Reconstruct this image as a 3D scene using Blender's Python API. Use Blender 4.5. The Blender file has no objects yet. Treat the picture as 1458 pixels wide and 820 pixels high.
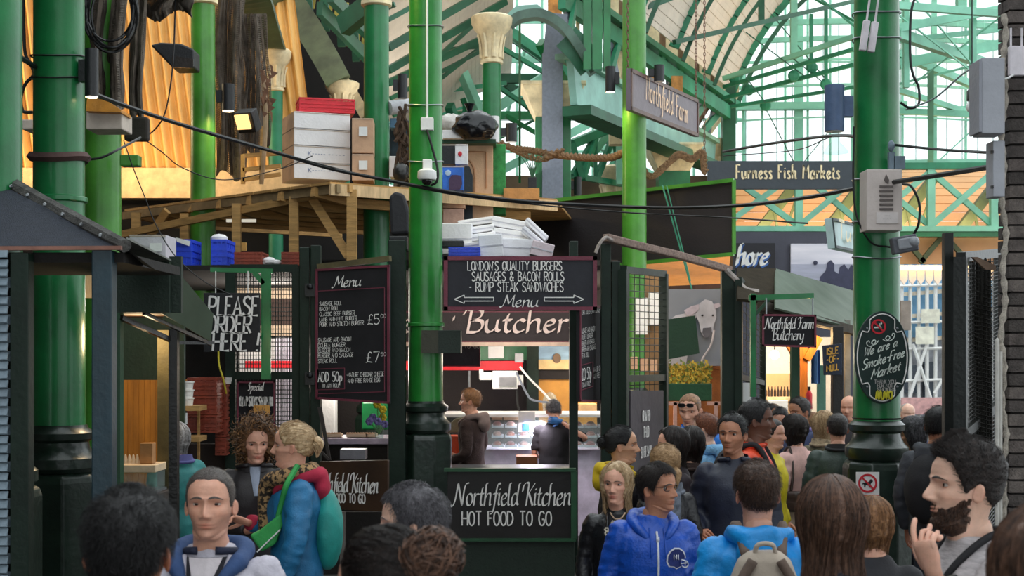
import bpy, bmesh, math, random
import numpy as np
from mathutils import Vector, Matrix, noise
from math import sin, cos, pi, radians, sqrt, exp, atan2

# ------------------------------------------------------------------ camera, sky, lights, exposure
SC = bpy.context.scene
COL = SC.collection
FPX, CX, HZ, EYE = 2000.0, 729.0, 500.0, 2.05      # focal length in pixels of the 1458x820 frame, principal column, horizon row, eye height (m)
cam_d = bpy.data.cameras.new('camera'); cam = bpy.data.objects.new('camera', cam_d); COL.objects.link(cam)
cam.location = (0, 0, EYE); cam.rotation_euler = (pi/2, 0, 0)
cam_d.sensor_width = 36.0; cam_d.lens = FPX/1458*36.0
cam_d.shift_y = (HZ-410)/1458.0
cam_d.clip_start = 0.1; cam_d.clip_end = 300
cam_d.dof.use_dof = True; cam_d.dof.focus_distance = 10.0; cam_d.dof.aperture_fstop = 7.1
SC.camera = cam
w = bpy.data.worlds.new('overcast_sky'); SC.world = w; w.use_nodes = True
_bg = w.node_tree.nodes['Background']
_bg.inputs[0].default_value = (0.90, 0.97, 1.0, 1); _bg.inputs[1].default_value = 1.05
SC.view_settings.view_transform = 'Standard'; SC.view_settings.look = 'None'
SC.view_settings.exposure = 0.88; SC.view_settings.gamma = 1.0; SC.view_settings.use_curve_mapping = False
random.seed(7)

def lamp(name, kind, loc, energy, color=(1, 1, 1), size=0.3, rot=(0, 0, 0), label=None, **kw):
    d = bpy.data.lights.new(name, kind); d.energy = energy; d.color = color
    if kind == 'AREA':
        d.shape = 'RECTANGLE'; d.size = size; d.size_y = kw.get('size_y', size)
    else:
        d.shadow_soft_size = size
    if kind == 'SPOT':
        d.spot_size = kw.get('angle', 1.6); d.spot_blend = .6
    o = bpy.data.objects.new(name, d); o.location = loc; o.rotation_euler = rot; COL.objects.link(o)
    return o

# ------------------------------------------------------------------ helpers
def W(px, py, Y):
    return Vector(((px-CX)/FPX*Y, Y, EYE-(py-HZ)/FPX*Y))
def S(n, Y): return n*Y/FPX
def lin(c):
    c = c/255.0
    return c/12.92 if c <= .04045 else ((c+.055)/1.055)**2.4
def rgb(h):
    if isinstance(h, str):
        h = h.lstrip('#'); h = (int(h[0:2], 16), int(h[2:4], 16), int(h[4:6], 16))
    return (lin(h[0]), lin(h[1]), lin(h[2]), 1.0)
_M = {}
def mat(name, col, rough=.6, metal=0., var=.25, scale=6., bump=.08, bscale=None, stretch=None, spec=.5, emit=0, ecol=None, sheen=0, col2=None, thresh=None, coat=0):
    """painted / cloth / wood surface: noise-varied colour, fine relief"""
    if name in _M: return _M[name]
    m = bpy.data.materials.new(name); m.use_nodes = True; _M[name] = m
    nt = m.node_tree; N = nt.nodes; L = nt.links; b = N['Principled BSDF']
    tc = N.new('ShaderNodeTexCoord'); mp = N.new('ShaderNodeMapping'); L.new(tc.outputs['Object'], mp.inputs[0])
    if stretch: mp.inputs['Scale'].default_value = stretch
    nz = N.new('ShaderNodeTexNoise'); nz.inputs['Scale'].default_value = scale; nz.inputs['Detail'].default_value = 6; nz.inputs['Roughness'].default_value = .6
    L.new(mp.outputs[0], nz.inputs['Vector'])
    cr = N.new('ShaderNodeValToRGB'); c = rgb(col)
    c2 = rgb(col2) if col2 else tuple(max(0, x*(1-var)) for x in c[:3])+(1,)
    c1 = c if col2 else tuple(min(1, x*(1+var*.6)) for x in c[:3])+(1,)
    e0, e1 = thresh if thresh else (.32, .68)
    cr.color_ramp.elements[0].position = e0; cr.color_ramp.elements[1].position = e1
    cr.color_ramp.elements[0].color = c2; cr.color_ramp.elements[1].color = c1
    L.new(nz.outputs[0], cr.inputs[0]); L.new(cr.outputs[0], b.inputs['Base Color'])
    b.inputs['Roughness'].default_value = rough; b.inputs['Metallic'].default_value = metal
    b.inputs['Specular IOR Level'].default_value = spec
    if coat: b.inputs['Coat Weight'].default_value = coat; b.inputs['Coat Roughness'].default_value = .15
    if sheen: b.inputs['Sheen Weight'].default_value = sheen
    if bump:
        n2 = N.new('ShaderNodeTexNoise'); n2.inputs['Scale'].default_value = bscale or scale*6; n2.inputs['Detail'].default_value = 4
        L.new(mp.outputs[0], n2.inputs['Vector'])
        bp = N.new('ShaderNodeBump'); bp.inputs['Strength'].default_value = min(1, bump*4); bp.inputs['Distance'].default_value = .01
        L.new(n2.outputs[0], bp.inputs['Height']); L.new(bp.outputs[0], b.inputs['Normal'])
    if emit:
        b.inputs['Emission Color'].default_value = rgb(ecol or col); b.inputs['Emission Strength'].default_value = emit
    return m
def glass(name, tint='#dfeee6', rough=.15, alpha=.35):
    if name in _M: return _M[name]
    m = bpy.data.materials.new(name); m.use_nodes = True; _M[name] = m
    nt = m.node_tree; N = nt.nodes; L = nt.links
    for n in list(N): N.remove(n)
    out = N.new('ShaderNodeOutputMaterial'); tr = N.new('ShaderNodeBsdfTransparent'); tr.inputs[0].default_value = rgb(tint)
    pb = N.new('ShaderNodeBsdfPrincipled'); pb.inputs['Base Color'].default_value = rgb(tint); pb.inputs['Roughness'].default_value = rough
    mx = N.new('ShaderNodeMixShader'); nz = N.new('ShaderNodeTexNoise'); nz.inputs['Scale'].default_value = 3
    tc = N.new('ShaderNodeTexCoord'); L.new(tc.outputs['Object'], nz.inputs['Vector'])
    mr = N.new('ShaderNodeMapRange'); mr.inputs['To Min'].default_value = alpha*.75; mr.inputs['To Max'].default_value = min(1, alpha*1.25)
    L.new(nz.outputs[0], mr.inputs[0]); L.new(mr.outputs[0], mx.inputs[0])
    L.new(tr.outputs[0], mx.inputs[1]); L.new(pb.outputs[0], mx.inputs[2]); L.new(mx.outputs[0], out.inputs[0])
    return m
def glow(name, col, strength):
    return mat(name, col, emit=strength, bump=0, var=.05)

class MB:
    def __init__(s): s.v = []; s.f = []; s.m = []
    def add(s, v, f, m=0):
        k = len(s.v); s.v.extend(tuple(p) for p in v); s.f.extend(tuple(i+k for i in q) for q in f); s.m.extend([m]*len(f)); return s
    def box(s, c, d, rz=0, rx=0, ry=0, m=0):
        x, y, z = d[0]/2, d[1]/2, d[2]/2
        R = Matrix.Rotation(rz, 3, 'Z') @ Matrix.Rotation(ry, 3, 'Y') @ Matrix.Rotation(rx, 3, 'X'); c = Vector(c)
        v = [c+R@Vector(p) for p in ((-x, -y, -z), (x, -y, -z), (x, y, -z), (-x, y, -z), (-x, -y, z), (x, -y, z), (x, y, z), (-x, y, z))]
        return s.add(v, [(0, 3, 2, 1), (4, 5, 6, 7), (0, 1, 5, 4), (1, 2, 6, 5), (2, 3, 7, 6), (3, 0, 4, 7)], m)
    def R(s, x0, y0, x1, y1, Y, d=.04, m=0):
        """axis aligned box whose front face covers a pixel rectangle at depth Y"""
        a, b = W(x0, y1, Y), W(x1, y0, Y)
        return s.box(((a.x+b.x)/2, Y+d/2, (a.z+b.z)/2), (abs(b.x-a.x), d, abs(b.z-a.z)), m=m)
    def beam(s, a, b, w_, h_=None, up=(0, 0, 1), m=0):
        a, b = Vector(a), Vector(b); h_ = h_ or w_; d = (b-a).normalized(); up = Vector(up)
        if abs(d.dot(up)) > .98: up = Vector((0, 1, 0))
        x = d.cross(up).normalized()*w_/2; z = x.cross(d).normalized()*h_/2
        v = [a-x-z, a+x-z, a+x+z, a-x+z, b-x-z, b+x-z, b+x+z, b-x+z]
        return s.add(v, [(0, 1, 2, 3), (7, 6, 5, 4), (0, 4, 5, 1), (1, 5, 6, 2), (2, 6, 7, 3), (3, 7, 4, 0)], m)
    def quad(s, a, b, c, d, t=.02, m=0):
        """plate with thickness from four corners"""
        P = [Vector(p) for p in (a, b, c, d)]; n = (P[1]-P[0]).cross(P[3]-P[0]).normalized()*t
        v = P+[p+n for p in P]
        return s.add(v, [(0, 3, 2, 1), (4, 5, 6, 7), (0, 1, 5, 4), (1, 2, 6, 5), (2, 3, 7, 6), (3, 0, 4, 7)], m)
    def tube(s, pts, r, n=8, m=0, cap=True):
        P = [Vector(p) for p in pts]; k = len(P); rr = r if hasattr(r, '__len__') else [r]*k
        t0 = (P[1]-P[0]).normalized(); nx = t0.cross(Vector((0, 0, 1)))
        if nx.length < .05: nx = t0.cross(Vector((0, 1, 0)))
        nx.normalize(); v = []
        for i in range(k):
            t = (P[min(k-1, i+1)]-P[max(0, i-1)]).normalized(); nx = (nx-t*nx.dot(t)).normalized(); ny = t.cross(nx)
            for j in range(n):
                a = 2*pi*j/n; v.append(P[i]+(nx*cos(a)+ny*sin(a))*rr[i])
        f = [(i*n+j, i*n+(j+1) % n, (i+1)*n+(j+1) % n, (i+1)*n+j) for i in range(k-1) for j in range(n)]
        if cap: f += [tuple(range(n-1, -1, -1)), tuple((k-1)*n+j for j in range(n))]
        return s.add(v, f, m)
    def lathe(s, prof, n=24, c=(0, 0, 0), m=0, oct_=False, rot=0):
        v = []; cx, cy, cz = c
        for r, z in prof:
            for j in range(n): a = 2*pi*(j+.5*oct_)/n+rot; v.append((cx+r*cos(a), cy+r*sin(a), cz+z))
        k = len(prof)
        f = [(i*n+j, i*n+(j+1) % n, (i+1)*n+(j+1) % n, (i+1)*n+j) for i in range(k-1) for j in range(n)]
        f += [tuple(range(n-1, -1, -1)), tuple((k-1)*n+j for j in range(n))]
        return s.add(v, f, m)
    def prism(s, poly, y0, y1, m=0):
        """polygon of (x, z), extruded along y"""
        k = len(poly)
        A = sum(poly[i][0]*poly[(i+1) % k][1]-poly[(i+1) % k][0]*poly[i][1] for i in range(k))
        if A < 0: poly = poly[::-1]
        v = [(x, y0, z) for x, z in poly]+[(x, y1, z) for x, z in poly]
        f = [tuple(range(k)), tuple(range(2*k-1, k-1, -1))]+[(i, i+k, (i+1) % k+k, (i+1) % k) for i in range(k)]
        return s.add(v, f, m)
    def post(s, x0, x1, y0, Y, d=.06, m=0):
        """upright box from a pixel span and top row down to the floor"""
        a, b = W(x0, y0, Y), W(x1, y0, Y); return s.box(((a.x+b.x)/2, Y+d/2, a.z/2), (b.x-a.x, d, a.z), m=m)
    def PP(s, pts, Y, d=.03, m=0):
        """prism from a pixel outline at depth Y (thickness goes back)"""
        return s.prism([(W(x, y, Y).x, W(x, y, Y).z) for x, y in pts], Y, Y+d, m)
    def grid(s, fn, nu, nv, closed=False, m=0):
        v = [fn(i/(nu-(0 if closed else 1)), j/(nv-1)) for j in range(nv) for i in range(nu)]
        f = [(j*nu+i, j*nu+(i+1) % nu, (j+1)*nu+(i+1) % nu, (j+1)*nu+i) for j in range(nv-1) for i in range(nu if closed else nu-1)]
        return s.add(v, f, m)
    def ball(s, c, r, nu=14, nv=9, m=0):
        rx, ry, rz = r if hasattr(r, '__len__') else (r, r, r)
        return s.grid(lambda u, t: (c[0]+rx*cos(2*pi*u)*sin(pi*min(max(t, .002), .998)), c[1]+ry*sin(2*pi*u)*sin(pi*min(max(t, .002), .998)), c[2]-rz*cos(pi*t)), nu, nv, True, m)
    def build(s, name, mats, parent=None, smooth=False, bevel=0, stuff=False, solid=0, shift=True):
        me = bpy.data.meshes.new(name); me.from_pydata(s.v, [], s.f)
        o = bpy.data.objects.new(name, me); COL.objects.link(o)
        for q in (mats if isinstance(mats, (list, tuple)) else [mats]): me.materials.append(q)
        if any(s.m): me.polygons.foreach_set('material_index', s.m)
        if smooth:
            me.polygons.foreach_set('use_smooth', [True]*len(me.polygons))
            if smooth != 2:
                try: me.set_sharp_from_angle(angle=radians(42))
                except Exception: pass
        if bevel:
            b = o.modifiers.new('bevel', 'BEVEL'); b.width = bevel; b.segments = 2; b.limit_method = 'ANGLE'
        if parent is not None: attach(o, parent)
        elif shift and s.v:
            a = np.array(s.v); c = (a.min(0)+a.max(0))/2; c[2] = a[:, 2].min()
            me.transform(Matrix.Translation(-Vector(c))); o.location = c
        if stuff: o['kind'] = 'stuff'
        return o
_base = {}
def attach(o, p):
    o.parent = p
    if p.name in _base: o.matrix_parent_inverse = _base[p.name].inverted()
    elif p.parent is not None or p.type == 'MESH':
        q = p; mtx = Matrix.Identity(4); chain = []
        while q is not None: chain.append(q); q = q.parent
        for q in reversed(chain): mtx = mtx @ q.matrix_parent_inverse @ Matrix.LocRotScale(q.location, q.rotation_euler, q.scale)
        o.matrix_parent_inverse = mtx.inverted()
def tag(o, label, cat, group=None):
    o['label'] = label; o['category'] = cat
    if group: o['group'] = group
    return o
def thing(name, label, cat, loc=(0, 0, 0), group=None, rz=0):
    o = bpy.data.objects.new(name, None); COL.objects.link(o); o.empty_display_size = .1
    o.location = loc; o.rotation_euler = (0, 0, rz)
    _base[o.name] = Matrix.Translation(Vector(loc)) @ Matrix.Rotation(rz, 4, 'Z')
    return tag(o, label, cat, group)
def struct(o): o['kind'] = 'structure'; return o
def sroot(name, loc=(0, 0, 0)):
    o = bpy.data.objects.new(name, None); COL.objects.link(o); o.location = loc; o['kind'] = 'structure'
    _base[o.name] = Matrix.Translation(Vector(loc)); return o
def dup(root, loc, label=None, rz=None):
    r = root.copy(); COL.objects.link(r); r.location = loc
    if rz is not None: r.rotation_euler = (0, 0, rz)
    if label: r['label'] = label
    for ch in list(root.children):
        c = ch.copy(); COL.objects.link(c); c.parent = r
        for g in ch.children:
            d = g.copy(); COL.objects.link(d); d.parent = c
    return r
def sag(a, b, s_, n=14):
    a, b = Vector(a), Vector(b)
    return [a.lerp(b, i/n)-Vector((0, 0, s_*4*(i/n)*(1-i/n))) for i in range(n+1)]
def smooth_path(pts, k=6):
    P = [Vector(p) for p in pts]; P = [P[0]*2-P[1]]+P+[P[-1]*2-P[-2]]; out = []
    for i in range(1, len(P)-2):
        for j in range(k):
            t = j/k; a, b, c, d = P[i-1], P[i], P[i+1], P[i+2]
            out.append(.5*((2*b)+(c-a)*t+(2*a-5*b+4*c-d)*t*t+(3*b-a-3*c+d)*t**3))
    out.append(P[-2]); return out

# ------------------------------------------------------------------ stroke lettering
_F = {
'A': (5, '0,0 2.5,10 5,0|1,3.5 4,3.5'), 'B': (5, '0,0 0,10|~0,10 3.5,9.6 4.2,7.8 3,5.6 0,5.2|~0,5.2 3.8,4.8 4.8,2.6 3.8,.4 0,0'),
'C': (5, '~4.8,8.2 3.6,9.8 1.4,9.2 0,5 1.2,.8 3.6,.2 4.8,1.8'), 'D': (5, '0,0 0,10|~0,10 3,9.2 4.8,5 3,.8 0,0'),
'E': (4, '4,10 0,10 0,0 4,0|0,5.2 3,5.2'), 'F': (4, '4,10 0,10 0,0|0,5.2 3,5.2'),
'G': (5, '~4.8,8.2 3.6,9.8 1.4,9.2 0,5 1.2,.8 3.4,.2 4.8,2 4.8,4.4|4.8,4.4 2.8,4.4'), 'H': (5, '0,0 0,10|5,0 5,10|0,5 5,5'),
'I': (.6, '.3,0 .3,10'), 'J': (3.4, '~3,10 3,3 2.4,.6 1,.2 0,1.6'), 'K': (4.8, '0,0 0,10|4.6,10 0,4.6|1.2,5.6 4.8,0'), 'L': (4, '0,10 0,0 4,0'),
'M': (6, '0,0 .6,10 3,3 5.4,10 6,0'), 'N': (5, '0,0 0,10 5,0 5,10'), 'O': (5, '~2.5,10 .6,8.4 0,5 .6,1.6 2.5,0 4.4,1.6 5,5 4.4,8.4 2.5,10'),
'P': (4.6, '0,0 0,10|~0,10 3.8,9.6 4.6,7.4 3.6,5 0,4.6'), 'Q': (5, '~2.5,10 .6,8.4 0,5 .6,1.6 2.5,0 4.4,1.6 5,5 4.4,8.4 2.5,10|3,3 5.2,-.6'),
'R': (4.8, '0,0 0,10|~0,10 3.8,9.6 4.6,7.4 3.6,5 0,4.6|1.6,4.6 4.8,0'), 'S': (4.6, '~4.4,8.4 3.2,9.9 1,9.4 .3,7.4 1.6,5.6 3.6,4.4 4.6,2.4 3.4,.3 1.2,.1 0,1.6'),
'T': (5, '0,10 5,10|2.5,10 2.5,0'), 'U': (5, '~0,10 0,3 1,.6 2.5,0 4,.6 5,3 5,10'), 'V': (5, '0,10 2.5,0 5,10'), 'W': (7, '0,10 1.8,0 3.5,8 5.2,0 7,10'),
'X': (5, '0,0 5,10|0,10 5,0'), 'Y': (5, '0,10 2.5,5 5,10|2.5,5 2.5,0'), 'Z': (4.6, '0,10 4.6,10 0,0 4.6,0'),
'0': (4.4, '~2.2,10 .5,8 0,5 .5,2 2.2,0 3.9,2 4.4,5 3.9,8 2.2,10'), '1': (2, '.4,8 1.6,10 1.6,0'), '5': (4.4, '4.2,10 .6,10 .3,5.6|~.3,5.6 2.4,6.2 4.2,4.4 4,1.4 2,0 0,1'),
'7': (4.4, '0,10 4.4,10 1.6,0'), '3': (4, '~.2,9 2,10 3.8,8 2,5.4 4,3 2.4,0 0,1'), '2': (4, '~.2,8.4 2,10 3.8,8 3,5 0,0|0,0 4,0'),
'6': (4.2, '~3.8,9.6 1.4,7.6 .2,3.6 1,.6 2.8,.1 4,2.4 3,4.8 .8,4.4'), '8': (4, '~2,5.2 .4,7.6 2,10 3.6,7.6 2,5.2 .2,2.6 2,0 3.8,2.6 2,5.2'), '4': (4.4, '3.2,0 3.2,10 0,3 4.4,3'), '9': (4.2, '~4,6 2.4,5 .4,6.4 .8,9.4 2.6,10 4,8 3.6,3 1.4,0'),
'£': (4.8, '~4.6,8.6 3.4,10 2,8.6 1.8,5 1.2,1 0,.2|~0,.2 2,.8 4.8,.2|.4,4.6 3.6,4.6'), '&': (5.4, '~5.2,0 1,7.6 2,10 3.4,8.4 .4,3.4 1,.4 3,.4 5.2,4.4'),
'!': (1.4, '1.2,10 .6,3|.4,.6 .5,0'), "'": (1, '.6,10 .2,8'), '-': (3.4, '.4,4.6 3,4.6'), '.': (1, '.3,.5 .4,0'), ' ': (3.6, ''),
'a': (4.8, '~4,5.2 2,5.6 .3,3.4 .6,.5 2,.2 3.8,2.6|~4,5.6 3.7,2 4.1,.2 4.9,.8'), 'b': (4.4, '~.2,10 .2,5 .4,1 2,0 3.9,2.2 3.7,4.8 2.4,5.6 .4,3.4'),
'c': (3.8, '~3.6,4.8 2,5.6 .3,3.2 .8,.5 2.2,.1 3.7,1.2'), 'd': (4.8, '~3.9,4.6 2,5.6 .3,3.4 .6,.5 2,.2 3.8,2.6|~5,9.8 4.3,9.6 3.8,5 3.8,1.4 4.8,.4'),
'e': (4, '~.4,2.8 2.4,3.2 3.4,4.4 2.4,5.6 .8,4.4 .3,2.2 1.2,.2 2.6,.3 3.9,1.6'), 'f': (3.2, '~4.4,9.6 3.2,10 2.2,7.6 1.6,0 .8,-3.2 -.6,-3.6|.4,5.4 3.2,5.4'),
'g': (4.6, '~4,5.2 2,5.6 .3,3.4 .8,.8 2.2,.8 3.8,3|~4,5.6 3.8,0 2.8,-3.4 .8,-3.4 0,-2'), 'h': (4.8, '~1.2,9.8 .4,9.6 .4,5 .3,0|~.4,3 2,5.4 3.6,5.2 3.7,2 4,.2 4.9,.8'),
'i': (1.6, '~0,4.8 .6,5.4 .6,1.2 1.4,.3|.7,7.6 .9,7.2'), 'k': (4.4, '.4,10 .3,0|~.4,2.8 2.6,5.6 3.4,4.4 .8,2.8|1,2.8 4.2,0'), 'l': (1.8, '~1.2,9.8 .4,9.4 .4,1.4 1.4,.2'),
'm': (7, '~0,5 .6,5.2 .5,0|~.6,3.4 2,5.5 3,5 3,0|~3.1,3.4 4.6,5.5 5.8,5 5.8,1 6.8,.4'), 'n': (4.8, '~0,5 .6,5.2 .5,0|~.6,3.2 2.4,5.5 3.7,5 3.7,1.2 4.8,.4'),
'o': (4.2, '~2,5.6 .5,4.4 .3,1.8 1.8,.1 3.6,1.2 3.8,4 2,5.6'), 'p': (4.6, '~0,5 .7,5.2 .6,0 .4,-4|~.7,3.2 2.4,5.5 4,3.8 3.4,.8 1.8,.1 .6,1.2'),
'r': (3.2, '~0,5 .6,5.2 .5,0|~.6,3.4 1.8,5.3 3.2,5'), 's': (3.4, '~3,4.8 1.8,5.6 .5,4.6 2.6,2.2 2.4,.2 .2,.6'), 't': (3, '~1.6,8 1.2,5 1.2,1.2 2.2,.1 3,.8|.2,5.4 2.8,5.4'),
'u': (4.8, '~.2,5.4 .3,1.4 1.6,.1 3.6,2|~3.8,5.5 3.7,1.4 4.8,.4'), 'w': (6.4, '~0,5.4 .8,.4 3,4.6 3.8,.3 6,5.4'), 'y': (4.6, '~.2,5.4 .4,1.6 2,.4 3.7,2.4|~4,5.5 3.7,0 2.6,-3.4 .6,-3.4'),
'K*': (5, '~-2.4,6.4 -2,9 0,10.4 1.3,9.8|1.3,10 .7,0|~5.2,10 3,7.2 1.1,5|1.8,5.6 5,0'), 'N*': (7, '~-2.4,.4 -1.2,-.2 .2,3 1,10|1,10 5,0|~5,0 5.4,7 6.4,9.8 8,10'),
'M*': (7, '~-2,.6 -1,-.2 .4,3 1.2,10|1.2,10 3.4,2.6 6,10|~6,10 6,1.6 7.2,.3'), 'B*': (5.4, '~-1.6,8 -.6,10 .8,9.8|.8,10 .4,0|~.6,10 3.8,10 4.4,7.6 2.6,5.6 .8,5.4|~.8,5.4 4.4,5 5,2.4 3.4,.2 .4,0'),
'F*': (5, '~-1.4,8.6 0,10.2 2,9.6 5,10|~2,9.6 1.8,4 .6,0 -.6,.2|.8,5.2 3.8,5.4'), 'S*': (4.6, '~4.6,8 3.6,10 1.4,9.4 .9,7.2 2.8,5 3.8,2.4 2.4,.2 0,.8'),
}
def letters(text, height, xs=1.0, nib=None, mono=None, slant=0., gap=1.3, seed=0):
    """strokes of a text as flat ribbons; returns list of polylines [(x,z)..] and total width; cap height = height"""
    x = 0; out = []; k = height/10.0; i = 0; rnd = random.Random(seed)
    while i < len(text):
        ch = text[i]; i += 1
        if i < len(text) and text[i] == '*': ch += '*'; i += 1
        wd, sp = _F.get(ch, _F[' '])
        for st in sp.split('|'):
            if not st: continue
            sm = st[0] == '~'; pts = [tuple(float(q) for q in p.split(',')) for p in st.lstrip('~').split()]
            if sm: pts = [(p.x, p.y) for p in smooth_path([(a, b, 0) for a, b in pts], 4)]
            out.append([((x+a)*xs*k+b*k*slant, b*k) for a, b in pts])
        x += wd+gap
    return out, (x-gap)*xs*k
def write(mb, text, org, ux, height, xs=1., nib=None, mono=None, slant=0., gap=1.3, width=None, align='l', seed=0, rise=0., off=.003):
    """add lettering to mb. org: bottom-left 3-D point of the baseline, ux: unit vector along the baseline; letters stand along z, raised a little off the board"""
    org = Vector(org); ux = Vector(ux).normalized(); up = Vector((0, 0, 1)); n = ux.cross(up)   # toward the reader
    polys, wd = letters(text, height, xs, slant=slant, gap=gap, seed=seed)
    f = (width/wd) if width else 1.
    if width: wd = width
    sh = {'l': 0, 'c': -wd/2, 'r': -wd}[align]
    for pl in polys:
        pl = [(a*f+sh, b+rise*(a*f)) for a, b in pl]; k = len(pl); v = []
        for i, (a, b) in enumerate(pl):
            if nib:
                dx, dz = nib*.5*cos(.7), nib*.5*sin(.7)
            else:
                p, q = pl[max(0, i-1)], pl[min(k-1, i+1)]; tx, tz = q[0]-p[0], q[1]-p[1]; l = sqrt(tx*tx+tz*tz) or 1
                dx, dz = -tz/l*mono/2, tx/l*mono/2
            for s in (-1, 1): v.append(org+ux*(a+s*dx)+up*(b+s*dz)+n*(off+.0004*(i % 2)*0))
        mb.add(v, [(2*i, 2*i+1, 2*i+3, 2*i+2) for i in range(k-1)])
        if nib:   # hairline so that strokes along the nib keep a width
            v = []
            for i, (a, b) in enumerate(pl):
                for s in (-1, 1): v.append(org+ux*(a-s*nib*.1)+up*(b+s*nib*.12)+n*(off+.0005))
            mb.add(v, [(2*i, 2*i+1, 2*i+3, 2*i+2) for i in range(k-1)])
    return mb
def font_text(name, text, loc, size, m, parent, rz=0, xs=1., bold=0., align='CENTER', ext=.004):
    c = bpy.data.curves.new(name, 'FONT'); c.body = text; c.size = size; c.align_x = align; c.align_y = 'CENTER'; c.offset = bold; c.extrude = ext
    o = bpy.data.objects.new(name, c); COL.objects.link(o); c.materials.append(m)
    me = bpy.data.meshes.new_from_object(o); bpy.data.objects.remove(o)
    me.transform(Matrix.LocRotScale(Vector(loc), Matrix.Rotation(rz, 3, 'Z') @ Matrix.Rotation(pi/2, 3, 'X'), Vector((xs, 1, 1))))
    me.materials.clear(); me.materials.append(m)
    o = bpy.data.objects.new(name, me); COL.objects.link(o); attach(o, parent); return o
# ------------------------------------------------------------------ materials
GREEN = mat('gloss green paint', '#10703A', .38, var=.3, scale=3, bump=.05, bscale=30, coat=.25)
GREEN_D = mat('dark green paint', '#1E4A2E', .45, var=.3, scale=4, bump=.06)
GREEN_L = mat('light green paint', '#458A2C', .4, var=.3, scale=3, bump=.05, bscale=30, coat=.2)
TRUSS = mat('green roof steel', '#2C8560', .5, var=.35, scale=2, bump=.04)
TRUSS_D = mat('deep green roof steel', '#1F5B3F', .5, var=.4, scale=2, bump=.04)
GREEN_B = mat('bright green paint', '#23822F', .38, var=.3, scale=3, bump=.05, bscale=30, coat=.25)
TRUSS_F = mat('hazed green far steel', '#86C9AC', .5, var=.3, scale=1, bump=0)  # paled so that veiling haze sits in the colour of far steel
TEAL = mat('pale teal girder paint', '#86B5A8', .45, var=.25, scale=2, bump=.04)
POST = mat('bottle green post paint', '#12241A', .5, var=.35, scale=5, bump=.06, spec=.3)
TEALP = mat('dark teal post paint', '#15323D', .45, var=.3, scale=5, bump=.06)
IRON = mat('black plinth paint', '#1A2A21', .35, var=.4, scale=6, bump=.1, bscale=20, coat=.2)
CREAM = mat('cream capital paint', '#E9D7AE', .6, var=.3, scale=5, bump=.08)
GREY = mat('grey trunking paint', '#7B8290', .5, var=.15, scale=20, bump=.05)
BLACK = mat('black plastic', '#17181B', .45, var=.3, scale=8)
DARK = mat('void black wall', '#14110F', .9, var=.5, scale=2, bump=.1)  # near-black; carries the darkness of voids in its colour
TIMB = mat('sawn timber', '#B98F55', .75, var=.35, scale=3, bump=.1, stretch=(1, 1, 8))
TIMB_L = mat('pale sawn timber', '#D9B88A', .75, var=.25, scale=3, bump=.1, stretch=(6, 1, 1))
BOARD_W = mat('cream roof boards', '#E6D8C6', .7, var=.12, scale=2, bump=.04)
CORR = mat('cream corrugated sheet', '#E2AE62', .55, var=.2, scale=1.5, bump=.04)
ORW = mat('warm plywood', '#B8741F', .65, var=.35, scale=2.5, bump=.06, stretch=(4, 4, 1))
BRICK = [mat('sooty brick '+str(i), c, .9, var=.45, scale=14, bump=.25) for i, c in enumerate(('#625955', '#524B48', '#6D645F', '#48423F'))]
MORT = mat('dark mortar', '#2E2927', .95, var=.4, scale=20, bump=.2)
PAVE = mat('worn paving', '#4A4744', .8, var=.3, scale=2, bump=.1)
CABLE = mat('black cable', '#101113', .5, var=.2, bump=0)
WHITEP = mat('white paint', '#E8E8E6', .5, var=.08, scale=4)
STEEL = mat('dull steel', '#8F9396', .35, metal=.8, var=.2, scale=8)
ROPE = mat('tan rope', '#8A6A4A', .9, var=.5, scale=40, bump=.3)
CHALK = mat('chalkboard black', '#19161A', .85, var=.35, scale=4, bump=.04)
CHALKW = mat('white chalk paint', '#E9E6E2', .9, var=.1, scale=30, bump=0)
CHALKG = mat('greyed chalk', '#A9A6A3', .9, var=.25, scale=30, bump=0)
MAROON = mat('maroon frame paint', '#6E2A3C', .55, var=.25, scale=8)
NET = mat('old fishing net', '#5E544A', .95, var=.5, scale=8, bump=0)
WIRE = mat('galvanised mesh wire', '#3E423E', .5, metal=.3, var=.2, bump=0)
SKYGL = glass('roof glazing', '#FAFDFC', .3, .06)
AWNGL = glass('dusty awning glass', '#62725F', .45, .6)
CLEAR = glass('clear counter glass', '#EAF4F2', .05, .14)

# ------------------------------------------------------------------ floor
fl = MB(); fl.box((0, 24, -.1), (70, 70, .2)); struct(fl.build('floor', PAVE))

# ------------------------------------------------------------------ unseen dark hall roof with skylight, flank and rear wall, added to deepen contrast
HALL_DARK = mat('dark hall lining', '#3A3733', .9, var=.3, scale=1)
for i, (x0, x1, y0, y1) in enumerate(((-16, -4.2, -4, 14.5), (4.2, 16, -4, 9.0), (-16, -6.2, 14.5, 21))):
    b = MB(); b.box(((x0+x1)/2, (y0+y1)/2, 8.3), (x1-x0, y1-y0, .2)); struct(b.build('ceiling_unseen', HALL_DARK))
b = MB(); b.box((-10.6, 6, 4.1), (.3, 32, 8.3)); struct(b.build('wall_left_unseen', HALL_DARK))
b = MB(); b.box((0, -4.2, 6.8), (32, .3, 3.2)); struct(b.build('wall_rear_unseen', HALL_DARK))
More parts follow.
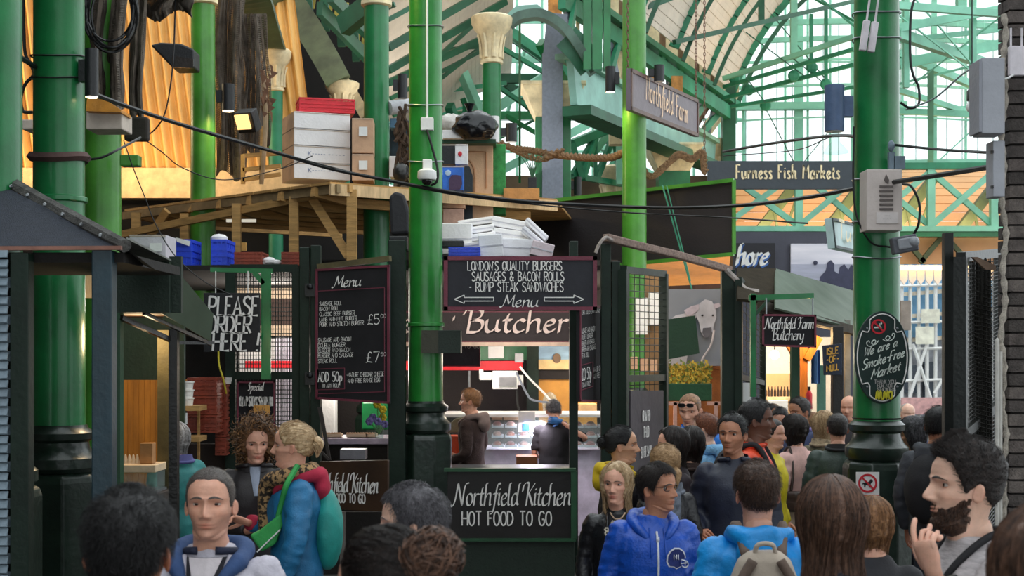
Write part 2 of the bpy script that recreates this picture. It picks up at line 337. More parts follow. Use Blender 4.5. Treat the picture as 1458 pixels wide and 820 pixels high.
# ------------------------------------------------------------------ cast iron columns
def column(px, Y, label, m=GREEN, ztop=6.77, r=.16, plinth=True, cap=False, zlow=0., pl=.25, bands=(), ch=1.):
    x = (px-CX)/FPX*Y
    t = thing('cast_iron_column', label, 'column', (x, Y, 0), 'cast iron market columns')
    zp = 1.34
    b = MB(); b.lathe([(r*1.05, zp-.05 if plinth else zlow), (r*1.02, 1.9), (r, 3.2), (r*.95, ztop)], 40, (x, Y, 0))
    for z in bands: b.lathe([(r*1.06, z-.02), (r*1.12, z-.012), (r*1.12, z+.012), (r*1.06, z+.02)], 36, (x, Y, 0))
    b.build('shaft', m, t, True)
    if plinth:
        b = MB(); b.lathe([(pl*1.08, 0), (pl*1.08, zp-.12), (pl*1.03, zp-.08), (pl*.9, zp-.06)], 8, (x, Y, 0), oct_=True)
        b.build('plinth', IRON, t, bevel=.012)
        b = MB(); b.lathe([(pl*.86, zp-.06), (pl*.98, zp-.03), (pl*.98, zp+.03), (pl*.84, zp+.06), (pl*.76, zp+.1), (pl*.74, zp+.13), (pl*.86, zp+.15), (pl*.88, zp+.19), (pl*.72, zp+.22), (r*1.08, zp+.24)], 40, (x, Y, 0))
        b.build('base_moulding', IRON, t, True)
    if cap:
        b = MB(); z = ztop
        b.lathe([(q, z+h_*ch) for q, h_ in ((r*.98, -.02), (r*1.18, 0), (r*1.18, .05), (r*1.05, .07), (r*1.1, .4), (r*1.35, .62), (r*1.9, .74), (r*1.95, .8), (r*2.1, .84), (r*2.15, .98), (r*1.9, 1.02))], 36, (x, Y, 0))
        b.build('capital', CREAM, t, True)
        b = MB()
        for k in range(8):
            a = 2*pi*k/8+.2
            b.grid(lambda u, v: (x+(r*(1.12+.3*v**3)+.025*sin(pi*u))*cos(a+(u-.5)*.5*(1-.6*v)), Y+(r*(1.12+.3*v**3)+.025*sin(pi*u))*sin(a+(u-.5)*.5*(1-.6*v)), z+(.1+.5*v)*ch), 5, 6)
        b.build('acanthus_leaf', CREAM, t, True)
    return t
column(-10, 8.0, 'green iron column cut by the left frame edge behind the kiosk awning', plinth=True)
cB = column(84, 9.0, 'thick glossy green column with black plinth beside the slatted kiosk shutter', bands=(3.02,))
column(146, 12.3, 'lighter green column just behind the thick one by the corrugated wall', GREEN_L, plinth=False)
cD = column(289, 18.0, 'slim yellow-green column standing in front of the corrugated wall', GREEN_L, ztop=6.5, cap=True)
cE = column(536, 17.2, 'slim green column rising through the timber deck left of the central one', GREEN, ztop=6.28, cap=True)
cF = column(606, 13.3, 'central bright green column with white conduit and round camera', GREEN_B, pl=.245, bands=(2.3,))
cG = column(903, 18.3, 'green column in front of the long black board, carrying the hanging brown sign', GREEN_L)
cH = column(1248, 10.0, 'large green column bearing the oval smoke-free sign', GREEN, pl=.225)
column(700, 22.5, 'green column with cream flared capital behind the bin bag', GREEN, ztop=6.66, cap=True, plinth=False, r=.155, ch=.74)
column(393, 21.6, 'thin column with a cream ringed capital beside the hanging nets', TRUSS, ztop=6.05, cap=True, plinth=False, r=.11, ch=.62)
column(487, 24.6, 'far column whose cream capital shows above the red crate', TRUSS, ztop=6.2, cap=True, plinth=False, r=.14, ch=.55)
column(1020, 33.0, 'farthest cream-topped column below the girder end by the gable window', TRUSS, ztop=6.0, cap=True, plinth=False, r=.16)
column(872, 31.0, 'far column with a cream capital just above the black board', TRUSS, ztop=5.1, cap=True, plinth=False, r=.2)
def box_column(px, Y, wpx, y_cap, y_cap_b, y_bot, label, trunk=False):
    x = (px-CX)/FPX*Y; h = S(wpx, Y)/2
    t = thing('box_column', label, 'column', (x, Y, 0), 'square columns with flared cream heads')
    zc, zb = W(0, y_cap, Y).z, W(0, y_cap_b, Y).z
    b = MB(); b.box((x, Y, zb/2), (2*h, 2*h, zb)); b.build('shaft', GREEN, t, bevel=.01)
    b = MB(); H = h*1.75
    b.add([(x-h, Y-h, zb), (x+h, Y-h, zb), (x+h, Y+h, zb), (x-h, Y+h, zb), (x-H, Y-H, zc), (x+H, Y-H, zc), (x+H, Y+H, zc), (x-H, Y+H, zc)], [(0, 3, 2, 1), (4, 5, 6, 7), (0, 1, 5, 4), (1, 2, 6, 5), (2, 3, 7, 6), (3, 0, 4, 7)])
    b.box((x, Y, zc+.03), (2*H+.04, 2*H+.04, .06)); b.build('flared_capital', CREAM, t, bevel=.01)
    if trunk:
        b = MB(); b.box((x-.02, Y-H-.02, (zc+.1)/2+.6), (h*1.15, .09, zc-.3)); b.beam((x-.02, Y-H-.02, zc+.3), (x+.06, Y-H-.1, zc+1.15), h*1.15, .09, up=(0, 1, 0)); b.build('cable_trunking', GREY, t, bevel=.005)
    return t
box_column(787, 24.0, 50, 128, 170, 280, 'square green column with flared cream head and grey trunking', True)
box_column(958, 30.0, 44, 212, 246, 280, 'square column with flared cream head behind the long black board')

# ------------------------------------------------------------------ walls at the back
b = MB(); n = 150
def corr(u, v):
    x = -12+u*8.2; z = 4.85+v*5.7
    return (x+.8*(1-v), 21.6+.045*sin(x*2*pi/.155)+(.9*v*v), z)
b.grid(corr, 760, 5); cw = struct(b.build('wall_back', CORR, smooth=True))
b = MB(); b.box((-7.2, 21.6, 4.62), (8, .3, .46)); struct(b.build('trim_1', mat('lit cream sill', '#EBC58E', .6)))
b = MB(); b.box((-6.2, 21.95, 2.25), (11, .2, 4.45)); struct(b.build('wall_deck_darkness', DARK))  # black sheet in place of the darkness under the deck
b = MB(); b.box((-4.4, 30, 5), (3.0, .3, 12)); b.box((-6, 26, 8.5), (.3, 8, 7)); struct(b.build('wall_dark_arch', DARK))  # black fill for the dark void behind the arch
b = MB()
b.R(560, 250, 1060, 700, 33.6, .3); struct(b.build('wall_far', mat('dim far wall', '#6E5C48', .8, var=.4, scale=1)))
b = MB(); b.R(175, 345, 350, 357, 20.4, .05); struct(b.build('trim_2', CORR))

# ------------------------------------------------------------------ arcade on the left: spandrels, slats and top girder
def spandrel(a, c, rise, wd, name='arch_spandrel'):
    """quarter-curved plate girder from a springing point up to a crown"""
    pass
ar = thing('arcade_girder', 'riveted curved girders with slats running along the left columns', 'girder', W(390, 70, 21.6))
def curve_plate(pts, half, th, m, name, par):
    mb = MB(); P = smooth_path(pts, 6); k = len(P); v = []
    for i in range(k):
        t = (P[min(k-1, i+1)]-P[max(0, i-1)]).normalized(); nrm = Vector((t.z, 0, -t.x)).normalized()
        for s in (-1, 1):
            for q in (-th/2, th/2): v.append(P[i]+nrm*s*half+Vector((0, q, 0)))
    f = []
    for i in range(k-1):
        a, c = 4*i, 4*i+4
        f += [(a, a+2, c+2, c), (a+1, c+1, c+3, a+3), (a, c, c+1, a+1), (a+2, a+3, c+3, c+2)]
    f += [(0, 1, 3, 2), (4*k-4, 4*k-2, 4*k-1, 4*k-3)]
    mb.add(v, f); return mb.build(name, m, par)
ARCHM = mat('dusty green girder', '#5B6B4C', .6, var=.45, scale=2.5, bump=.06)
curve_plate([W(482, 116, 24.4), W(458, 72, 23.6), W(432, 30, 22.7), W(400, -12, 21.7), W(350, -50, 20.9)], .22, .25, ARCHM, 'curved_rib', ar)
curve_plate([W(382, 70, 21.4), W(372, 38, 20.8), W(360, 2, 20.2), W(340, -30, 19.6)], .26, .25, mat('olive girder', '#3C5138', .55, var=.35, scale=3), 'curved_rib', ar)
curve_plate([W(398, 68, 21.7), W(398, 30, 22), W(397, -20, 22)], .05, .1, TEAL, 'edge_strip', ar)
b = MB(); b.beam(W(455, 12, 22.5), W(560, 120, 27), .10, .22); b.beam(W(470, -6, 22.5), W(560, 84, 27), .12, .2); b.build('top_chord', TRUSS_D, ar)
b = MB()
for i in range(13):
    t = i/12; p, q = W(432, 0, 23).lerp(W(552, 122, 27.2), t), W(440, -40, 23).lerp(W(556, 56, 27.2), t)
    b.beam(p, q, .09, .05)
b.build('louvre_slat', [mat('weathered yellow slat', '#B9A94E', .7, var=.5, scale=3)], ar, stuff=True)
for i in range(6):
    b = MB(); t = i/5; p = W(440, 20, 22.8).lerp(W(545, 125, 27), t); b.beam(p, p+Vector((-.05, 0, 1.0)), .13, .1); b.build('upright', TRUSS_D, ar)
curve_plate([W(520, 165, 27), W(500, 130, 26.2), W(470, 90, 25.5)], .1, .1, CREAM, 'curved_rib', ar)
# brackets over slim column caps
b = MB(); b.beam(W(488, 38, 18), W(545, -8, 17.6), .16, .25); b.beam(W(505, 30, 18), W(562, 6, 17.8), .05, .06); b.build('bracket_arm', TRUSS_D, ar)

# ------------------------------------------------------------------ boarded roof slopes
def board_plane(name, A, B, C, D, n, m, gap=.012, th=.03):
    """ceiling of n boards between edge A-B and edge D-C; each board a piece proud of the next"""
    root = sroot(name, tuple(A)); A, B, C, D = map(Vector, (A, B, C, D))
    for i in range(n):
        t0, t1 = i/n, (i+1)/n-gap/n*3
        mb = MB(); mb.quad(A.lerp(D, t0), B.lerp(C, t0), B.lerp(C, t1), A.lerp(D, t1), th*(1+.25*(i % 2))); mb.build('board', m, root)
    return root
board_plane('ceiling_middle', W(548, 175, 27), W(548, -40, 20.5), W(735, -110, 24), W(728, 118, 34), 30, BOARD_W)
lamp('roof_fill', 'AREA', W(640, 250, 24), 45, (1, .93, .84), 3, (radians(180), 0, 0), size_y=3)  # unseen upward fill, added to brighten the roof boards
rf = thing('roof_rafters', 'dark green rafters and purlins under the cream boarded middle roof', 'rafters', W(640, 60, 24))
for i, (a, c) in enumerate(((((553, 100, 22.5)), (720, 2, 25)), ((553, 68, 21.8), (690, -12, 23.4)), ((556, 140, 24.4), (705, 62, 27)), ((553, 118, 23.4), (720, 40, 26)), ((553, 28, 21), (660, -30, 22)))):
    m_ = MB(); m_.beam(W(*a), W(*c), .08 if i in (0, 1, 3) else .05, .12 if i in (0, 1, 3) else .07); m_.build('rafter', TRUSS_D, rf)
for a, c in (((620, 85, 24), (690, 20, 25.5)), ((640, 70, 25), (700, 65, 26)), ((560, 165, 26), (700, 55, 28))):
    m_ = MB(); m_.beam(W(*a), W(*c), .05, .07); m_.build('tie_rod', TRUSS_D, rf)
def sprout(name, label, cat, nodes, edges, m, w_=.09, h_=.12, loc=None, part='member', group=None):
    t = thing(name, label, cat, W(*nodes[0]) if loc is None else loc, group)
    for e in edges:
        a, c = W(*nodes[e[0]]), W(*nodes[e[1]]); k = e[2] if len(e) > 2 else 1
        mb = MB(); mb.beam(a, c, w_*k, h_*k); mb.build(part, m, t)
    return t
# vaulted right nave: boards between a near arch and a far arch
fa = [(1040, 128), (1052, 98), (1068, 66), (1088, 34), (1114, 0), (1150, -34), (1195, -62), (1240, -80)]
Yf, Yn = 33.0, 22.0
E1 = W(1040, 128, Yf); E0 = W(872, -8, Yn)
root = sroot('ceiling_right', tuple(E1))
prof = smooth_path([W(x, y, Yf)-E1 for x, y in fa], 5); off = E0-E1
for i in range(len(prof)-1):
    mb = MB(); p, q = prof[i], prof[i]+(prof[i+1]-prof[i])*.95
    mb.quad(E1+p, E1+q, E1+off+q, E1+off+p, .03*(1+.3*(i % 2))); mb.build('board', BOARD_W, root)
ribs = thing('vault_ribs', 'green arched ribs and ties carrying the boarded vault on the right', 'ribs', tuple(E1))
for k, s in ((0., 1.25), (.28, 1), (.58, 1), (.86, 1)):
    pts = [E1+off*k+p*.985+Vector((0, 0, -.06)) for p in prof[::3]]
    mb = MB()
    for a, c in zip(pts[:-1], pts[1:]): mb.beam(a, c+(c-a)*.05, .12*s, .2*s)
    mb.build('arched_rib', TRUSS, ribs)
    mb = MB()
    for a, c in zip(pts[:-1], pts[1:]): mb.beam(a+Vector((.16, -.1, -.28)), c+Vector((.16, -.1, -.28)), .08*s, .08*s)
    mb.build('lower_rib', TRUSS_D, ribs)
for a, c, wd in (((960, 60, 26), (1215, 2, 30), .09), ((920, 10, 24), (1005, -22, 25), .1), ((1084, 30, 30), (1084, -20, 30), .12)):
    mb = MB(); mb.beam(W(*a), W(*c), wd, wd); mb.build('tie_bar', TRUSS_D, ribs)

# ------------------------------------------------------------------ right-hand nave girder with clerestory slats
gd = thing('clerestory_girder', 'deep green lattice girder with cream slats above the brown hanging sign', 'girder', W(800, 150, 23.4))
nt0, ft0 = W(806, 84, 23.2), W(1012, 205, 32.5)
nb0, fb0 = W(812, 150, 23.2), W(1010, 236, 32.5)
b = MB(); b.quad(nb0, fb0, ft0, nt0, .12); b.build('web_plate', TEAL, gd)
b = MB(); b.beam(nt0+Vector((0, -.1, .03)), ft0+Vector((0, -.1, .03)), .4, .09); b.build('top_flange', mat('worn pale green flange', '#7FA88E', .55, var=.45, scale=2), gd)
b = MB(); b.beam(nb0+Vector((.1, -.1, -.1)), fb0+Vector((.1, -.1, -.06)), .5, .16); b.build('bottom_flange', TRUSS_D, gd)
b = MB()
for i in range(26):
    for z in (.12, .6):
        p = nb0.lerp(fb0, .02+.96*i/25)+Vector((-.03, -.13, z)); b.ball(p, .035, 6, 4)
b.build('rivet', GREEN_D, gd, stuff=True)
tc0, tc1 = W(800, -24, 23.6), W(1046, 150, 33)
b = MB(); b.beam(tc0, tc1, .3, .12); b.build('upper_chord', TRUSS, gd); b = MB(); b.beam(tc0+Vector((0, 0, -.28)), tc1+Vector((0, 0, -.28)), .14, .3); b.build('chord_web', TRUSS, gd)
for i in range(10):
    t = i/9; p = tc0.lerp(tc1, t)+Vector((0, .35, .1)); mb = MB(); mb.box(p+Vector((0, .1, .55)), (.34, .08, .95)); mb.build('louvre_slat', CREAM, gd)
for i in range(18):
    t = (i+.3)/18; p = nt0.lerp(ft0, t)+Vector((0, .55, .1)); q = tc0.lerp(tc1, t)+Vector((0, .55, -.1)); mb = MB(); mb.beam(p, q, .22, .06, up=(1, 0, 0)); mb.build('louvre_slat', CREAM if i % 3 else mat('brown backing boards', '#6B5238', .8, var=.4, scale=3), gd)
b = MB(); b.quad(tc0+Vector((0, .7, 0)), tc1+Vector((0, .7, 0)), tc1+Vector((0, .7, 1.1)), tc0+Vector((0, .7, 1.1)), .05); b.build('dark_backing', mat('brown backing boards', '#6B5238', .8, var=.4, scale=3), gd)
for i in range(9):
    t0, t1 = i/9, (i+.55)/9; p = nt0.lerp(ft0, t0); q = tc0.lerp(tc1, t1)
    mb = MB(); mb.beam(p, q, .07, .16); mb.build('lattice_bar', GREEN if i % 2 else TRUSS, gd)
    p = nt0.lerp(ft0, t0+.08); q = tc0.lerp(tc1, max(0, t1-.09)); mb = MB(); mb.beam(p+Vector((0, .12, 0)), q+Vector((0, .12, 0)), .05, .14); mb.build('lattice_bar', GREY, gd)
for px, wd in ((836, .13), (850, .16), (864, .11)):
    mb = MB(); mb.beam(W(px, 100, 22.8), W(px, -30, 22.8), wd, .2, up=(0, 1, 0)); mb.build('upright', TRUSS if wd > .2 else GREEN, gd)
b = MB(); b.beam(W(1037, 335, 32.6), W(1037, 118, 32.6), .3, .3, up=(0, 1, 0)); b.build('end_post', TRUSS_D, gd)
curve_plate([W(845, 104, 23), W(822, 66, 22.8), W(800, 38, 22.8), W(772, 22, 22.8), W(742, 24, 22.8), W(726, 34, 22.8)], .07, .3, mat('grey strap', '#4A6457', .5, var=.4, scale=3), 'curved_rib', gd)
curve_plate([W(842, 96, 22.9), W(825, 72, 22.8), W(806, 52, 22.8)], .22, .05, TRUSS_D, 'curved_rib', gd)
b = MB(); b.PP([(722, 20), (735, 8), (765, 6), (778, 16), (760, 24), (735, 28)], 23.5, .2); b.build('gusset', TEAL, gd)
# rusty ornamental panels seen through the lattice
for (x0, x1, y0, y1) in ((780, 800, -10, 45), (925, 940, 100, 130), (956, 972, 108, 138)):
    b = MB(); b.R(x0, y0, x1, y1, 27.5, .04); b.build('rusty_panel', mat('orange panel', '#C98A45', .7, var=.5, scale=6), gd)

# ------------------------------------------------------------------ far glazed wall of the middle nave and its trusses
def glazing(name, x0, y0, x1, y1, Y, nx, ny, fm, bar=.05, bulge=None):
    root = sroot(name, tuple(W((x0+x1)/2, y1, Y)))
    for i in range(nx):
        for j in range(ny):
            mb = MB(); a, c = x0+(x1-x0)*i/nx, x0+(x1-x0)*(i+1)/nx; e, f_ = y0+(y1-y0)*j/ny, y0+(y1-y0)*(j+1)/ny
            mb.R(a, e, c, f_, Y, .01); mb.build('pane', SKYGL, root)
    mb = MB()
    for i in range(nx+1): px = x0+(x1-x0)*i/nx; mb.beam(W(px, y0, Y-.03), W(px, y1, Y-.03), bar, bar, up=(0, 1, 0))
    for j in range(ny+1): py = y0+(y1-y0)*j/ny; mb.beam(W(x0, py, Y-.03), W(x1, py, Y-.03), bar, bar)
    mb.build('window_frame', fm, root); return root
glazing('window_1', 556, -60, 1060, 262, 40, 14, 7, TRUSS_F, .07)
board_plane('ceiling_far', W(560, 190, 38), W(560, -60, 30), W(655, -120, 33), W(665, 175, 39), 22, BOARD_W)
fr = thing('glazed_roof_truss', 'crossing green truss members before the white glazed end of the middle nave', 'truss', W(740, 250, 30))
segs = [((700, 60), (830, 135)), ((650, 190), (790, 100)), ((640, 235), (800, 150)), ((655, 120), (700, 240)), ((630, 130), (720, 118)), ((640, 60), (700, 200)), ((720, 120), (800, 190)), ((720, 165), (880, 255)),
        ((690, 110), (770, 165)), ((700, 250), (850, 170)), ((720, 52), (775, 90)), ((740, 30), (740, 260)), ((660, 30), (660, 160)), ((630, 85), (900, 85)), ((640, 112), (900, 112)), ((640, 165), (880, 165)), ((690, 20), (860, 140)),
        ((750, 60), (720, 170)), ((810, 60), (760, 170)), ((770, 60), (830, 170)), ((640, 150), (670, 250)), ((840, 200), (930, 250)), ((790, 215), (900, 170)), ((820, 250), (870, 180)), ((855, 260), (905, 190)), ((640, 40), (735, 120)), ((770, 200), (930, 205)), ((560, 155), (640, 95)), ((560, 185), (700, 140))]
rs = random.Random(3)
for i, (a, c) in enumerate(segs):
    Y = 27+rs.random()*10; th = rs.choice((.05, .07, .12, .16))
    mb = MB(); mb.beam(W(a[0], a[1], Y), W(c[0], c[1], Y+1.2), th, th*1.3); mb.build('member', (TRUSS, TRUSS_F, TRUSS_D, GREEN)[i % 4], fr)
b = MB(); b.PP([(868, 62), (894, 62), (894, 205), (868, 205)], 27.5, .3); fr2 = b.build('slatted_cream_panel', CREAM, fr)
# lattice brackets behind the rope
sprout('lattice_bracket', 'green zigzag bracket girder with scrollwork below the big girder', 'girder', [(815, 205, 29), (880, 178, 30), (815, 250, 29), (885, 262, 30), (848, 196, 29.5), (848, 258, 29.5), (870, 180, 30), (830, 255, 29)],
       [(0, 1, 1.4), (2, 3), (0, 7), (7, 4), (4, 5, .8), (5, 1), (6, 3), (2, 4)], TRUSS, .1, .12)
b = MB(); b.R(878, 172, 892, 262, 29.5, .2); tag(b.build('steel_stanchion', TRUSS_F), 'pale green stanchion standing beyond the twisted rope', 'post')

# ------------------------------------------------------------------ gable fan window and roof on the right
gw = sroot('window_2', tuple(W(1220, 232, 35)))
xs_ = [1030, 1058, 1085, 1118, 1150, 1182, 1215, 1250, 1285, 1330, 1375, 1430]; ys_ = [-70, -20, 30, 58, 88, 152, 240]
for i in range(len(xs_)-1):
    for j in range(len(ys_)-1):
        mb = MB(); mb.R(xs_[i], ys_[j], xs_[i+1], ys_[j+1], 35, .01); mb.build('pane', SKYGL, gw)
b = MB()
for i, x in enumerate(xs_): b.beam(W(x, -70, 34.95), W(x, 236, 34.95), .12 if x in (1030, 1137, 1215, 1330) else .045, .08, up=(0, 1, 0))
b.beam(W(1137, 20, 34.9), W(1137, 236, 34.9), .2, .14, up=(0, 1, 0))
for y in ys_: b.beam(W(1030, y, 34.95), W(1430, y, 34.95), .035, .035)
b.beam(W(1030, 152, 34.8), W(1290, 150, 34.8), .25, .18); b.beam(W(1280, 160, 34.8), W(1430, 160, 34.8), .16, .12); b.beam(W(1030, 238, 34.8), W(1430, 232, 34.8), .25, .2)
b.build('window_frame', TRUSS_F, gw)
for i in range(46):
    pass
b = MB()
for x in range(1040, 1425, 22): b.beam(W(x, 30, 34.98), W(x, 236, 34.98), .02, .02, up=(0, 1, 0))
b.build('glazing_bar', mat('thin grey bar', '#9FB0AE', .5, bump=0), gw, stuff=True)
b = MB()
for y, w_ in ((38, .22), (62, .2), (92, .1), (128, .1), (174, .07)):
    P = [W(1030+i*26, y-13*(1-((i-7.5)/7.5)**2)*.6, 34.2) for i in range(16)]
    for a, c in zip(P[:-1], P[1:]): b.beam(a, c, w_*.5, w_*.6)
b.build('arched_transom', TRUSS_F, gw)
tr = thing('gable_truss', 'green bowstring truss with tie rods hanging before the gable window', 'truss', W(1130, 150, 29))
for a, c, w_ in (((1030, 112, 31), (1216, 52, 29), .14), ((1030, 124, 31), (1216, 70, 29), .11), ((1030, 140, 31), (1216, 92, 29.5), .12), ((1040, 152, 31), (1216, 124, 30), .10),
                 ((1098, 20, 30), (1186, 125, 30), .03), ((1062, 46, 30), (1145, 108, 30), .03), ((1130, 0, 30), (1130, 84, 30), .2), ((1130, 84, 30), (1215, 152, 30), .03), ((1062, 110, 30), (1090, 146, 30), .03), ((1155, 20, 30), (1155, 95, 30), .1),
                 ((1176, 10, 30), (1176, 120, 30), .1), ((1145, -10, 30), (1216, 30, 29), .07), ((1040, 175, 33), (1052, 110, 33), .03), ((1085, 145, 33), (1130, 230, 33), .03), ((1145, 230, 33), (1210, 150, 33), .03), ((1158, -10, 28), (1220, 40, 28), .05)):
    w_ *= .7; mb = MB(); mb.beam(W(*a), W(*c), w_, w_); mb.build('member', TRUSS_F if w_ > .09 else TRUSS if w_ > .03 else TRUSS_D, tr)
for p in ((1046, 112, 31), (1066, 128, 31), (1130, 108, 30), (1156, 96, 30), (1176, 120, 30), (1090, 150, 31)):
    mb = MB(); mb.ball(W(*p), (.13, .04, .13), 8, 6); mb.build('gusset_plate', TRUSS, tr)
gr = sroot('ceiling_glass', tuple(W(1350, 100, 27)))
for i in range(9):
    for j in range(4):
        A, B, C, D = W(1270, -60, 22), W(1440, -60, 22), W(1440, 170, 33), W(1270, 120, 33)
        f = lambda u, v: (A.lerp(B, u)).lerp(D.lerp(C, u), v)
        mb = MB(); mb.quad(f(i/9, j/4), f((i+.94)/9, j/4), f((i+.94)/9, (j+.96)/4), f(i/9, (j+.96)/4), .012); mb.build('pane', SKYGL, gr)
rt = thing('glass_roof_truss', 'pale green rafters and struts under the white glass roof right of the large column', 'truss', W(1350, 150, 26))
for a, c, w_ in (((1278, 40, 24), (1430, 12, 25), .16), ((1278, 8, 23), (1430, 20, 24), .14), ((1278, 48, 24), (1425, 98, 27), .2), ((1278, 58, 25), (1425, 42, 26), .1), ((1278, 92, 26), (1430, 62, 27), .22),
                 ((1278, 76, 26), (1425, 138, 29), .16), ((1385, -10, 25), (1385, 140, 25), .14), ((1325, 95, 26), (1325, 235, 28), .16), ((1290, -10, 25), (1290, 125, 25), .13), ((1300, -5, 24), (1400, 110, 25), .03), ((1430, 20, 25), (1300, 120, 26), .03),
                 ((1278, 20, 24), (1420, 130, 25), .03), ((1278, 128, 27), (1425, 175, 29), .12), ((1278, 158, 28), (1425, 165, 28), .14), ((1330, 235, 28), (1390, 180, 28), .03), ((1368, -5, 25), (1368, 25, 25), .2), ((1278, 120, 27), (1400, 90, 27), .05)):
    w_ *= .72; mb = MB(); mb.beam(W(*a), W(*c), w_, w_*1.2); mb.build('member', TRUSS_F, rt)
# ------------------------------------------------------------------ lattice beam across the right, orange barrel vault behind it
tb = thing('lattice_beam', 'bright green cross-braced beam spanning the lane above the fish market wall', 'beam', W(1230, 330, 27))
b = MB(); b.beam(W(1030, 326, 27), W(1440, 326, 27), .2, .1); b.build('bottom_chord', TRUSS_F, tb)
b = MB(); b.beam(W(1030, 334, 27.1), W(1440, 334, 27.1), .3, .1); b.build('bottom_flange', GREEN, tb)
b = MB(); b.beam(W(1030, 238, 27), W(1440, 236, 27), .2, .12); b.build('top_chord', TRUSS, tb)
xs_ = [1030, 1137, 1230, 1325, 1415]
for x in xs_: mb = MB(); mb.beam(W(x, 236, 27), W(x, 328, 27), .14, .14, up=(0, 1, 0)); mb.build('upright', TRUSS_F, tb)
for x0, x1 in zip(xs_[:-1], xs_[1:]):
    for a, c, dy in (((x0, 322), (x1, 244), 0), ((x0, 244), (x1, 322), .08)):
        mb = MB(); mb.beam(W(a[0], a[1], 27+dy), W(c[0], c[1], 27+dy), .08, .11); mb.build('diagonal_brace', TRUSS_F, tb)
b = MB(); c0 = W(1030, 332, 31)
OR = mat('apricot vault boards', '#E2A873', .6, var=.15, scale=1)
vr = sroot('ceiling_vault', tuple(c0))
for i in range(14):
    f = lambda u: Vector((0, 30.5+3.0*(1-cos(u*pi/2)), W(0, 330, 31).z+1.75*sin(u*pi/2)))
    mb = MB(); p, q = f(i/14), f((i+.93)/14); x0, x1 = W(1015, 0, 31).x, W(1450, 0, 31).x
    mb.quad((x0, p.y, p.z), (x1, p.y, p.z), (x1, q.y, q.z), (x0, q.y, q.z), .03); mb.build('board', OR, vr)
for x0 in (1080, 1175, 1270, 1365):
    mb = MB(); mb.beam(W(x0, 330, 29.5), W(x0+62, 250, 29.5), .22, .2); mb.beam(W(x0+20, 290, 29.4), W(x0+28, 330, 29.4), .05, .05); mb.beam(W(x0+58, 270, 29.4), W(x0+38, 330, 29.4), .05, .05)
    mb.build('raking_strut', mat('brown green strut', '#4E5A35', .6, var=.4, scale=3), tb)
# ------------------------------------------------------------------ brick pier, right edge
pr = sroot('wall_right', tuple(W(1470, 1000, 8)))
px0 = W(1437, 0, 8).x; rb = random.Random(5)
b = MB(); b.box((px0+.27, 8.10, 2.2), (.5, .12, 4.4)); b.build('mortar_core', MORT, pr)
for k in range(57):
    z = .02+k*.0765
    xs2 = [(0, .2), (.212, .42), (.432, .55)] if k % 2 else [(0, .1), (.112, .32), (.332, .55)]
    for (a, c) in xs2:
        mb = MB(); j = rb.uniform(-.006, .006); mb.box((px0+(a+c)/2, 8.0+.05+j, z+.032), (c-a, .1, .064)); mb.build('brick', BRICK[rb.randrange(4)], pr)
    mb = MB(); mb.box((px0-.006+.05, 8.135, z+.032), (.1+rb.uniform(-.006, .006), .06, .064)); mb.build('brick', BRICK[rb.randrange(4)], pr)
t = MB(); P = [W(1429+2.5*sin(i*1.7)+1.5*sin(i*.6), 20+i*26, 7.96) for i in range(32)]
t.tube(smooth_path(P, 3), [.016+.006*sin(i*2.3) for i in range(94)], 7)
tag(t.build('foam_covered_pipe', mat('crusted pale pipe', '#B9B0A3', .9, var=.4, scale=30, bump=.3), smooth=True), 'crusted pale pipe running down the left edge of the sooty brick pier', 'pipe')
t = MB(); t.tube([W(1420, 1010, 7.9), W(1420, 490, 7.9)], .013, 8); t.tube([W(1425, 1010, 7.9), W(1425, 500, 7.9)], .009, 8)
t.ball(W(1420, 488, 7.9), (.013, .013, .03), 8, 6)
tag(t.build('conduit', mat('pale conduit', '#C9C5BE', .5), smooth=True), 'thin pale upright conduit beside the brick pier at crowd height', 'pipe')
# junction cabinets and access point
c = thing('junction_cabinet', 'grey metal cabinet high on the brick pier below the cable loops', 'cabinet', W(1412, 190, 7.7))
b = MB(); b.R(1398, 82, 1431, 190, 7.75, .16); b.build('body', mat('grey cabinet paint', '#A4A6AE', .5, var=.1), c, bevel=.005)
b = MB(); b.R(1394, 84, 1398.5, 188, 7.73, .17); b.build('door', mat('shaded grey cabinet paint', '#8D8F98', .5, var=.1), c, bevel=.003)
c = thing('junction_cabinet', 'smaller grey cabinet under the large one on the brick pier', 'cabinet', W(1420, 280, 7.8))
b = MB(); b.R(1414, 200, 1431, 280, 7.8, .12); b.build('body', mat('grey cabinet paint', '#A4A6AE'), c, bevel=.005)
b = MB(); b.R(1412, 214, 1415, 218, 7.78, .02); b.R(1412, 264, 1415, 268, 7.78, .02); b.build('hinge', BLACK, c, stuff=True)
def access_point(px, py, Y, w_, h_, tilt, label):
    c = thing('wireless_access_point', label, 'antenna box', W(px, py, Y), 'wireless boxes with two aerials')
    o = W(px, py, Y); b = MB(); b.box(o, (w_, .04, h_), ry=tilt); b.build('body', mat('off white plastic', '#D9D2D8', .45), c, bevel=.006)
    for s in (-1, 1):
        d = Vector((sin(tilt), 0, cos(tilt))); x = Vector((cos(tilt), 0, -sin(tilt)))
        b = MB(); b.tube([o+x*s*w_*.36+d*h_*.5, o+x*s*w_*.36+d*h_*1.12], .006, 7); b.build('aerial', mat('off white plastic', ''), c, True)
    return c
access_point(1447, 87, 7.86, .085, .165, 0, 'white box with two aerials on the sooty brick pier')
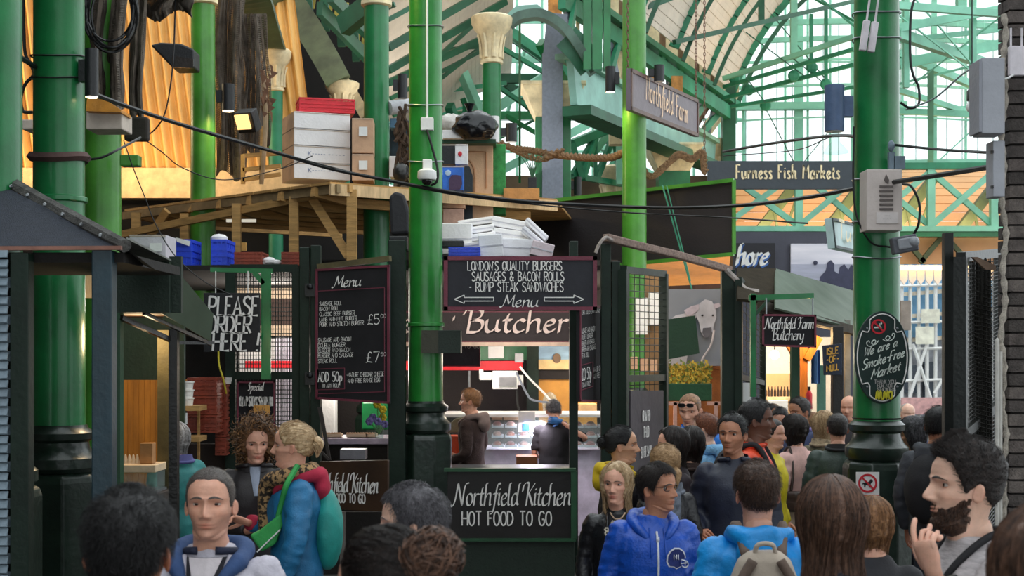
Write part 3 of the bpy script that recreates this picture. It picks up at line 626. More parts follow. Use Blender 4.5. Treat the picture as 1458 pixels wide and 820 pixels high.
def slim_radio(px, py, label):
    c = thing('radio_unit', label, 'antenna box', W(px, py, 9.7), 'slim white radios on the large column')
    o = W(px, py, 9.7); b = MB(); b.box(o, (.046, .04, .21), ry=.14); b.build('body', mat('off white plastic', ''), c, bevel=.006)
    d = Vector((sin(.14), 0, cos(.14))); b = MB(); b.tube([o+d*.1, o+d*.42], .008, 7); b.build('aerial', mat('off white plastic', ''), c, True)
slim_radio(1231, 51, 'left one of two slim white radios strapped high on the large column')
slim_radio(1243, 53, 'right one of two slim white radios strapped high on the large column')
def strap(px, Y, z, r, m, label, th=.006):
    x = (px-CX)/FPX*Y; mb = MB()
    mb.tube([Vector((x+r*cos(a), Y+r*sin(a), z+.012*cos(a*2))) for a in [2*pi*i/28 for i in range(29)]], th, 5)
    return tag(mb.build('cable_strap', m, smooth=True), label, 'strap', 'thin straps round columns')
for i, y in enumerate((22, 58, 258, 318, 368)):
    strap(1248, 10, W(0, y, 10).z, .168, STEEL, ('topmost', 'second', 'third', 'fourth', 'lowest')[i]+' thin metal strap round the large column with the oval sign')
for i, y in enumerate((40, 152, 232)):
    strap(606, 13.3, W(0, y, 13.3).z, .168, STEEL, ('topmost', 'middle', 'lowest')[i]+' thin strap holding the conduit on the central column')
for i, y in enumerate((84, 115)):
    strap(84, 9, W(0, y, 9).z, .172, BLACK, ('upper', 'lower')[i]+' black band round the thick column beside the cylinder lamp')
strap(84, 9, W(0, 226, 9).z, .17, mat('rusty dark band', '#4A3330', .8, var=.4), 'wide dark band round the thick left column above the awning', .03)
# speaker box and security light on the large column
c = thing('alarm_box', 'beige louvred box strapped to the large column above the security light', 'box', W(1258, 330, 9.75))
b = MB(); b.R(1234, 241, 1285, 328, 9.62, .2); b.build('body', mat('beige box paint', '#C9BDB7', .5, var=.08), c, bevel=.006)
for k in range(6):
    mb = MB(); y = 264+k*6.4; mb.R(1253, y, 1272, y+3, 9.605, .02); mb.build('vent_slot', mat('dark slot', '#5B524E'), c)
b = MB(); b.R(1248, 302, 1279, 318, 9.612, .01); b.build('label_plate', mat('pale label', '#D5CCC9'), c)
b = MB(); write(b, '- -- -', W(1263, 308, 9.61), (1, 0, 0), .012, mono=.002, align='c'); write(b, '-- - -- --', W(1263, 313, 9.61), (1, 0, 0), .012, mono=.002, align='c'); b.build('lettering', mat('grey print', '#8A8280'), c)
b = MB(); b.PP([(1259, 256), (1262, 248), (1266, 256), (1265, 262), (1261, 259)], 9.612, .01); b.build('bird_emblem', mat('dark slot', ''), c)
b = MB(); b.R(1266, 216, 1274, 240, 9.7, .04); b.R(1273, 222, 1289, 240, 9.7, .1); b.ball(W(1269, 208, 9.7), (.025, .025, .04), 10, 8); b.build('sensor', mat('bluish grey fitting', '#6E7F8C'), c)
c = thing('security_light', 'dark grey floodlight tilted under the beige louvred box', 'lamp', W(1288, 362, 9.6))
o = W(1287, 348, 9.6); b = MB(); b.box(o, (.17, .09, .115), ry=-.18); b.build('housing', mat('grey lamp housing', '#5D5F66', .5), c, bevel=.01)
b = MB(); b.box(o+Vector((.005, -.05, .005)), (.12, .02, .075), ry=-.18); b.build('lens', mat('pale lens', '#9DA0A6', .2), c, bevel=.01); b = MB(); b.ball(o+Vector((.055, -.06, .015)), (.035, .03, .035), 12, 8); b.build('sensor', mat('pale lens', ''), c, True)
b = MB(); b.tube(smooth_path([W(1285, 262, 9.7), W(1298, 266, 9.6), W(1309, 290, 9.55), W(1308, 318, 9.55), W(1300, 336, 9.6)]), .009, 7); b.tube(smooth_path([W(1216, 180, 9.8), W(1215, 260, 9.8), W(1220, 308, 9.78), W(1240, 345, 9.75), W(1268, 352, 9.65)]), .007, 6); b.build('cable', CABLE, c, True)
# oval sign
o = W(1256, 509, 9.78); A, B_ = S(39, 9.78), S(66, 9.78)
ov = thing('oval_sign', 'dark green oval smoke-free sign with white script on the large column', 'sign', W(1256, 575, 9.78))
el = lambda k, y0: [(o.x+A*k*cos(a)+.0*sin(a), o.z+B_*(k if k > .9 else k)*sin(a)) for a in [2*pi*i/48 for i in range(48)]]
b = MB(); b.prism(el(1, 0), o.y, o.y+.025); b.build('board', mat('sign green black', '#0F2A26', .35, var=.2, scale=3), ov, bevel=.004)
b = MB(); P = []
for i in range(97):
    a = 2*pi*i/96; ca, sa = cos(a), sin(a); k = .91
    for q in (pi*.27, pi*.73, pi*1.27, pi*1.73):
        d = abs((a-q+pi) % (2*pi)-pi); k -= .17*max(0, 1-(d/.16)**4) if d < .16 else 0
    P.append(Vector((o.x+A*k*ca, o.y-.004, o.z+B_*(k+.03)*sa)))
b.tube(P, .0045, 5); b.build('border_line', CHALKW, ov)
for q in (pi*.27, pi*.73, pi*1.27, pi*1.73):
    b = MB(); b.ball((o.x+A*.83*cos(q), o.y-.004, o.z+B_*.84*sin(q)), (.009, .006, .009), 10, 6); b.build('screw', STEEL, ov, True)
ux = Vector((cos(.26), 0, 0)); Wt = mat('sign white', '#DCE5DC', .6, bump=0)
b = MB()
def slope_text(mb, txt, px, py, wpx, h, seed=0, xs=.9):
    write(mb, txt, W(px, py, 9.775), (1, 0, 0), h, xs, mono=.0075, slant=.25, width=S(wpx, 9.775), rise=.32, gap=.5)
slope_text(b, 'We are a', 1229, 508, 48, .060); slope_text(b, 'Smoke-Free', 1227, 527, 60, .068); slope_text(b, 'Market', 1240, 540, 41, .068)
b.build('lettering', Wt, ov)
b = MB(); write(b, 'THANK YOU', W(1260, 546, 9.775), (1, 0, 0), .026, 1, mono=.005, align='c', width=S(30, 9.775)); write(b, 'FOR NOT', W(1260, 551.5, 9.775), (1, 0, 0), .026, 1, mono=.005, align='c', width=S(22, 9.775)); write(b, 'SMOKING', W(1262, 557, 9.775), (1, 0, 0), .024, 1, mono=.005, align='c', width=S(26, 9.775)); b.build('lettering', CHALKG, ov)
b = MB(); b.tube(smooth_path([W(x, y, 9.765) for x, y in ((1247, 568), (1249, 556), (1251, 569), (1254, 556), (1255, 568), (1258, 567), (1259, 557), (1262, 568), (1264, 556), (1266, 567), (1270, 566), (1269, 557), (1265, 560))], 3), .007, 5); b.build('yellow_graffiti', mat('yellow marker', '#C9C02C', .6), ov)
ct = W(1251, 465, 9.77); RED = mat('sign red', '#C8202F', .5, var=.1)
def ring(mb, c, r0, r1, n=36, th=.004):
    v = []
    for i in range(n):
        a = 2*pi*i/n
        for r in (r0, r1): v += [(c.x+r*cos(a), c.y, c.z+r*sin(a)), (c.x+r*cos(a), c.y+th, c.z+r*sin(a))]
    f = []
    for i in range(n):
        p, q = 4*i, 4*((i+1) % n); f += [(p, q, q+2, p+2), (p+1, p+3, q+3, q+1), (p, p+1, q+1, q), (p+2, q+2, q+3, p+3)]
    mb.add(v, f)
b = MB(); ring(b, ct, .040, .052); b.beam(ct+Vector((-.032, 0, .032)), ct+Vector((.032, 0, -.032)), .008, .012); b.build('prohibition_ring', RED, ov)
b = MB(); b.box(ct+Vector((-.005, .002, -.006)), (.05, .004, .011)); b.tube(smooth_path([ct+Vector((.012, .002, .002)), ct+Vector((.006, .002, .018)), ct+Vector((.022, .002, .02)), ct+Vector((.016, .002, .032))]), .0035, 5); b.build('cigarette_symbol', Wt, ov)
b = MB()
for s in (-1, 1):
    sp = [Vector((1257-CX+s*(2+i*1.1), 0, 0)) for i in range(3)]
    pts = [(3, 486), (8, 490), (13, 487), (10, 483), (7, 486), (12, 491), (18, 489), (20, 484), (17, 482), (16, 485)]
    b.tube(smooth_path([W(1254+s*x, y-2-.30*s*x, 9.77) for x, y in pts], 4), .0035, 5)
b.build('scroll_ornament', Wt, ov)
# no-dogs notice on the plinth
nd = thing('no_dogs_notice', 'small white notice with red no-dogs ring on the plinth of the large column', 'sign', W(1235, 706, 9.7))
b = MB(); b.R(1219, 672, 1252, 708, 9.74, .006); b.build('board', WHITEP, nd)
ct = W(1235.5, 688, 9.735); b = MB(); ring(b, ct, .052, .066); b.beam(ct+Vector((-.042, 0, .042)), ct+Vector((.042, 0, -.042)), .008, .012); b.build('prohibition_ring', RED, nd)
b = MB(); dog = [(-9, 2), (-8, -1), (-2, -1), (3, -3), (4, -6), (6, -7), (7, -5), (9, -4), (8, -2), (6, -1), (5, 2), (5, 7), (3, 7), (3, 3), (-3, 3), (-4, 7), (-6, 7), (-6, 3), (-7, 1), (-10, 4)]
b.prism([(ct.x+S(x, 9.73)*.85, ct.z-S(y, 9.73)*.85) for x, y in dog], ct.y+.001, ct.y+.004); b.build('dog_symbol', BLACK, nd)
b = MB(); b.R(1220, 704.5, 1251, 708.5, 9.735, .004); b.build('red_band', RED, nd)
# ------------------------------------------------------------------ lamps
def cyl_lamp(px0, px1, y0, y1, Y, label, m=BLACK, lit=False, arm=0):
    o = W((px0+px1)/2, y1, Y); r = S(px1-px0, Y)/2; h = S(y1-y0, Y)
    t = thing('cylinder_lamp', label, 'lamp', o, 'up-and-down cylinder lamps')
    b = MB(); b.lathe([(r, 0), (r, h), (r*.9, h), (r*.88, h-.02)], 24, o); b.build('housing', m, t, True)
    b = MB(); b.lathe([(r*.86, -.004), (r*.86, .008)], 20, o); b.build('diffuser', glow('warm lamp glass', '#FFE2B0', 6) if lit else mat('dull lamp glass', '#CFCFCF', .3), t)
    if arm: b = MB(); b.box(o+Vector((arm*r*1.3, .02, h*.55)), (r*1.2, .07, h*.45)); b.build('mounting_arm', m, t)
cyl_lamp(121, 140, 70, 138, 8.9, 'black cylinder lamp at the top of the thick left column', lit=True, arm=-1)
cyl_lamp(316, 334, 120, 158, 17.6, 'black cylinder lamp right of the slim yellow-green column', lit=True, arm=-1)
cyl_lamp(566, 580, 106, 140, 16.9, 'black cylinder lamp between the two central columns', arm=-1)
cyl_lamp(862, 876, 95, 131, 18, 'black cylinder lamp left of the hanging brown sign', lit=True, arm=1)
cyl_lamp(931, 946, 93, 116, 18.2, 'black cylinder lamp peeking above the hanging brown sign', arm=-1)
cyl_lamp(1174, 1202, 122, 187, 9.9, 'large bluish cylinder lamp left of the large column', mat('bluish lamp paint', '#4F6485', .5), arm=1)
cyl_lamp(720, 736, 176, 202, 22, 'black cylinder lamp beside the bin bag', arm=-1)
cyl_lamp(817, 828, 252, 278, 24, 'black cylinder lamp low behind the twisted rope', arm=-1)
t = thing('cage_lamp', 'small glass lamp under the bluish cylinder lamp', 'lamp', W(1190, 218, 9.9)); b = MB(); o = W(1190, 218, 9.9)
b.lathe([(.09, 0), (.075, .03), (.03, .08), (.025, .16)], 16, o); b.build('shade', CLEAR, t, True)
t = thing('floodlight', 'square amber-lit floodlight hanging beside the fishing net', 'lamp', W(355, 195, 17)); o = W(353, 172, 17)
b = MB(); b.box(o, (.24, .16, .26), rx=.5, rz=-.35); b.build('housing', BLACK, t, bevel=.01); b = MB(); b.box(o+Vector((-.045, -.09, -.03)), (.18, .02, .18), rx=.5, rz=-.35); b.build('lens', glow('amber lens', '#E8B870', 1.2), t)
t = thing('saucer_lamp', 'flat black floodlight before the corrugated wall', 'lamp', W(246, 98, 17)); b = MB()
b.PP([(214, 64), (228, 60), (258, 62), (276, 70), (276, 96), (246, 97)], 17, .35); b.build('housing', BLACK, t, bevel=.02); b = MB(); b.PP([(250, 80), (275, 84), (275, 97), (247, 96)], 16.97, .02); b.build('lens', mat('smoked lens', '#3A3532', .2), t)
b = MB(); b.tube([W(250, -10, 17.1), W(248, 62, 17.1)], .01, 6); b.build('cable', CABLE, t)
t = thing('pendant_bulb_lamp', 'small hanging lamp with white bulb left of the grey pier cabinet', 'lamp', W(1384, 160, 12)); o = W(1384, 160, 12)
b = MB(); b.lathe([(.045, .1), (.045, .18), (.03, .2)], 14, o); b.build('cap', BLACK, t, True); b = MB(); b.ball(o+Vector((0, 0, .05)), (.05, .05, .06), 14, 10); b.build('bulb', WHITEP, t, True); b = MB(); b.tube([o+Vector((0, 0, .2)), o+Vector((0, 0, 1.4))], .006, 6); b.build('cord', CABLE, t)

# ------------------------------------------------------------------ cables and rope
def cable(pts, r, label, m=CABLE, k=8):
    mb = MB(); mb.tube(smooth_path([W(*p) for p in pts], k), r, 6)
    return tag(mb.build('cable', m, smooth=True), label, 'cable')
cable([(-10, 55, 8), (60, 100, 9), (150, 140, 10), (260, 178, 11), (380, 213, 12), (470, 240, 12.6), (560, 258, 13), (640, 273, 13), (740, 286, 13), (860, 293, 13), (960, 296, 12.6), (1060, 292, 12), (1150, 281, 11), (1230, 266, 10.2), (1320, 252, 9), (1420, 236, 8)], .016, 'thick black cable sagging across the whole aisle')
cable([(300, 190, 11), (420, 224, 12), (520, 250, 13), (640, 276, 13), (760, 291, 13), (900, 303, 12.8), (1040, 310, 12.4), (1150, 318, 11)], .007, 'thin grey cable hanging just under the thick black one')
cable([(1030, 216, 14), (1100, 204, 13), (1190, 193, 11), (1240, 199, 10)], .014, 'dark cable from the fish market sign to the large column')
cable([(1030, 222, 14), (1130, 214, 13), (1180, 196, 11)], .005, 'thin wire under the cable beside the fish market sign')
cable([(1270, 206, 9.8), (1340, 213, 9), (1420, 218, 8)], .01, 'black wire from the large column to the small pier cabinet')
cable([(33, -10, 9), (34, 40, 9), (36, 76, 9), (44, 92, 9), (48, 106, 9), (36, 120, 9), (30, 140, 9), (33, 158, 9), (46, 160, 9)], .011, 'black cable hanging between the two left columns')
cable([(250, -10, 15), (248, 60, 15), (243, 120, 15), (232, 168, 15), (208, 194, 15), (180, 196, 14)], .008, 'black wire looping down before the corrugated wall')
cable([(208, 200, 14), (230, 216, 14), (262, 240, 15), (320, 256, 15.4), (400, 240, 15.6), (445, 222, 15.6)], .006, 'thin wire drooping past the slim column to the white boxes')
cable([(176, 200, 12), (190, 240, 12), (206, 280, 12), (222, 320, 12), (250, 365, 12), (290, 400, 12), (330, 420, 12)], .005, 'thin string slanting down past the blue crate')
cable([(120, 228, 9.4), (145, 224, 9.4), (170, 212, 9.5), (200, 196, 10)], .009, 'short black cable joining the thick column to the wire bundle')
cable([(1305, -10, 9.6), (1297, 20, 9.6), (1296, 80, 9.6), (1300, 106, 9.6), (1308, 125, 9.6), (1308, 148, 9.6), (1296, 154, 9.6), (1282, 146, 9.6)], .009, 'black wire dangling right of the large column')
cable([(1394, 92, 8), (1370, 106, 8.6), (1330, 140, 9.2), (1290, 156, 9.8)], .006, 'pale thin wire slanting from the pier cabinet', mat('pale wire', '#A8B5B8', .5, bump=0))
cable([(1404, 84, 7.8), (1410, 104, 7.8), (1430, 112, 7.8), (1444, 106, 7.85)], .006, 'white lead from the pier cabinet to the aerial box', WHITEP)
b = MB()
for k in range(9):
    r = random.Random(k); cx_, cy_ = 158+r.uniform(-4, 4), 18+r.uniform(-8, 4); a_, b_ = 36+r.uniform(-5, 3), 52+r.uniform(-6, 4)
    b.tube([W(cx_+a_*cos(a), cy_+b_*sin(a), 11.5+.1*k/9+.05*sin(3*a+k)) for a in [2*pi*i/40 for i in range(41)]], .01, 5)
tag(b.build('cable_coil', CABLE, smooth=True), 'coil of black hose hanging at the top beside the thick column', 'coil')
for kk, (pts, lab) in enumerate((([(712, 204, 20), (740, 212, 20), (760, 214, 20), (790, 220, 20), (830, 224, 19.5), (870, 224, 19), (900, 216, 18.6), (925, 250, 18.5), (955, 228, 18.5), (968, 220, 18.5), (985, 226, 18.5), (1000, 218, 18.5), (1004, 245, 18.5)], 'twisted tan rope festooned across the square column'),)):
    P = smooth_path([W(*p) for p in pts], 16); b = MB()
    for s in range(3):
        b.tube([p+Vector((.028*cos(i*.9+s*2.1), .0, .028*sin(i*.9+s*2.1))) for i, p in enumerate(P)], .03, 6)
    tag(b.build('rope', ROPE, smooth=True), lab, 'rope')
b = MB(); P = smooth_path([W(712, 202, 20), W(740, 216, 20), W(770, 226, 20), W(800, 214, 19.9)], 12)
for s in range(2): b.tube([p+Vector((.03*cos(i*.9+s*3.1), .0, .03*sin(i*.9+s*3.1))) for i, p in enumerate(P)], .03, 6)
tag(b.build('rope', ROPE, smooth=True), 'second strand of tan rope looping beside the square column', 'rope')
# chains of the hanging sign
def chain(px, y0, y1, Y, label):
    mb = MB(); a, c = W(px, y0, Y), W(px, y1, Y); n = int(abs(a.z-c.z)/.055)
    for i in range(n):
        z = a.z+(c.z-a.z)*(i+.5)/n; ax = i % 2
        mb.tube([Vector((a.x+.014*cos(q)*(1-ax), Y+.014*cos(q)*ax, z+.036*sin(q))) for q in [2*pi*j/8 for j in range(9)]], .006, 4)
    return tag(mb.build('chain', mat('rusty chain', '#7A5A4C', .6, metal=.4, var=.4), smooth=True), label, 'chain')
chain(894, -20, 100, 17.6, 'long chain holding the near end of the hanging brown sign')
chain(991, -30, 144, 21, 'long chain holding the far end of the hanging brown sign')
chain(1003, -30, 216, 21.4, 'long loose chain hanging just beyond the brown sign')
# ------------------------------------------------------------------ hanging signs
def plate_sign(name, label, corners, th, board_m, frame_m=None, fw=.03, cat='sign', parent=None):
    """corners: top-left, top-right, bottom-right, bottom-left as 3-D points"""
    a, c, d, e = [Vector(p) for p in corners]
    t = thing(name, label, cat, (a+c+d+e)/4)
    b = MB(); b.quad(e, d, c, a, -th); b.build('board', board_m, t, bevel=.003)
    if frame_m:
        n = (d-e).cross(a-e).normalized()*.003; up = (a-e).normalized(); r = (d-e).normalized(); b = MB()
        for p, q in ((a-up*fw/2, c-up*fw/2), (e+up*fw/2, d+up*fw/2)): b.quad(p-up*fw/2+n, q-up*fw/2+n, q+up*fw/2+n, p+up*fw/2+n, .012)
        for p, q in ((e, a), (d-r*fw, c-r*fw)): b.quad(p+n, p+r*fw+n, q+r*fw+n, q+n, .012)
        b.build('frame', frame_m, t)
    return t
YA, YB = 17.5, 20.6
sg = plate_sign('hanging_sign', 'brown hanging sign with pale farm lettering on chains by the slim green column', (W(898, 97, YA), W(994, 142, YB), W(994, 195, YB), W(898, 157, YA)), .06, mat('slate brown board', '#6E6269', .5, var=.15, scale=5), mat('brown sign frame', '#5E4238', .5, var=.3), .05)
a_, c_ = W(898, 127, YA), W(994, 168.5, YB); d_ = c_-a_; mid = a_.lerp(c_, .5)
b = MB(); ux = Vector((d_.x, d_.y, 0)).normalized(); nn = ux.cross(Vector((0, 0, 1))); f_ = lambda q: a_.lerp(c_, q)
write(b, 'Northfield Farm', mid+Vector((0, 0, -.10))+nn*.004, ux, .30, .55, mono=.030, width=d_.xy.length*.62, align='c', gap=1.6, off=.012); b.build('lettering', mat('peach lettering', '#F0C9A4', .6, bump=0), sg)
fs = plate_sign('shop_sign', 'long dark fish market fascia sign with cream letters left of the large column', (W(1008, 229, 22), W(1226, 229, 22), W(1226, 269, 22), W(1008, 269, 22)), .1, mat('slate fascia', '#363E45', .5, var=.15, scale=3))
b = MB(); write(b, 'Furness Fish Markets', W(1122, 254.5, 22), (1, 0, 0), .215, .8, mono=.027, width=S(147, 22), align='c', gap=1.7, off=.012); b.build('lettering', mat('cream lettering', '#EBD9AF', .6, bump=0), fs)
ts = plate_sign('hanging_sign', 'small pale green hanging sign half hidden by the large column', (W(1184, 310, 15.5), W(1240, 325, 17.4), W(1240, 364, 17.4), W(1189, 353, 15.5)), .08, mat('pale green sign', '#A9C0C0', .5, var=.1), mat('dark sign edge', '#3E4A4A'), .03)
a_, c_ = W(1192, 331, 15.5), W(1240, 343, 17.4); d_ = c_-a_
b = MB(); ux = Vector((d_.x, d_.y, 0)).normalized(); write(b, 'Turnips', a_+Vector((0, 0, -.06)), ux, .2, .8, mono=.036, width=d_.xy.length*1.1, gap=1.6, off=.02); b.build('lettering', mat('cream lettering', ''), ts)
# ------------------------------------------------------------------ fish market wall beyond
b = MB(); b.R(1046, 330, 1232, 620, 25, .2); struct(b.build('wall_fish_market', mat('slate shop wall', '#4A4B57', .7, var=.15, scale=2)))
pc = thing('photo_panel', 'pale seaside photo panel with dark silhouettes on the slate wall', 'picture', W(1170, 410, 24.9)); b = MB(); b.R(1126, 347, 1232, 412, 24.93, .05); b.build('board', mat('hazy sea print', '#F0ECF4', .6, var=.3, scale=1.5, stretch=(.3, 1, 2), bump=0, col2='#C9C9D6'), pc)
b = MB(); b.R(1126, 376, 1232, 412, 24.915, .01); b.build('sea', mat('sea print', '#ABADBF', .6, var=.2, scale=3, bump=0, stretch=(.3, 1, 3)), pc)
b = MB(); b.PP([(1164, 412), (1168, 394), (1176, 385), (1178, 374), (1183, 370), (1188, 376), (1188, 386), (1194, 390), (1196, 380), (1202, 376), (1208, 384), (1212, 377), (1220, 380), (1232, 388), (1232, 412)], 24.905, .008); b.ball(W(1161, 374, 24.9), (.04, .01, .04), 8, 6); b.build('silhouettes', mat('silhouette print', '#3A3C55', .6, bump=0), pc)
ss = plate_sign('shop_sign', 'black board with large white script ending partly hidden by a post', (W(1046, 346, 24.8), W(1104, 346, 24.8), W(1104, 384, 24.8), W(1046, 384, 24.8)), .05, mat('ink board', '#15151F', .5))
b = MB(); write(b, 'hore', W(1048, 377, 24.79), (1, 0, 0), .36, .9, nib=.085, slant=.2, gap=.4, width=S(44, 24.8)); b.build('lettering', WHITEP, ss)
b = MB(); write(b, 'hore', W(1049.5, 379, 24.795), (1, 0, 0), .36, .9, nib=.085, slant=.2, gap=.4, width=S(44, 24.8), off=.001); b.build('letter_shadow', mat('sign blue', '#3B6BB5', .5), ss)
# ------------------------------------------------------------------ right shop with glass awning
aw = thing('glass_awning', 'dusty green glass awning over the little shop left of the large column', 'awning', W(1130, 450, 15))
b = MB(); b.quad(W(1104, 382, 15.6), W(1230, 418, 18.0), W(1230, 470, 15.8), W(1104, 438, 13.4), .02); b.build('glass_pane', AWNGL, aw)
b = MB(); b.quad(W(1050, 382, 15), W(1105, 382, 15.6), W(1105, 430, 14), W(1050, 425, 13.6), .03); b.build('side_panel', mat('brown smoked panel', '#2F281D', .9, var=.3, spec=.1), aw)
b = MB(); b.beam(W(1085, 436, 13.6), W(1230, 475, 15.8), .1, .09); b.build('front_beam', mat('weathered dark beam', '#3D3428', .8, var=.5, scale=6), aw)
b = MB(); b.beam(W(1088, 448, 13.8), W(1215, 470, 15.6), .06, .06); b.build('second_beam', mat('weathered dark beam', ''), aw)
br = thing('sign_bracket', 'bright green arm bracket holding the little butchery sign', 'bracket', W(1068, 560, 13.4))
b = MB(); b.beam(W(1066, 424, 13.3), W(1158, 421, 13.3), .05, .05); b.build('arm', GREEN, br); b = MB(); b.beam(W(1072, 565, 13.3), W(1072, 418, 13.3), .05, .05, up=(0, 1, 0)); b.build('upright', GREEN, br)
b = MB(); b.beam(W(1073, 450, 13.3), W(1096, 425, 13.3), .03, .03); b.build('brace', GREEN_D, br)
bs = plate_sign('hanging_sign', 'little black butchery sign with maroon frame on the green arm', (W(1085, 447, 13.2), W(1162, 448, 13.2), W(1162, 495, 13.2), W(1085, 493, 13.2)), .03, CHALK, MAROON, .018)
b = MB(); write(b, 'N*orthfield F*arm', W(1124, 468, 13.16), (1, 0, 0), .105, .8, nib=.013, slant=.15, gap=.35, width=S(68, 13.2), align='c'); write(b, 'B*utchery', W(1122, 484, 13.16), (1, 0, 0), .105, .9, nib=.013, slant=.12, gap=.4, width=S(44, 13.2), align='c'); b.build('lettering', CHALKW, bs)
for i, x in enumerate((1091, 1157)):
    b = MB(); b.tube([W(x, 424, 13.22), W(x, 450, 13.22)], .007, 5); tag(b.build('chain', STEEL), ('left', 'right')[i]+' short chain of the little butchery sign', 'chain')
# shop interior
rm = sroot('wall_shop', tuple(W(1140, 600, 19)))
b = MB(); b.R(1086, 480, 1190, 640, 19.5, .1); b.build('lining', mat('cream shop wall', '#F0DFC8', .7, var=.1), rm)
b = MB(); b.R(1088, 532, 1132, 640, 19.4, .05); b.build('dado', mat('tan panel', '#E0AE77', .7, var=.1), rm)
lamp('shop_lamp', 'POINT', W(1108, 506, 18.6), 22, (1, .8, .55), .1)
bl = thing('pendant_bulb', 'lit round bulb inside the little shop', 'lamp', W(1103, 508, 18.5)); b = MB(); b.ball(W(1103, 505, 18.5), .06, 12, 8); b.build('bulb', glow('bulb glass', '#FFF1D8', 8), bl, True); b = MB(); b.tube([W(1103, 500, 18.5), W(1103, 470, 18.5)], .008, 6); b.build('cord', CABLE, bl)
for i in range(9):
    x = 1090+i*4.5; o = W(x, 565, 18.9); b = MB(); b.lathe([(.018, 0), (.018, .08), (.008, .11), (.008, .14)], 10, o); tag(b.build('bottle', mat('dark bottle glass', '#3A2A1E', .2), smooth=True), 'small dark bottle in the row on the shelf of the little shop', 'bottle', 'bottles on the shop shelf')
b = MB(); b.R(1088, 565, 1130, 569, 18.8, .3); tag(b.build('shelf', TIMB_L), 'pale shelf carrying the bottle row in the little shop', 'shelf')
b = MB(); b.R(1094, 570, 1122, 590, 18.7, .2); tag(b.build('paper_stack', WHITEP, bevel=.005), 'white carton under the bottle shelf in the little shop', 'box')
for nm, r_, Y, m_, lab in (('post', (1127, 455, 1139, 640), 15, GREEN_D, 'dark green post beside the lit little shop'), ('post', (1186, 465, 1201, 660), 14.5, mat('black brown post', '#1A1714', .5), 'black corner post under the glass awning right of the navy poster'), ('post', (1203, 455, 1211, 660), 15.5, mat('grey pipe', '#8C887F'), 'grey downpipe hugging the large column at the awning'), ('post', (1165, 520, 1176, 650), 16.5, mat('turquoise post', '#4F8578', .5), 'turquoise post behind the navy poster')):
    b = MB(); b.post(r_[0], r_[2], r_[1], Y, S(r_[2]-r_[0], Y)); o = b.build(nm, m_, bevel=.004); tag(o, lab, 'post')
op = thing('timber_post', 'orange lit timber post with raking brace under the awning', 'post', W(1141, 660, 15.5)); ORT = mat('orange timber', '#D07A22', .6, var=.3, stretch=(6, 6, 1))
b = MB(); b.post(1134, 1150, 490, 15.5, .13); b.build('upright', ORT, op); b = MB(); b.beam(W(1118, 480, 15.5), W(1136, 512, 15.5), .08, .08); b.beam(W(1166, 480, 15.5), W(1148, 512, 15.5), .08, .08); b.build('brace', ORT, op)
lamp('awning_lamp', 'POINT', W(1160, 480, 15.2), 10, (1, .65, .3), .1)
im = plate_sign('poster', 'navy poster with ochre island lettering hanging from the awning', (W(1171, 492, 14.4), W(1199, 489, 14.4), W(1199, 534, 14.4), W(1173, 534, 14.4)), .02, mat('navy print', '#17243A', .5))
b = MB()
for txt, y, w_ in (('ISLE', 505, 16), ('-OF-', 517, 18), ('MULL', 529, 17)): write(b, txt, W(1185.5, y, 14.37), (1, 0, 0), S(9, 14.4), .8, mono=.013, align='c', width=S(w_, 14.4), rise=.15)
b.build('lettering', mat('ochre print', '#D9A441', .6, bump=0), im)
b = MB(); b.grid(lambda u, v: W(1155+13*u, 498+48*v, 16.2)+Vector((0, .05*sin(u*9), 0)), 12, 6); tag(b.build('blue_apron', mat('blue cloth', '#3D6FB0', .8), solid=0), 'blue apron hanging behind the orange timber post', 'apron')
rx = thing('fire_extinguisher', 'small red extinguisher beside the orange timber post', 'extinguisher', W(1152, 582, 15.2)); b = MB(); o = W(1152, 582, 15.2); b.lathe([(.035, 0), (.035, .16), (.015, .2)], 14, o); b.build('cylinder', RED, rx, True); b = MB(); b.box(o+Vector((0, 0, .22)), (.03, .02, .04)); b.build('valve', BLACK, rx)
# ------------------------------------------------------------------ outdoors through the right-hand opening
bd = thing('scaffolded_building', 'blue sheeted building behind white scaffold seen past the large column', 'building', W(1310, 620, 44))
BLU = mat('blue sheeting', '#86BDE6', .5, var=.3, scale=1.2, bump=.05)
b = MB(); b.R(1190, 345, 1500, 480, 44, .3); b.build('sheeting', BLU, bd); b = MB(); b.R(1190, 480, 1500, 640, 44.2, .3); b.build('lower_wall', mat('busy shopfront', '#B9BCC4', .6, var=.5, scale=2), bd)
for y in (420, 452, 486): b = MB(); b.beam(W(1190, y+6, 43.6), W(1460, y-14, 43.6), .3, .12); b.build('scaffold_board', mat('cream board', '#E5D8C4'), bd)
for x in range(1284, 1432, 12): b = MB(); b.tube([W(x, 340, 43.4), W(x, 660, 43.4)], .06, 6); b.build('scaffold_pole', WHITEP, bd)
for y in (410, 462, 500, 545, 572): b = MB(); b.tube([W(1190, y, 43.3), W(1460, y-8, 43.3)], .05, 6); b.build('scaffold_pole', WHITEP, bd)
for a, c in (((1284, 600), (1320, 490)), ((1300, 490), (1336, 600)), ((1330, 560), (1380, 480))): b = MB(); b.tube([W(*a, 43.2), W(*c, 43.2)], .05, 6); b.build('scaffold_pole', WHITEP, bd)
for r_ in ((1312, 440, 1338, 460), (1304, 465, 1330, 490)): b = MB(); b.R(*r_, 43.1, .03); b.build('notice_board', mat('notice print', '#EFEBD8', .6, var=.3, scale=3), bd)
for i, r_ in enumerate(((1290, 520, 1310, 560), (1316, 515, 1334, 570))): b = MB(); b.R(*r_, 44.0, .3); b.build('window', mat('dim window', '#56606C', .2), bd)
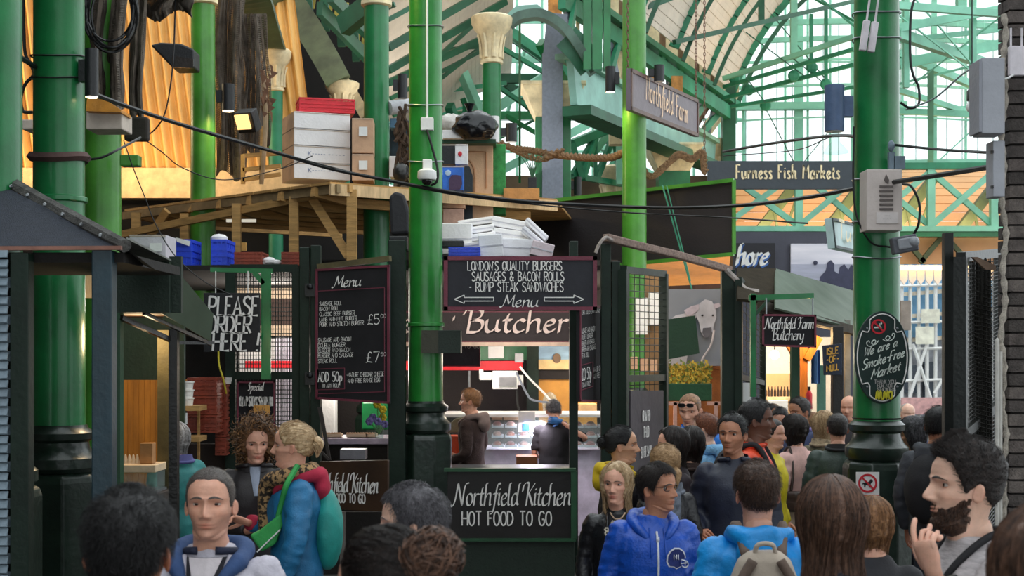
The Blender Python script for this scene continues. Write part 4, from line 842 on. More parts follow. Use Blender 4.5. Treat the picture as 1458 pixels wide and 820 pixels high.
b = MB(); b.R(1284, 566, 1345, 590, 43, .1); tag(b.build('hoarding', mat('pink hoarding', '#D9A6A4', .6, var=.3)), 'pale pink barrier boards at street level before the scaffold', 'barrier')
vl = thing('valance', 'scalloped white canopy edge above the opening right of the large column', 'canopy', W(1315, 405, 26))
for i in range(14):
    x = 1270+i*12; b = MB(); b.PP([(x, 383), (x+10.5, 383), (x+10.5, 398), (x+5.2, 406), (x, 398)], 26, .03); b.build('scalloped_board', WHITEP, vl)
b = MB(); b.R(1268, 378, 1440, 384, 25.8, .2); b.build('lit_strip', glow('warm tube light', '#FFC98A', 2.5), vl)
b = MB(); b.R(1268, 334, 1440, 376, 27.4, .1); b.build('soffit_board', OR, vl)
for a, c in (((1285, 336), (1316, 374)), ((1342, 336), (1310, 374)), ((1345, 336), (1380, 374))): b = MB(); b.beam(W(*a, 27.2), W(*c, 27.2), .09, .09); b.build('brace', mat('brown green strut', ''), vl)
b = MB(); b.R(1283, 428, 1297, 470, 20, .4); tag(b.build('shop_box', mat('greige box', '#8C837B')), 'greige box at the edge of the large column before the blue sheeting', 'box')
# ------------------------------------------------------------------ right folding mesh gates
def mesh_gate(name, label, A, B, C, D, nv, nh, posts=True, fm=POST, wm=WIRE, fw=.06, rail=None, group='wire mesh gates'):
    """A top-left, B top-right, C bottom-right, D bottom-left"""
    A, B, C, D = map(Vector, (A, B, C, D)); t = thing(name, label, 'gate', (C+D)/2, group)
    for a, c in ((A, D), (B, C)): b = MB(); b.beam(a, c, fw, fw, up=(B-A).normalized()); b.build('stile', fm, t)
    for a, c in [(A, B), (D, C)]+([(A.lerp(D, r_), B.lerp(C, r_)) for r_ in (rail or [])]): b = MB(); b.beam(a, c, fw*.8, fw*.8); b.build('rail', fm, t)
    b = MB()
    for i in range(1, nv): b.tube([A.lerp(B, i/nv), D.lerp(C, i/nv)], .004, 4, cap=False)
    for i in range(1, nh): b.tube([A.lerp(D, i/nh), B.lerp(C, i/nh)], .004, 4, cap=False)
    b.build('wire_mesh', wm, t, stuff=True); return t
BLK = mat('black green gate paint', '#101512', .45, var=.3)
mesh_gate('mesh_gate', 'black mesh gate folded back beside the brick pier', W(1368, 366, 8.2), W(1424, 360, 9.6), W(1424, 830, 9.6), W(1368, 930, 8.2), 22, 90, fm=BLK, wm=mat('dark wire', '#2E2F2D', .5), fw=.07, rail=(.45,))
b = MB()
for i in range(16):
    x = 1381+i*2; b.tube([W(x+1.5*sin(i*2), 372+5*sin(i), 8.6), W(x+2*sin(i), 660, 8.7)], .006, 4)
for j in range(48): y = 376+j*6; b.tube([W(1380, y+3*sin(j), 8.55), W(1396, y+4, 8.62), W(1412, y+8, 8.6)], .004, 4)
b.R(1381, 372, 1411, 660, 8.75, .01)
o = b.build('chain_link_sheet', mat('dark rolled wire', '#26241F', .8, var=.5, scale=20), stuff=True); tag(o, 'dark rolled wire sheet hanging inside the black gate', 'netting')
b = MB(); b.post(1345, 1358, 331, 8.4); tag(b.build('gate_post', BLK, bevel=.004), 'thin black gate post between the scaffold view and the mesh gate', 'post')
b = MB(); b.PP([(1384, 366), (1392, 366), (1418, 378), (1418, 384), (1404, 384)], 8.3, .03); tag(b.build('bent_flashing', mat('rusty flashing', '#8A7260', .7)), 'bent rusty flashing strip at the top of the black mesh gate', 'strip')
# ------------------------------------------------------------------ kiosk on the left
kk = thing('kiosk_roof', 'dark slate hipped kiosk roof with rolled felt edge at the left frame edge', 'roof', W(60, 357, 7))
b = MB(); b.add([W(-160, 357, 7), W(173, 355, 7.0), W(173, 350, 7.02), W(-60, 232, 8.4), W(-160, 200, 8.6), W(-160, 350, 7)], [(0, 1, 2, 5), (5, 2, 3, 4)])
b.build('slate_slope', mat('dark slate felt', '#2F3440', .8, var=.25, scale=30, bump=.3), kk)
b = MB(); P = [W(-60, 224, 8.5), W(0, 254, 8.1), W(60, 288, 7.75), W(110, 315, 7.4), W(150, 336, 7.15), W(178, 350, 7.0)]
b.tube(P, [.05, .05, .045, .045, .04, .035], 8); b.add([p+Vector((0, .02, -.01)) for p in P]+[p+Vector((.10, .3, -.12)) for p in P], [(i, i+1, i+7, i+6) for i in range(5)])
b.build('rolled_ridge', mat('grey felt roll', '#54524F', .85, var=.5, scale=12, bump=.3), kk, True)
b = MB()
for i in range(7): b.ball(P[1].lerp(P[4], i/6)+Vector((-.01, -.05, 0)), .012, 6, 4)
b.build('felt_nail', STEEL, kk, stuff=True)
b = MB(); b.beam(W(-160, 354, 6.97), W(173, 353, 6.97), .03, .02); b.build('eave_lath', mat('pinkish lath', '#9A6B5B', .7, var=.3), kk)
b = MB(); b.box((-2.75, 7.65, W(0, 357, 7).z-.03), (1.6, 1.2, .05)); b.build('soffit', mat('black brown boarding', '#17120F', .8), kk)
sh = thing('roller_shutter', 'slatted shutter of the kiosk at the left frame edge', 'shutter', W(0, 1000, 6.9))
for k in range(44):
    y = 362+k*13.2
    b = MB(); c = W(-12, y, 6.95); b.box(c, (.16, .012, .04), rx=-.5); b.build('slat', mat('blue grey slat', '#8494A0', .4, var=.2), sh)
    if k > 1 and k % 2: b = MB(); b.box(c+Vector((0, .06, 0)), (.16, .01, .05)); b.build('slat', mat('blue grey slat', ''), sh)
b = MB(); b.post(-36, 16, 360, 7.08, .02); b.build('backing', DARK, sh)
b = MB(); b.post(14, 40, 360, 6.95, .09); tag(b.build('kiosk_post', POST, bevel=.006), 'dark green door post beside the kiosk shutter', 'post')
b = MB(); b.post(130, 159, 356, 7.0, .1); tag(b.build('kiosk_post', TEALP, bevel=.006), 'dark teal corner post of the kiosk right of the thick column', 'post')
k2 = thing('kiosk', 'dark green market kiosk with plywood interior and projecting dusty glass canopy', 'kiosk', W(200, 1000, 8.6))
b = MB(); b.R(159, 371, 241, 445, 8.6, .06); b.R(241, 365, 258, 445, 8.66, .05); b.build('fascia_panel', mat('green black panel', '#14261B', .55, var=.2, scale=10), k2)
b = MB(); b.post(160, 171, 445, 8.6, .08); b.build('front_post', GREEN_D, k2); b = MB(); b.post(240, 252, 468, 9.1, .07); b.build('side_post', mat('black gloss post', '#14100E', .3), k2); b = MB(); b.post(224, 240, 470, 9.6, .06); b.build('inner_post', mat('olive board', '#4A4222', .7, var=.3), k2)
b = MB(); b.quad(W(241, 372, 8.6), W(304, 447, 9.4), W(300, 486, 9.5), W(228, 445, 8.7), .012); b.build('glass_canopy', AWNGL, k2)
b = MB(); b.quad(W(180, 340, 7.3), W(244, 372, 8.5), W(238, 374, 8.7), W(176, 372, 8.5), .01); b.build('grey_flashing', mat('worn lead sheet', '#6C6F68', .6, var=.4, scale=6), k2)
b = MB(); b.beam(W(172, 452, 8.6), W(252, 488, 9.2), .03, .03); b.beam(W(205, 446, 8.65), W(300, 490, 9.5), .022, .022); b.beam(W(252, 488, 9.2), W(304, 488, 9.5), .02, .02); b.build('canopy_frame', mat('black gloss post', ''), k2)
b = MB(); b.post(150, 262, 445, 10.6, .05); b.build('green_lining', mat('dark green lining', '#17301F', .6), k2)
for i in range(9): x = 166+i*8; b = MB(); b.R(x, 541, x+7.6, 1010, 10.5, .03); b.build('plank', ORW, k2)
b = MB(); b.quad(W(172, 446, 8.7), W(236, 446, 8.7), W(232, 452, 10.3), W(168, 452, 10.3), .02); b.build('ceiling_board', mat('sooty timber', '#4A3320', .8, var=.4), k2)
lamp('kiosk_lamp', 'POINT', W(200, 480, 9.4), 9, (1, .72, .4), .1)
cs = thing('display_case', 'small lit glass display case on the kiosk counter below the eggs', 'case', W(197, 700, 9.4))
b = MB(); b.R(171, 662, 221, 673, 9.3, .3); b.build('lid', mat('pale lit board', '#E8CBA6', .5), cs, bevel=.005); b = MB(); b.R(172, 673, 221, 700, 9.32, .26); b.build('glass_body', CLEAR, cs)
b = MB(); b.R(171, 699, 222, 703, 9.3, .3); b.build('base', STEEL, cs); b = MB(); b.ball(W(192, 698, 9.45), (.09, .06, .03), 12, 6); b.build('pastry', mat('pastry', '#C08A50', .8), cs, True)
b = MB(); b.post(165, 226, 703, 9.25, .4); tag(b.build('counter', mat('dark counter wood', '#2B1D14', .6), bevel=.005), 'dark kiosk counter under the glass display case', 'counter')
et = thing('egg_tray', 'pale pulp egg tray with pointed cells on the display case', 'tray', W(185, 662, 9.4)); mt = mat('pulp card', '#D9C2A6', .9, var=.15)
for i in range(5):
    for j in range(3): b = MB(); o = W(173+i*5.6, 662, 9.38+.07*j); b.lathe([(.017, 0), (.015, .03), (.007, .065), (.002, .072)], 8, o); b.build('cell', mt, et)
b = MB(); b.R(171, 659.5, 199, 662, 9.36, .22); b.build('base', mt, et)
b = MB(); b.R(199, 631, 217, 660, 9.36, .09); tc_ = b.build('kraft_box', mat('kraft card', '#B07D4C', .8, var=.2), bevel=.003); tag(tc_, 'brown kraft box standing beside the egg tray in the kiosk', 'box')
b = MB(); b.box(W(208, 661, 9.4)+Vector((0, .0, 0)), (.1, .1, .01)); tag(b.build('box_mat', mat('kraft card', '')), 'thin card under the kraft box in the kiosk', 'card')
# ------------------------------------------------------------------ shelf with tubs and red crates behind the kiosk
sf = thing('shelving_unit', 'timber shelf with two boards behind the kiosk side post', 'shelf', W(270, 700, 12.4))
for y in (578, 622): b = MB(); b.R(254, y, 284, y+7, 12.2, .3); b.build('shelf_board', TIMB, sf)
b = MB(); b.post(254, 258, 540, 12.5, .03); b.post(281, 284, 578, 12.5, .03); b.build('upright', TIMB, sf, stuff=True)
tub = mat('white tub plastic', '#E9E4DC', .4, var=.06)
for i, (x, y) in enumerate(((267, 577.5), (267, 566), (267, 554.5))):
    o = W(x, y, 12.3); b = MB(); b.lathe([(.045, 0), (.053, .058), (.06, .06), (.06, .07)], 18, o); tag(b.build('tub', tub, smooth=True), ('lowest', 'middle', 'top')[i]+' white tub in the stack on the timber shelf', 'tub', 'white tubs on the shelf')
o = W(258, 577.5, 12.38); b = MB(); b.lathe([(.03, 0), (.03, .08)], 14, o); tag(b.build('jar', mat('milky jar', '#DCD8CC', .3), smooth=True), 'milky jar half hidden left of the white tubs', 'jar')
b = MB(); b.R(256, 588, 266, 604, 12.19, .02); tag(b.build('paper_note', WHITEP), 'white paper hanging under the upper timber shelf', 'paper')
def crate(px0, px1, y0, y1, Y, d, m, label, n=7, group=None, cat='crate', rz=0, name='plastic_crate'):
    o = W((px0+px1)/2, y1, Y); w_ = S(px1-px0, Y); h = S(y1-y0, Y); t = thing(name, label, cat, (o.x, Y+d/2, o.z), group, rz)
    loc = Matrix.Translation((o.x, Y+d/2, o.z)) @ Matrix.Rotation(rz, 4, 'Z')
    def put(nm, mb): mb.v = [tuple(loc @ Vector(p)) for p in mb.v]; return mb.build(nm, m, t)
    b = MB(); b.box((0, 0, .01), (w_, d, .02)); put('base', b)
    for nm, c, dd in (('side', (0, -d/2, 0), (w_, .012)), ('side', (0, d/2, 0), (w_, .012)), ('end', (-w_/2, 0, 0), (.012, d)), ('end', (w_/2, 0, 0), (.012, d))):
        b = MB()
        for z in (.06, .38, .62, .94): b.box((c[0], c[1], h*z), (dd[0]+.01, dd[1]+.01, h*.13))
        k = n if nm == 'side' else 4; L = dd[0] if nm == 'side' else dd[1]
        for i in range(k+1):
            q = -L/2+L*i/k; b.box((c[0]+(q if nm == 'side' else 0), c[1]+(q if nm == 'end' else 0), h/2), ((.018 if nm == 'side' else dd[0]), (.018 if nm == 'end' else dd[1]), h))
        b.box((c[0], c[1], h/2), (dd[0]*.97 if nm == 'side' else .004, dd[1]*.97 if nm == 'end' else .004, h*.7)); put(nm, b)
    return t
REDC = mat('brick red crate plastic', '#8E3A25', .5, var=.3, scale=8); SCAR = mat('scarlet crate plastic', '#D2202F', .4, var=.15)
BLUC = mat('blue crate plastic', '#2349D8', .4, var=.15)
for i, (y0, y1) in enumerate(((538, 563), (564, 590), (591, 616))): crate(268, 307, y0, y1, 12.6, .4, REDC, ('topmost', 'middle', 'lowest')[i]+' brick red crate of the stack behind the white tubs', 5, 'brick red crates behind the kiosk')
for i, (y0, y1) in enumerate(((548, 572), (573, 597), (598, 622), (623, 648))): crate(308, 321, y0, y1, 12.9, .4, REDC, ('topmost', 'second', 'third', 'lowest')[i]+' crate of the narrow brick red stack beside the mesh gate post', 2, 'narrow brick red crate stack')
o = W(315, 547, 12.9); b = MB(); b.lathe([(.06, 0), (.07, .05), (.072, .06)], 18, o+Vector((0, .15, 0))); tag(b.build('tub', tub, smooth=True), 'wide white bowl on the narrow red crate stack', 'tub')
b = MB(); b.post(254, 322, 632, 13.3, .05); tag(b.build('low_cabinet', mat('dark brown cabinet', '#2E1B14', .7, var=.4), bevel=.004), 'dark low cabinet below the red crates', 'cabinet')
b = MB(); b.post(266, 326, 470, 14.6, .05); tag(b.build('back_screen', mat('black brown board', '#1B1512', .8)), 'dark board standing behind the red crates', 'panel')
b = MB(); b.R(254, 540, 266, 575, 13.2, .03); tag(b.build('orange_card', mat('orange card', '#D98A2B', .6)), 'orange card behind the white tubs', 'card')
cable([(311, 500, 12.3), (312, 520, 12.3), (318, 540, 12.3), (322, 560, 12.4)], .008, 'yellow hose hanging below the order sign', mat('yellow hose', '#D9C63A', .5))

# ------------------------------------------------------------------ timber storage deck
ZD = 3.97
dk = thing('storage_deck', 'raised sawn timber deck on posts loaded with boxes', 'deck', W(470, 375, 16))
cor = [Vector((-2.06, 15.9, ZD)), Vector((.56, 17.7, ZD)), Vector((.95, 21, ZD)), Vector((-5.6, 21, ZD)), Vector((-5.25, 19, ZD))]
A, B, D, E = cor[0], cor[1], cor[3], cor[4]
for i in range(12):
    t0, t1 = i/12, (i+.95)/12; mb = MB(); L0, L1 = A.lerp(E, t0), A.lerp(E, t1); R0, R1 = B.lerp(cor[2], t0), B.lerp(cor[2], t1)
    mb.add([L0, L1, R1, R0]+[p-Vector((0, 0, .03)) for p in (L0, L1, R1, R0)], [(0, 3, 2, 1), (4, 5, 6, 7), (0, 1, 5, 4), (1, 2, 6, 5), (2, 3, 7, 6), (3, 0, 4, 7)]); mb.build('deck_board', TIMB, dk)
dn = Vector((0, 0, -.09))
b = MB(); b.beam(A+dn, B+dn, .05, .13); b.build('rim_beam', TIMB_L, dk); b = MB(); b.beam(A+dn+Vector((.1, 0, .01)), E+dn, .05, .10); b.build('rim_beam', mat('greyed timber', '#8A7452', .8, var=.4, scale=3), dk)
b = MB(); b.beam(W(172, 334, 18.4), W(500, 268, 16.0), .06, .09); b.build('bearer', TIMB, dk)
for i in range(7):
    p = A.lerp(E, (i+.5)/7)+dn; mb = MB(); mb.beam(p, p+Vector((.45, .35, -.10)), .09, .11); mb.beam(p+Vector((.45, .35, -.10)), p+Vector((2.5, 1.9, -.1)), .09, .11); mb.build('joist', TIMB, dk)
for x0, x1, y, Y in ((331, 343, 290, 17.0), (412, 425, 280, 16.5), (494, 508, 270, 16.05), (257, 269, 304, 17.9), (188, 200, 303, 18.6), (696, 700, 275, 17.6)):
    mb = MB(); a_, c_ = W(x0, y, Y), W(x1, y, Y); mb.box(((a_.x+c_.x)/2, Y, (2.87+a_.z)/2), (c_.x-a_.x, .07, a_.z-2.87)); mb.build('post', TIMB, dk)
for a_, c_ in ((W(443, 280, 16.4), W(497, 366, 16.1)), (W(238, 300, 18), W(214, 336, 18.2))): mb = MB(); mb.beam(a_, c_, .10, .05, up=(0, 1, 0)); mb.build('brace', TIMB, dk)
rl = thing('hand_rail', 'small rough timber rail at the left back of the deck', 'rail', W(380, 250, 18.3))
for a_, c_ in (((346, 222, 18.4), (400, 218, 18.4)), ((346, 242, 18.3), (400, 236, 18.3)), ((346, 256, 18.3), (400, 248, 18.3)), ((346, 220, 18.3), (346, 262, 18.3)), ((374, 180, 18.3), (372, 262, 18.3))): mb = MB(); mb.beam(W(*a_), W(*c_), .05, .05); mb.build('rail_bar', TIMB, rl)
# stall roof slab on which the crates stand
sr = thing('stall_roof', 'flat dark stall roof below the timber deck', 'roof', (-1.6, 16, 3.0)); b = MB(); b.box((-1.9, 16.2, 2.845), (6.0, 5.6, .05)); b.build('slab', mat('dark roof felt', '#231F1C', .9, var=.3), sr)
def carton(x0, x1, y0, y1, Y, d, m, label, group=None, rz=0., side=None, cat='box', name='carton', txt=None):
    o = W((x0+x1)/2, y1, Y); t = thing(name, label, cat, (o.x, Y+d/2, o.z), group)
    w_, h = S(x1-x0, Y), S(y1-y0, Y); loc = Matrix.Translation((o.x, Y+d/2, o.z)) @ Matrix.Rotation(rz, 4, 'Z')
    def put(nm, mb, mm, **k): mb.v = [tuple(loc @ Vector(p)) for p in mb.v]; return mb.build(nm, mm, t, **k)
    b = MB(); b.box((0, 0, h/2), (w_, d, h-.004)); put('body', b, m, bevel=.004)
    if side: b = MB(); b.box((-w_/2-.002, 0, h/2), (.006, d*.98, h*.96)); put('side_panel', b, side)
    b = MB(); b.box((0, -d/2-.001, h-.012), (w_*.99, .004, .012)); put('lid_edge', b, mat('shadow line card', '#B9A99A', .8))
    if txt:
        b = MB()
        for (s_, px_, z_, hh, ww) in txt: write(b, s_, (px_*w_, -d/2-.002, z_*h), (1, 0, 0), hh, mono=hh*.12, align='c', width=ww*w_)
        put('lettering', b, mat('blue grey print', '#7A87A8', .8))
    return t
WB = mat('white carton', '#E6E3E3', .7, var=.06); KB = mat('tan carton', '#C9A283', .8, var=.15)
for i, (y0, y1) in enumerate(((232, 255), (208, 231.5), (184, 207.5), (160, 183.5))):
    carton(404, 486, y0, y1, 16.7, .62, WB, ('lowest', 'second lowest', 'second highest', 'topmost')[i]+' long white carton with tan end in the stack on the deck', 'long white cartons on the deck', .38, KB, txt=[('K-----', -.1, .4, .05, .3), ('-----', .25, .4, .05, .3)] if i < 2 else None)
for i, (y0, y1) in enumerate(((219, 257), (168, 218))):
    carton(500, 530, y0, y1, 16.6, .4, KB, ('lower', 'upper')[i]+' brown carton with white label beside the white carton stack', 'brown cartons on the deck', .05)
    b = MB(); yy = y0+.25*(y1-y0); b.R(511, yy, 523, yy+13, 16.58, .005); b.build('paper_label', WHITEP, [o_ for o_ in bpy.data.objects if o_.get('label', '').startswith(('lower', 'upper')[i]+' brown carton')][0])
crate(421, 498, 140, 160, 16.9, .42, SCAR, 'scarlet plastic crate on top of the white carton stack', 9, rz=.25)
# things between columns E and F
b = MB(); b.R(554, 170, 584, 250, 17.6, .3); tag(b.build('tarpaulin_bale', mat('dark bluish cloth', '#2C3A44', .8, var=.6, scale=6), bevel=.04), 'dark bluish bale stacked between the two central columns', 'bale')
b = MB(); b.R(555, 168, 574, 182, 17.3, .3); tag(b.build('blue_tub', mat('dusty blue tub', '#5E86A6', .6), bevel=.01), 'dusty blue tub high between the two central columns', 'tub')
b = MB(); b.tube([W(553, 154, 17.2), W(585, 150, 17.4)], .09, 10); tag(b.build('cloth_roll', mat('greyish cloth', '#B9B9BD', .9), smooth=True), 'pale cloth roll on top of the dark bale', 'roll')
b = MB(); b.R(554, 222, 578, 252, 17.0, .25); tag(b.build('foam_block', WB, bevel=.01), 'white foam block low between the two central columns', 'box')
b = MB()
for i in range(26):
    r = random.Random(i); p = W(574+r.uniform(-8, 6), 160+i*3.6, 16.6+r.uniform(-.05, .05)); b.tube(smooth_path([p+Vector((0, 0, .1)), p+Vector((r.uniform(-.08, .08), 0, 0)), p+Vector((r.uniform(-.08, .08), 0, -.14))], 3), .022, 5)
tag(b.build('dried_garland', mat('dried brown leaves', '#4A3626', .9, var=.6, scale=20), smooth=True, stuff=False), 'dried dark garland dangling left of the central column', 'garland')
b = MB(); b.ball(W(571, 246, 16.5), (.1, .1, .12), 12, 8); tag(b.build('net_float', mat('dark glass float', '#2B2A28', .3), smooth=True), 'dark round float at the foot of the dried garland', 'float')
# cabinet and packages
cb = thing('cabinet_door_panel', 'pale routed cupboard panel standing on the deck right of the central column', 'panel', W(667, 285, 17))
MDF = mat('pale mdf', '#D8AE88', .6, var=.1)
b = MB(); b.R(630, 203, 702, 362, 17.2, .05); b.build('board', MDF, cb, bevel=.004)
b = MB(); P = [W(676, 280, 17.19), W(676, 250, 17.19), W(675, 240, 17.19), W(671, 231, 17.19), W(666, 227, 17.19), W(666, 216, 17.19), W(692, 216, 17.19), W(692, 268, 17.19)]; b.tube(P, .012, 5); b.build('routed_moulding', mat('darker mdf groove', '#B4815A', .6), cb)
b = MB(); b.PP([(660, 362), (660, 240), (664, 234), (669, 238), (673, 250), (673, 362)], 17.17, .02); b.build('dark_opening', mat('slate insert', '#2B353D', .6), cb)
b = MB(); b.R(628, 198, 706, 204, 17.0, .4); b.build('green_top', GREEN_D, cb)
b = MB(); b.R(702, 205, 720, 305, 17.4, .3); tag(b.build('green_block', mat('scuffed green paint', '#2F8F45', .6, var=.4, scale=12), bevel=.005), 'scuffed green block post right of the pale cupboard panel', 'post')
c1 = carton(629, 648, 205, 234, 16.5, .18, BLACK, 'black end of a small package beside the central column'); c2 = carton(648, 666, 205, 234, 16.4, .2, WB, 'small white package with red mark on the blue box')
b = MB(); b.ball(W(655, 219, 16.39), (.025, .006, .03), 10, 6); b.build('printed_fruit', RED, c2)
c3 = carton(630, 660, 236, 271, 16.35, .2, mat('bright blue box print', '#2D6FD2', .5, var=.3, scale=5), 'bright blue toy box with purple shape under the white package')
b = MB(); b.PP([(640, 270), (639, 256), (643, 249), (650, 249), (657, 250), (658, 262), (655, 270)], 16.34, .004); b.build('printed_shape', mat('purple print', '#4B3350', .6), c3)
b = MB(); b.ball(W(638, 246, 16.33), (.035, .004, .035), 10, 6); b.build('printed_disc', mat('pale blue print', '#BFD8F0', .6), c3)
def bag(px, py, Y, r, m, label, seed, cat='bag', name='bin_bag', knot=True):
    rr = random.Random(seed); c = W(px, py, Y); t = thing(name, label, cat, c-Vector((0, 0, r[2]))); b = MB()
    def f(u, v):
        th = 2*pi*u; ph = pi*min(max(v, .01), .99); d = Vector((cos(th)*sin(ph), sin(th)*sin(ph), -cos(ph)))
        n = 1+.16*noise.noise(d*2.2+Vector((seed, 0, 0)))+.10*abs(noise.noise(Vector((th*3, ph*1.2, seed))))
        return c+Vector((d.x*r[0]*n, d.y*r[1]*n, max(-r[2]*.9, d.z*r[2]*n)))
    b.grid(f, 44, 24, True); b.build('sack', m, t, True)
    if knot: b = MB(); b.lathe([(.05, -.04), (.025, .0), (.05, .06), (.07, .09)], 10, c+Vector((-r[0]*.25, 0, r[2]*1.0))); b.build('knot', m, t, True)
    return t
bag(676, 180, 16.9, (.26, .2, .18), mat('black bin bag', '#15161A', .18, var=.2, bump=.25, bscale=14), 'shiny black bin bag on top of the pale cupboard', 3)
bag(642, 178, 17.4, (.17, .15, .13), mat('white sack', '#C9C3BC', .6, var=.2, bump=.2), 'white sack behind the black bin bag', 9, knot=False)
b = MB(); b.R(630, 185, 663, 197, 16.9, .2); tag(b.build('flat_box', WB, bevel=.004), 'flat white box on the pale cupboard left of the black bag', 'box')
b = MB(); b.tube([W(703, 203, 17.2), W(703, 166, 17.2)], .07, 14); tag(b.build('paper_roll', WB, smooth=True), 'upright white roll right of the black bin bag', 'roll')
b = MB(); b.R(717, 268, 768, 284, 17.2, .3); tag(b.build('orange_box', mat('orange crate board', '#D79452', .7, var=.2), bevel=.004), 'flat orange box at the right end of the deck', 'box')
b = MB(); b.R(752, 252, 764, 268, 17.4, .15); tag(b.build('plant_pot', BLACK, bevel=.005), 'black plant pot standing on the orange box', 'pot')
b = MB()
for i in range(7): a = -.5+i*.17; b.tube(smooth_path([W(758, 254, 17.45), W(758, 236, 17.45)+Vector((a*.12, 0, 0)), W(758, 218, 17.45)+Vector((a*.35, 0, 0))], 4), [.012-.0013*k for k in range(9)], 5)
tag(b.build('pot_plant', mat('dark leaf', '#2E5E3A', .5)), 'spiky leaves growing from the black pot on the deck', 'plant')
b = MB(); b.R(631, 281, 662, 296, 16.9, .2); tag(b.build('pale_box', KB, bevel=.004), 'pale box beside the central column under the deck edge', 'box')
b = MB(); b.R(631, 297, 660, 318, 16.8, .2); tag(b.build('pale_box', mat('pinkish carton', '#C9A08C', .8), bevel=.004), 'pinkish box below the pale one beside the central column', 'box')
b = MB(); b.PP([(554, 280), (562, 272), (575, 276), (582, 300), (583, 332), (556, 334)], 15.6, .25); sc_ = b.build('office_chair_back', mat('black upholstery', '#26262A', .7), bevel=.03); tag(sc_, 'black padded chair back between the two central columns', 'chair')
b = MB(); b.R(554, 336, 580, 356, 15, .3); tag(b.build('dark_box', BLACK, bevel=.01), 'black box under the padded chair back', 'box')
# lower level goods on the stall roof
fm = mat('white foam', '#E9E8EC', .7, var=.05)
foam = [(628, 672, 318, 362, 14.0, 0, 'upright white foam box beside the central column'), (660, 712, 343, 352, 13.9, -.12, 'thin foam lid tilted left of the pile'), (664, 706, 332, 342, 14.05, -.14, 'second thin foam lid in the pile'), (658, 704, 322, 331, 14.2, -.15, 'third thin foam lid higher in the pile'), (652, 704, 311, 320, 14.4, -.13, 'topmost foam lid at the left of the pile'),
        (700, 756, 312, 326, 14.35, .18, 'top foam box on the crest of the pile'), (700, 752, 327, 341, 14.2, .14, 'second foam box under the crest of the pile'), (682, 716, 334, 366, 13.75, -.08, 'square foam box leaning at the front of the pile'), (714, 770, 340, 366, 13.9, .05, 'wide foam box at the front of the pile'), (744, 784, 322, 330, 14.1, .75, 'foam lid sliding down the right of the pile'), (740, 776, 332, 341, 13.9, .7, 'second lid sliding down the right of the pile'), (756, 788, 345, 366, 13.7, .25, 'pinkish foam box at the right foot of the pile')]
for i, (x0, x1, y0, y1, Y, ry, lab) in enumerate(foam):
    a_, c_ = W(x0, y1, Y), W(x1, y0, Y); t = thing('foam_box', lab, 'box', ((a_.x+c_.x)/2, Y+.2, a_.z), 'white foam boxes on the stall roof'); b = MB(); b.box(((a_.x+c_.x)/2, Y+.15, (a_.z+c_.z)/2), (c_.x-a_.x, .34, c_.z-a_.z), ry=ry); b.build('body', fm if i < 11 else mat('pinkish foam', '#DCCBD0', .7, var=.1), t, bevel=.008)
    b = MB(); b.box(((a_.x+c_.x)/2, Y+.15, (a_.z+c_.z)/2), ((c_.x-a_.x)*1.02, .35, .012), ry=ry); b.build('lid_seam', mat('foam seam', '#C4C3CC', .7), t)
crate(640, 682, 352, 368, 13.6, .3, BLUC, 'blue crate at the foot of the white foam pile', 6)
b = MB(); b.R(628, 342, 660, 352, 13.6, .2); tag(b.build('black_tray', BLACK, bevel=.01), 'black tray beside the blue crate at the central column', 'tray')
t = carton(184, 236, 334, 371, 12.8, .4, mat('grey foam box', '#C9C4CC', .7, var=.08), 'grey foam box with white label above the kiosk fascia'); b = MB(); b.R(213, 346, 230, 358, 12.78, .01); b.build('paper_label', WHITEP, t)
crate(234, 272, 341, 378, 13.6, .4, BLUC, 'bright blue crate left of the slim yellow-green column', 5); crate(302, 322, 341, 377, 13.8, .4, BLUC, 'bright blue crate right of the slim yellow-green column', 3)
b = MB(); b.PP([(250, 338), (270, 343), (268, 350), (252, 344)], 13.55, .2); tag(b.build('loose_paper', WHITEP), 'loose white paper on the bright blue crate', 'paper'); b = MB(); b.ball(W(312, 340, 13.9), (.09, .08, .05), 10, 6); tag(b.build('white_bundle', WB, smooth=True), 'white bundle lying on the blue crate right of the slim column', 'bundle')
crate(335, 372, 359, 377.5, 13.6, .35, REDC, 'low red crate on the stall roof right of the slim column', 6); crate(402, 432, 359, 377.5, 13.6, .35, REDC, 'low red crate on the stall roof beside the gate post', 5)
for i, (x, y, r) in enumerate(((383, 372, .07), (394, 374, .05), (376, 374, .05))): b = MB(); b.ball(W(x, y, 13.7), (r, r*.8, r*.6), 10, 6); tag(b.build('paper_scrap', WB, smooth=True), ('largest', 'middle-sized', 'leftmost')[i]+' white scrap between the two low red crates', 'scrap')
t = MB(); t.R(322, 312, 364, 316, 18, .04); tag(t.build('tube_light', glow('dim tube', '#CFC9B8', .5)), 'short pale tube light under the deck', 'lamp')
# nets
def net(px0, px1, y0, y1, Y, label, nu, nv, seed):
    f = lambda u, v: W(px0+(px1-px0)*u+6*sin(v*5+seed)*(1-v)+4*noise.noise(Vector((u*3, v*3, seed))), y0+(y1-y0)*v+8*sin(u*7+seed)*v, Y+.22*sin(u*11+seed)+.1*noise.noise(Vector((u*6, v*4, seed+5))))
    b = MB()
    for i in range(nu+1): b.tube([f(i/nu, j/nv) for j in range(nv+1)], .0065, 3, cap=False)
    for j in range(nv+1): b.tube([f(i/nu, j/nv) for i in range(nu+1)], .006, 3, cap=False)
    for i in range(7):
        r = random.Random(i+seed); u = r.random(); b.tube(smooth_path([f(u, 0), f(min(1, u+.06), .4), f(max(0, u-.05), .75), f(u, 1)], 5), .022, 4)
    tag(b.build('fishing_net', NET, stuff=True), label, 'net')
net(186, 203, -20, 170, 13.6, 'dark fishing net strip hanging right of the cable coil', 12, 70, 1)
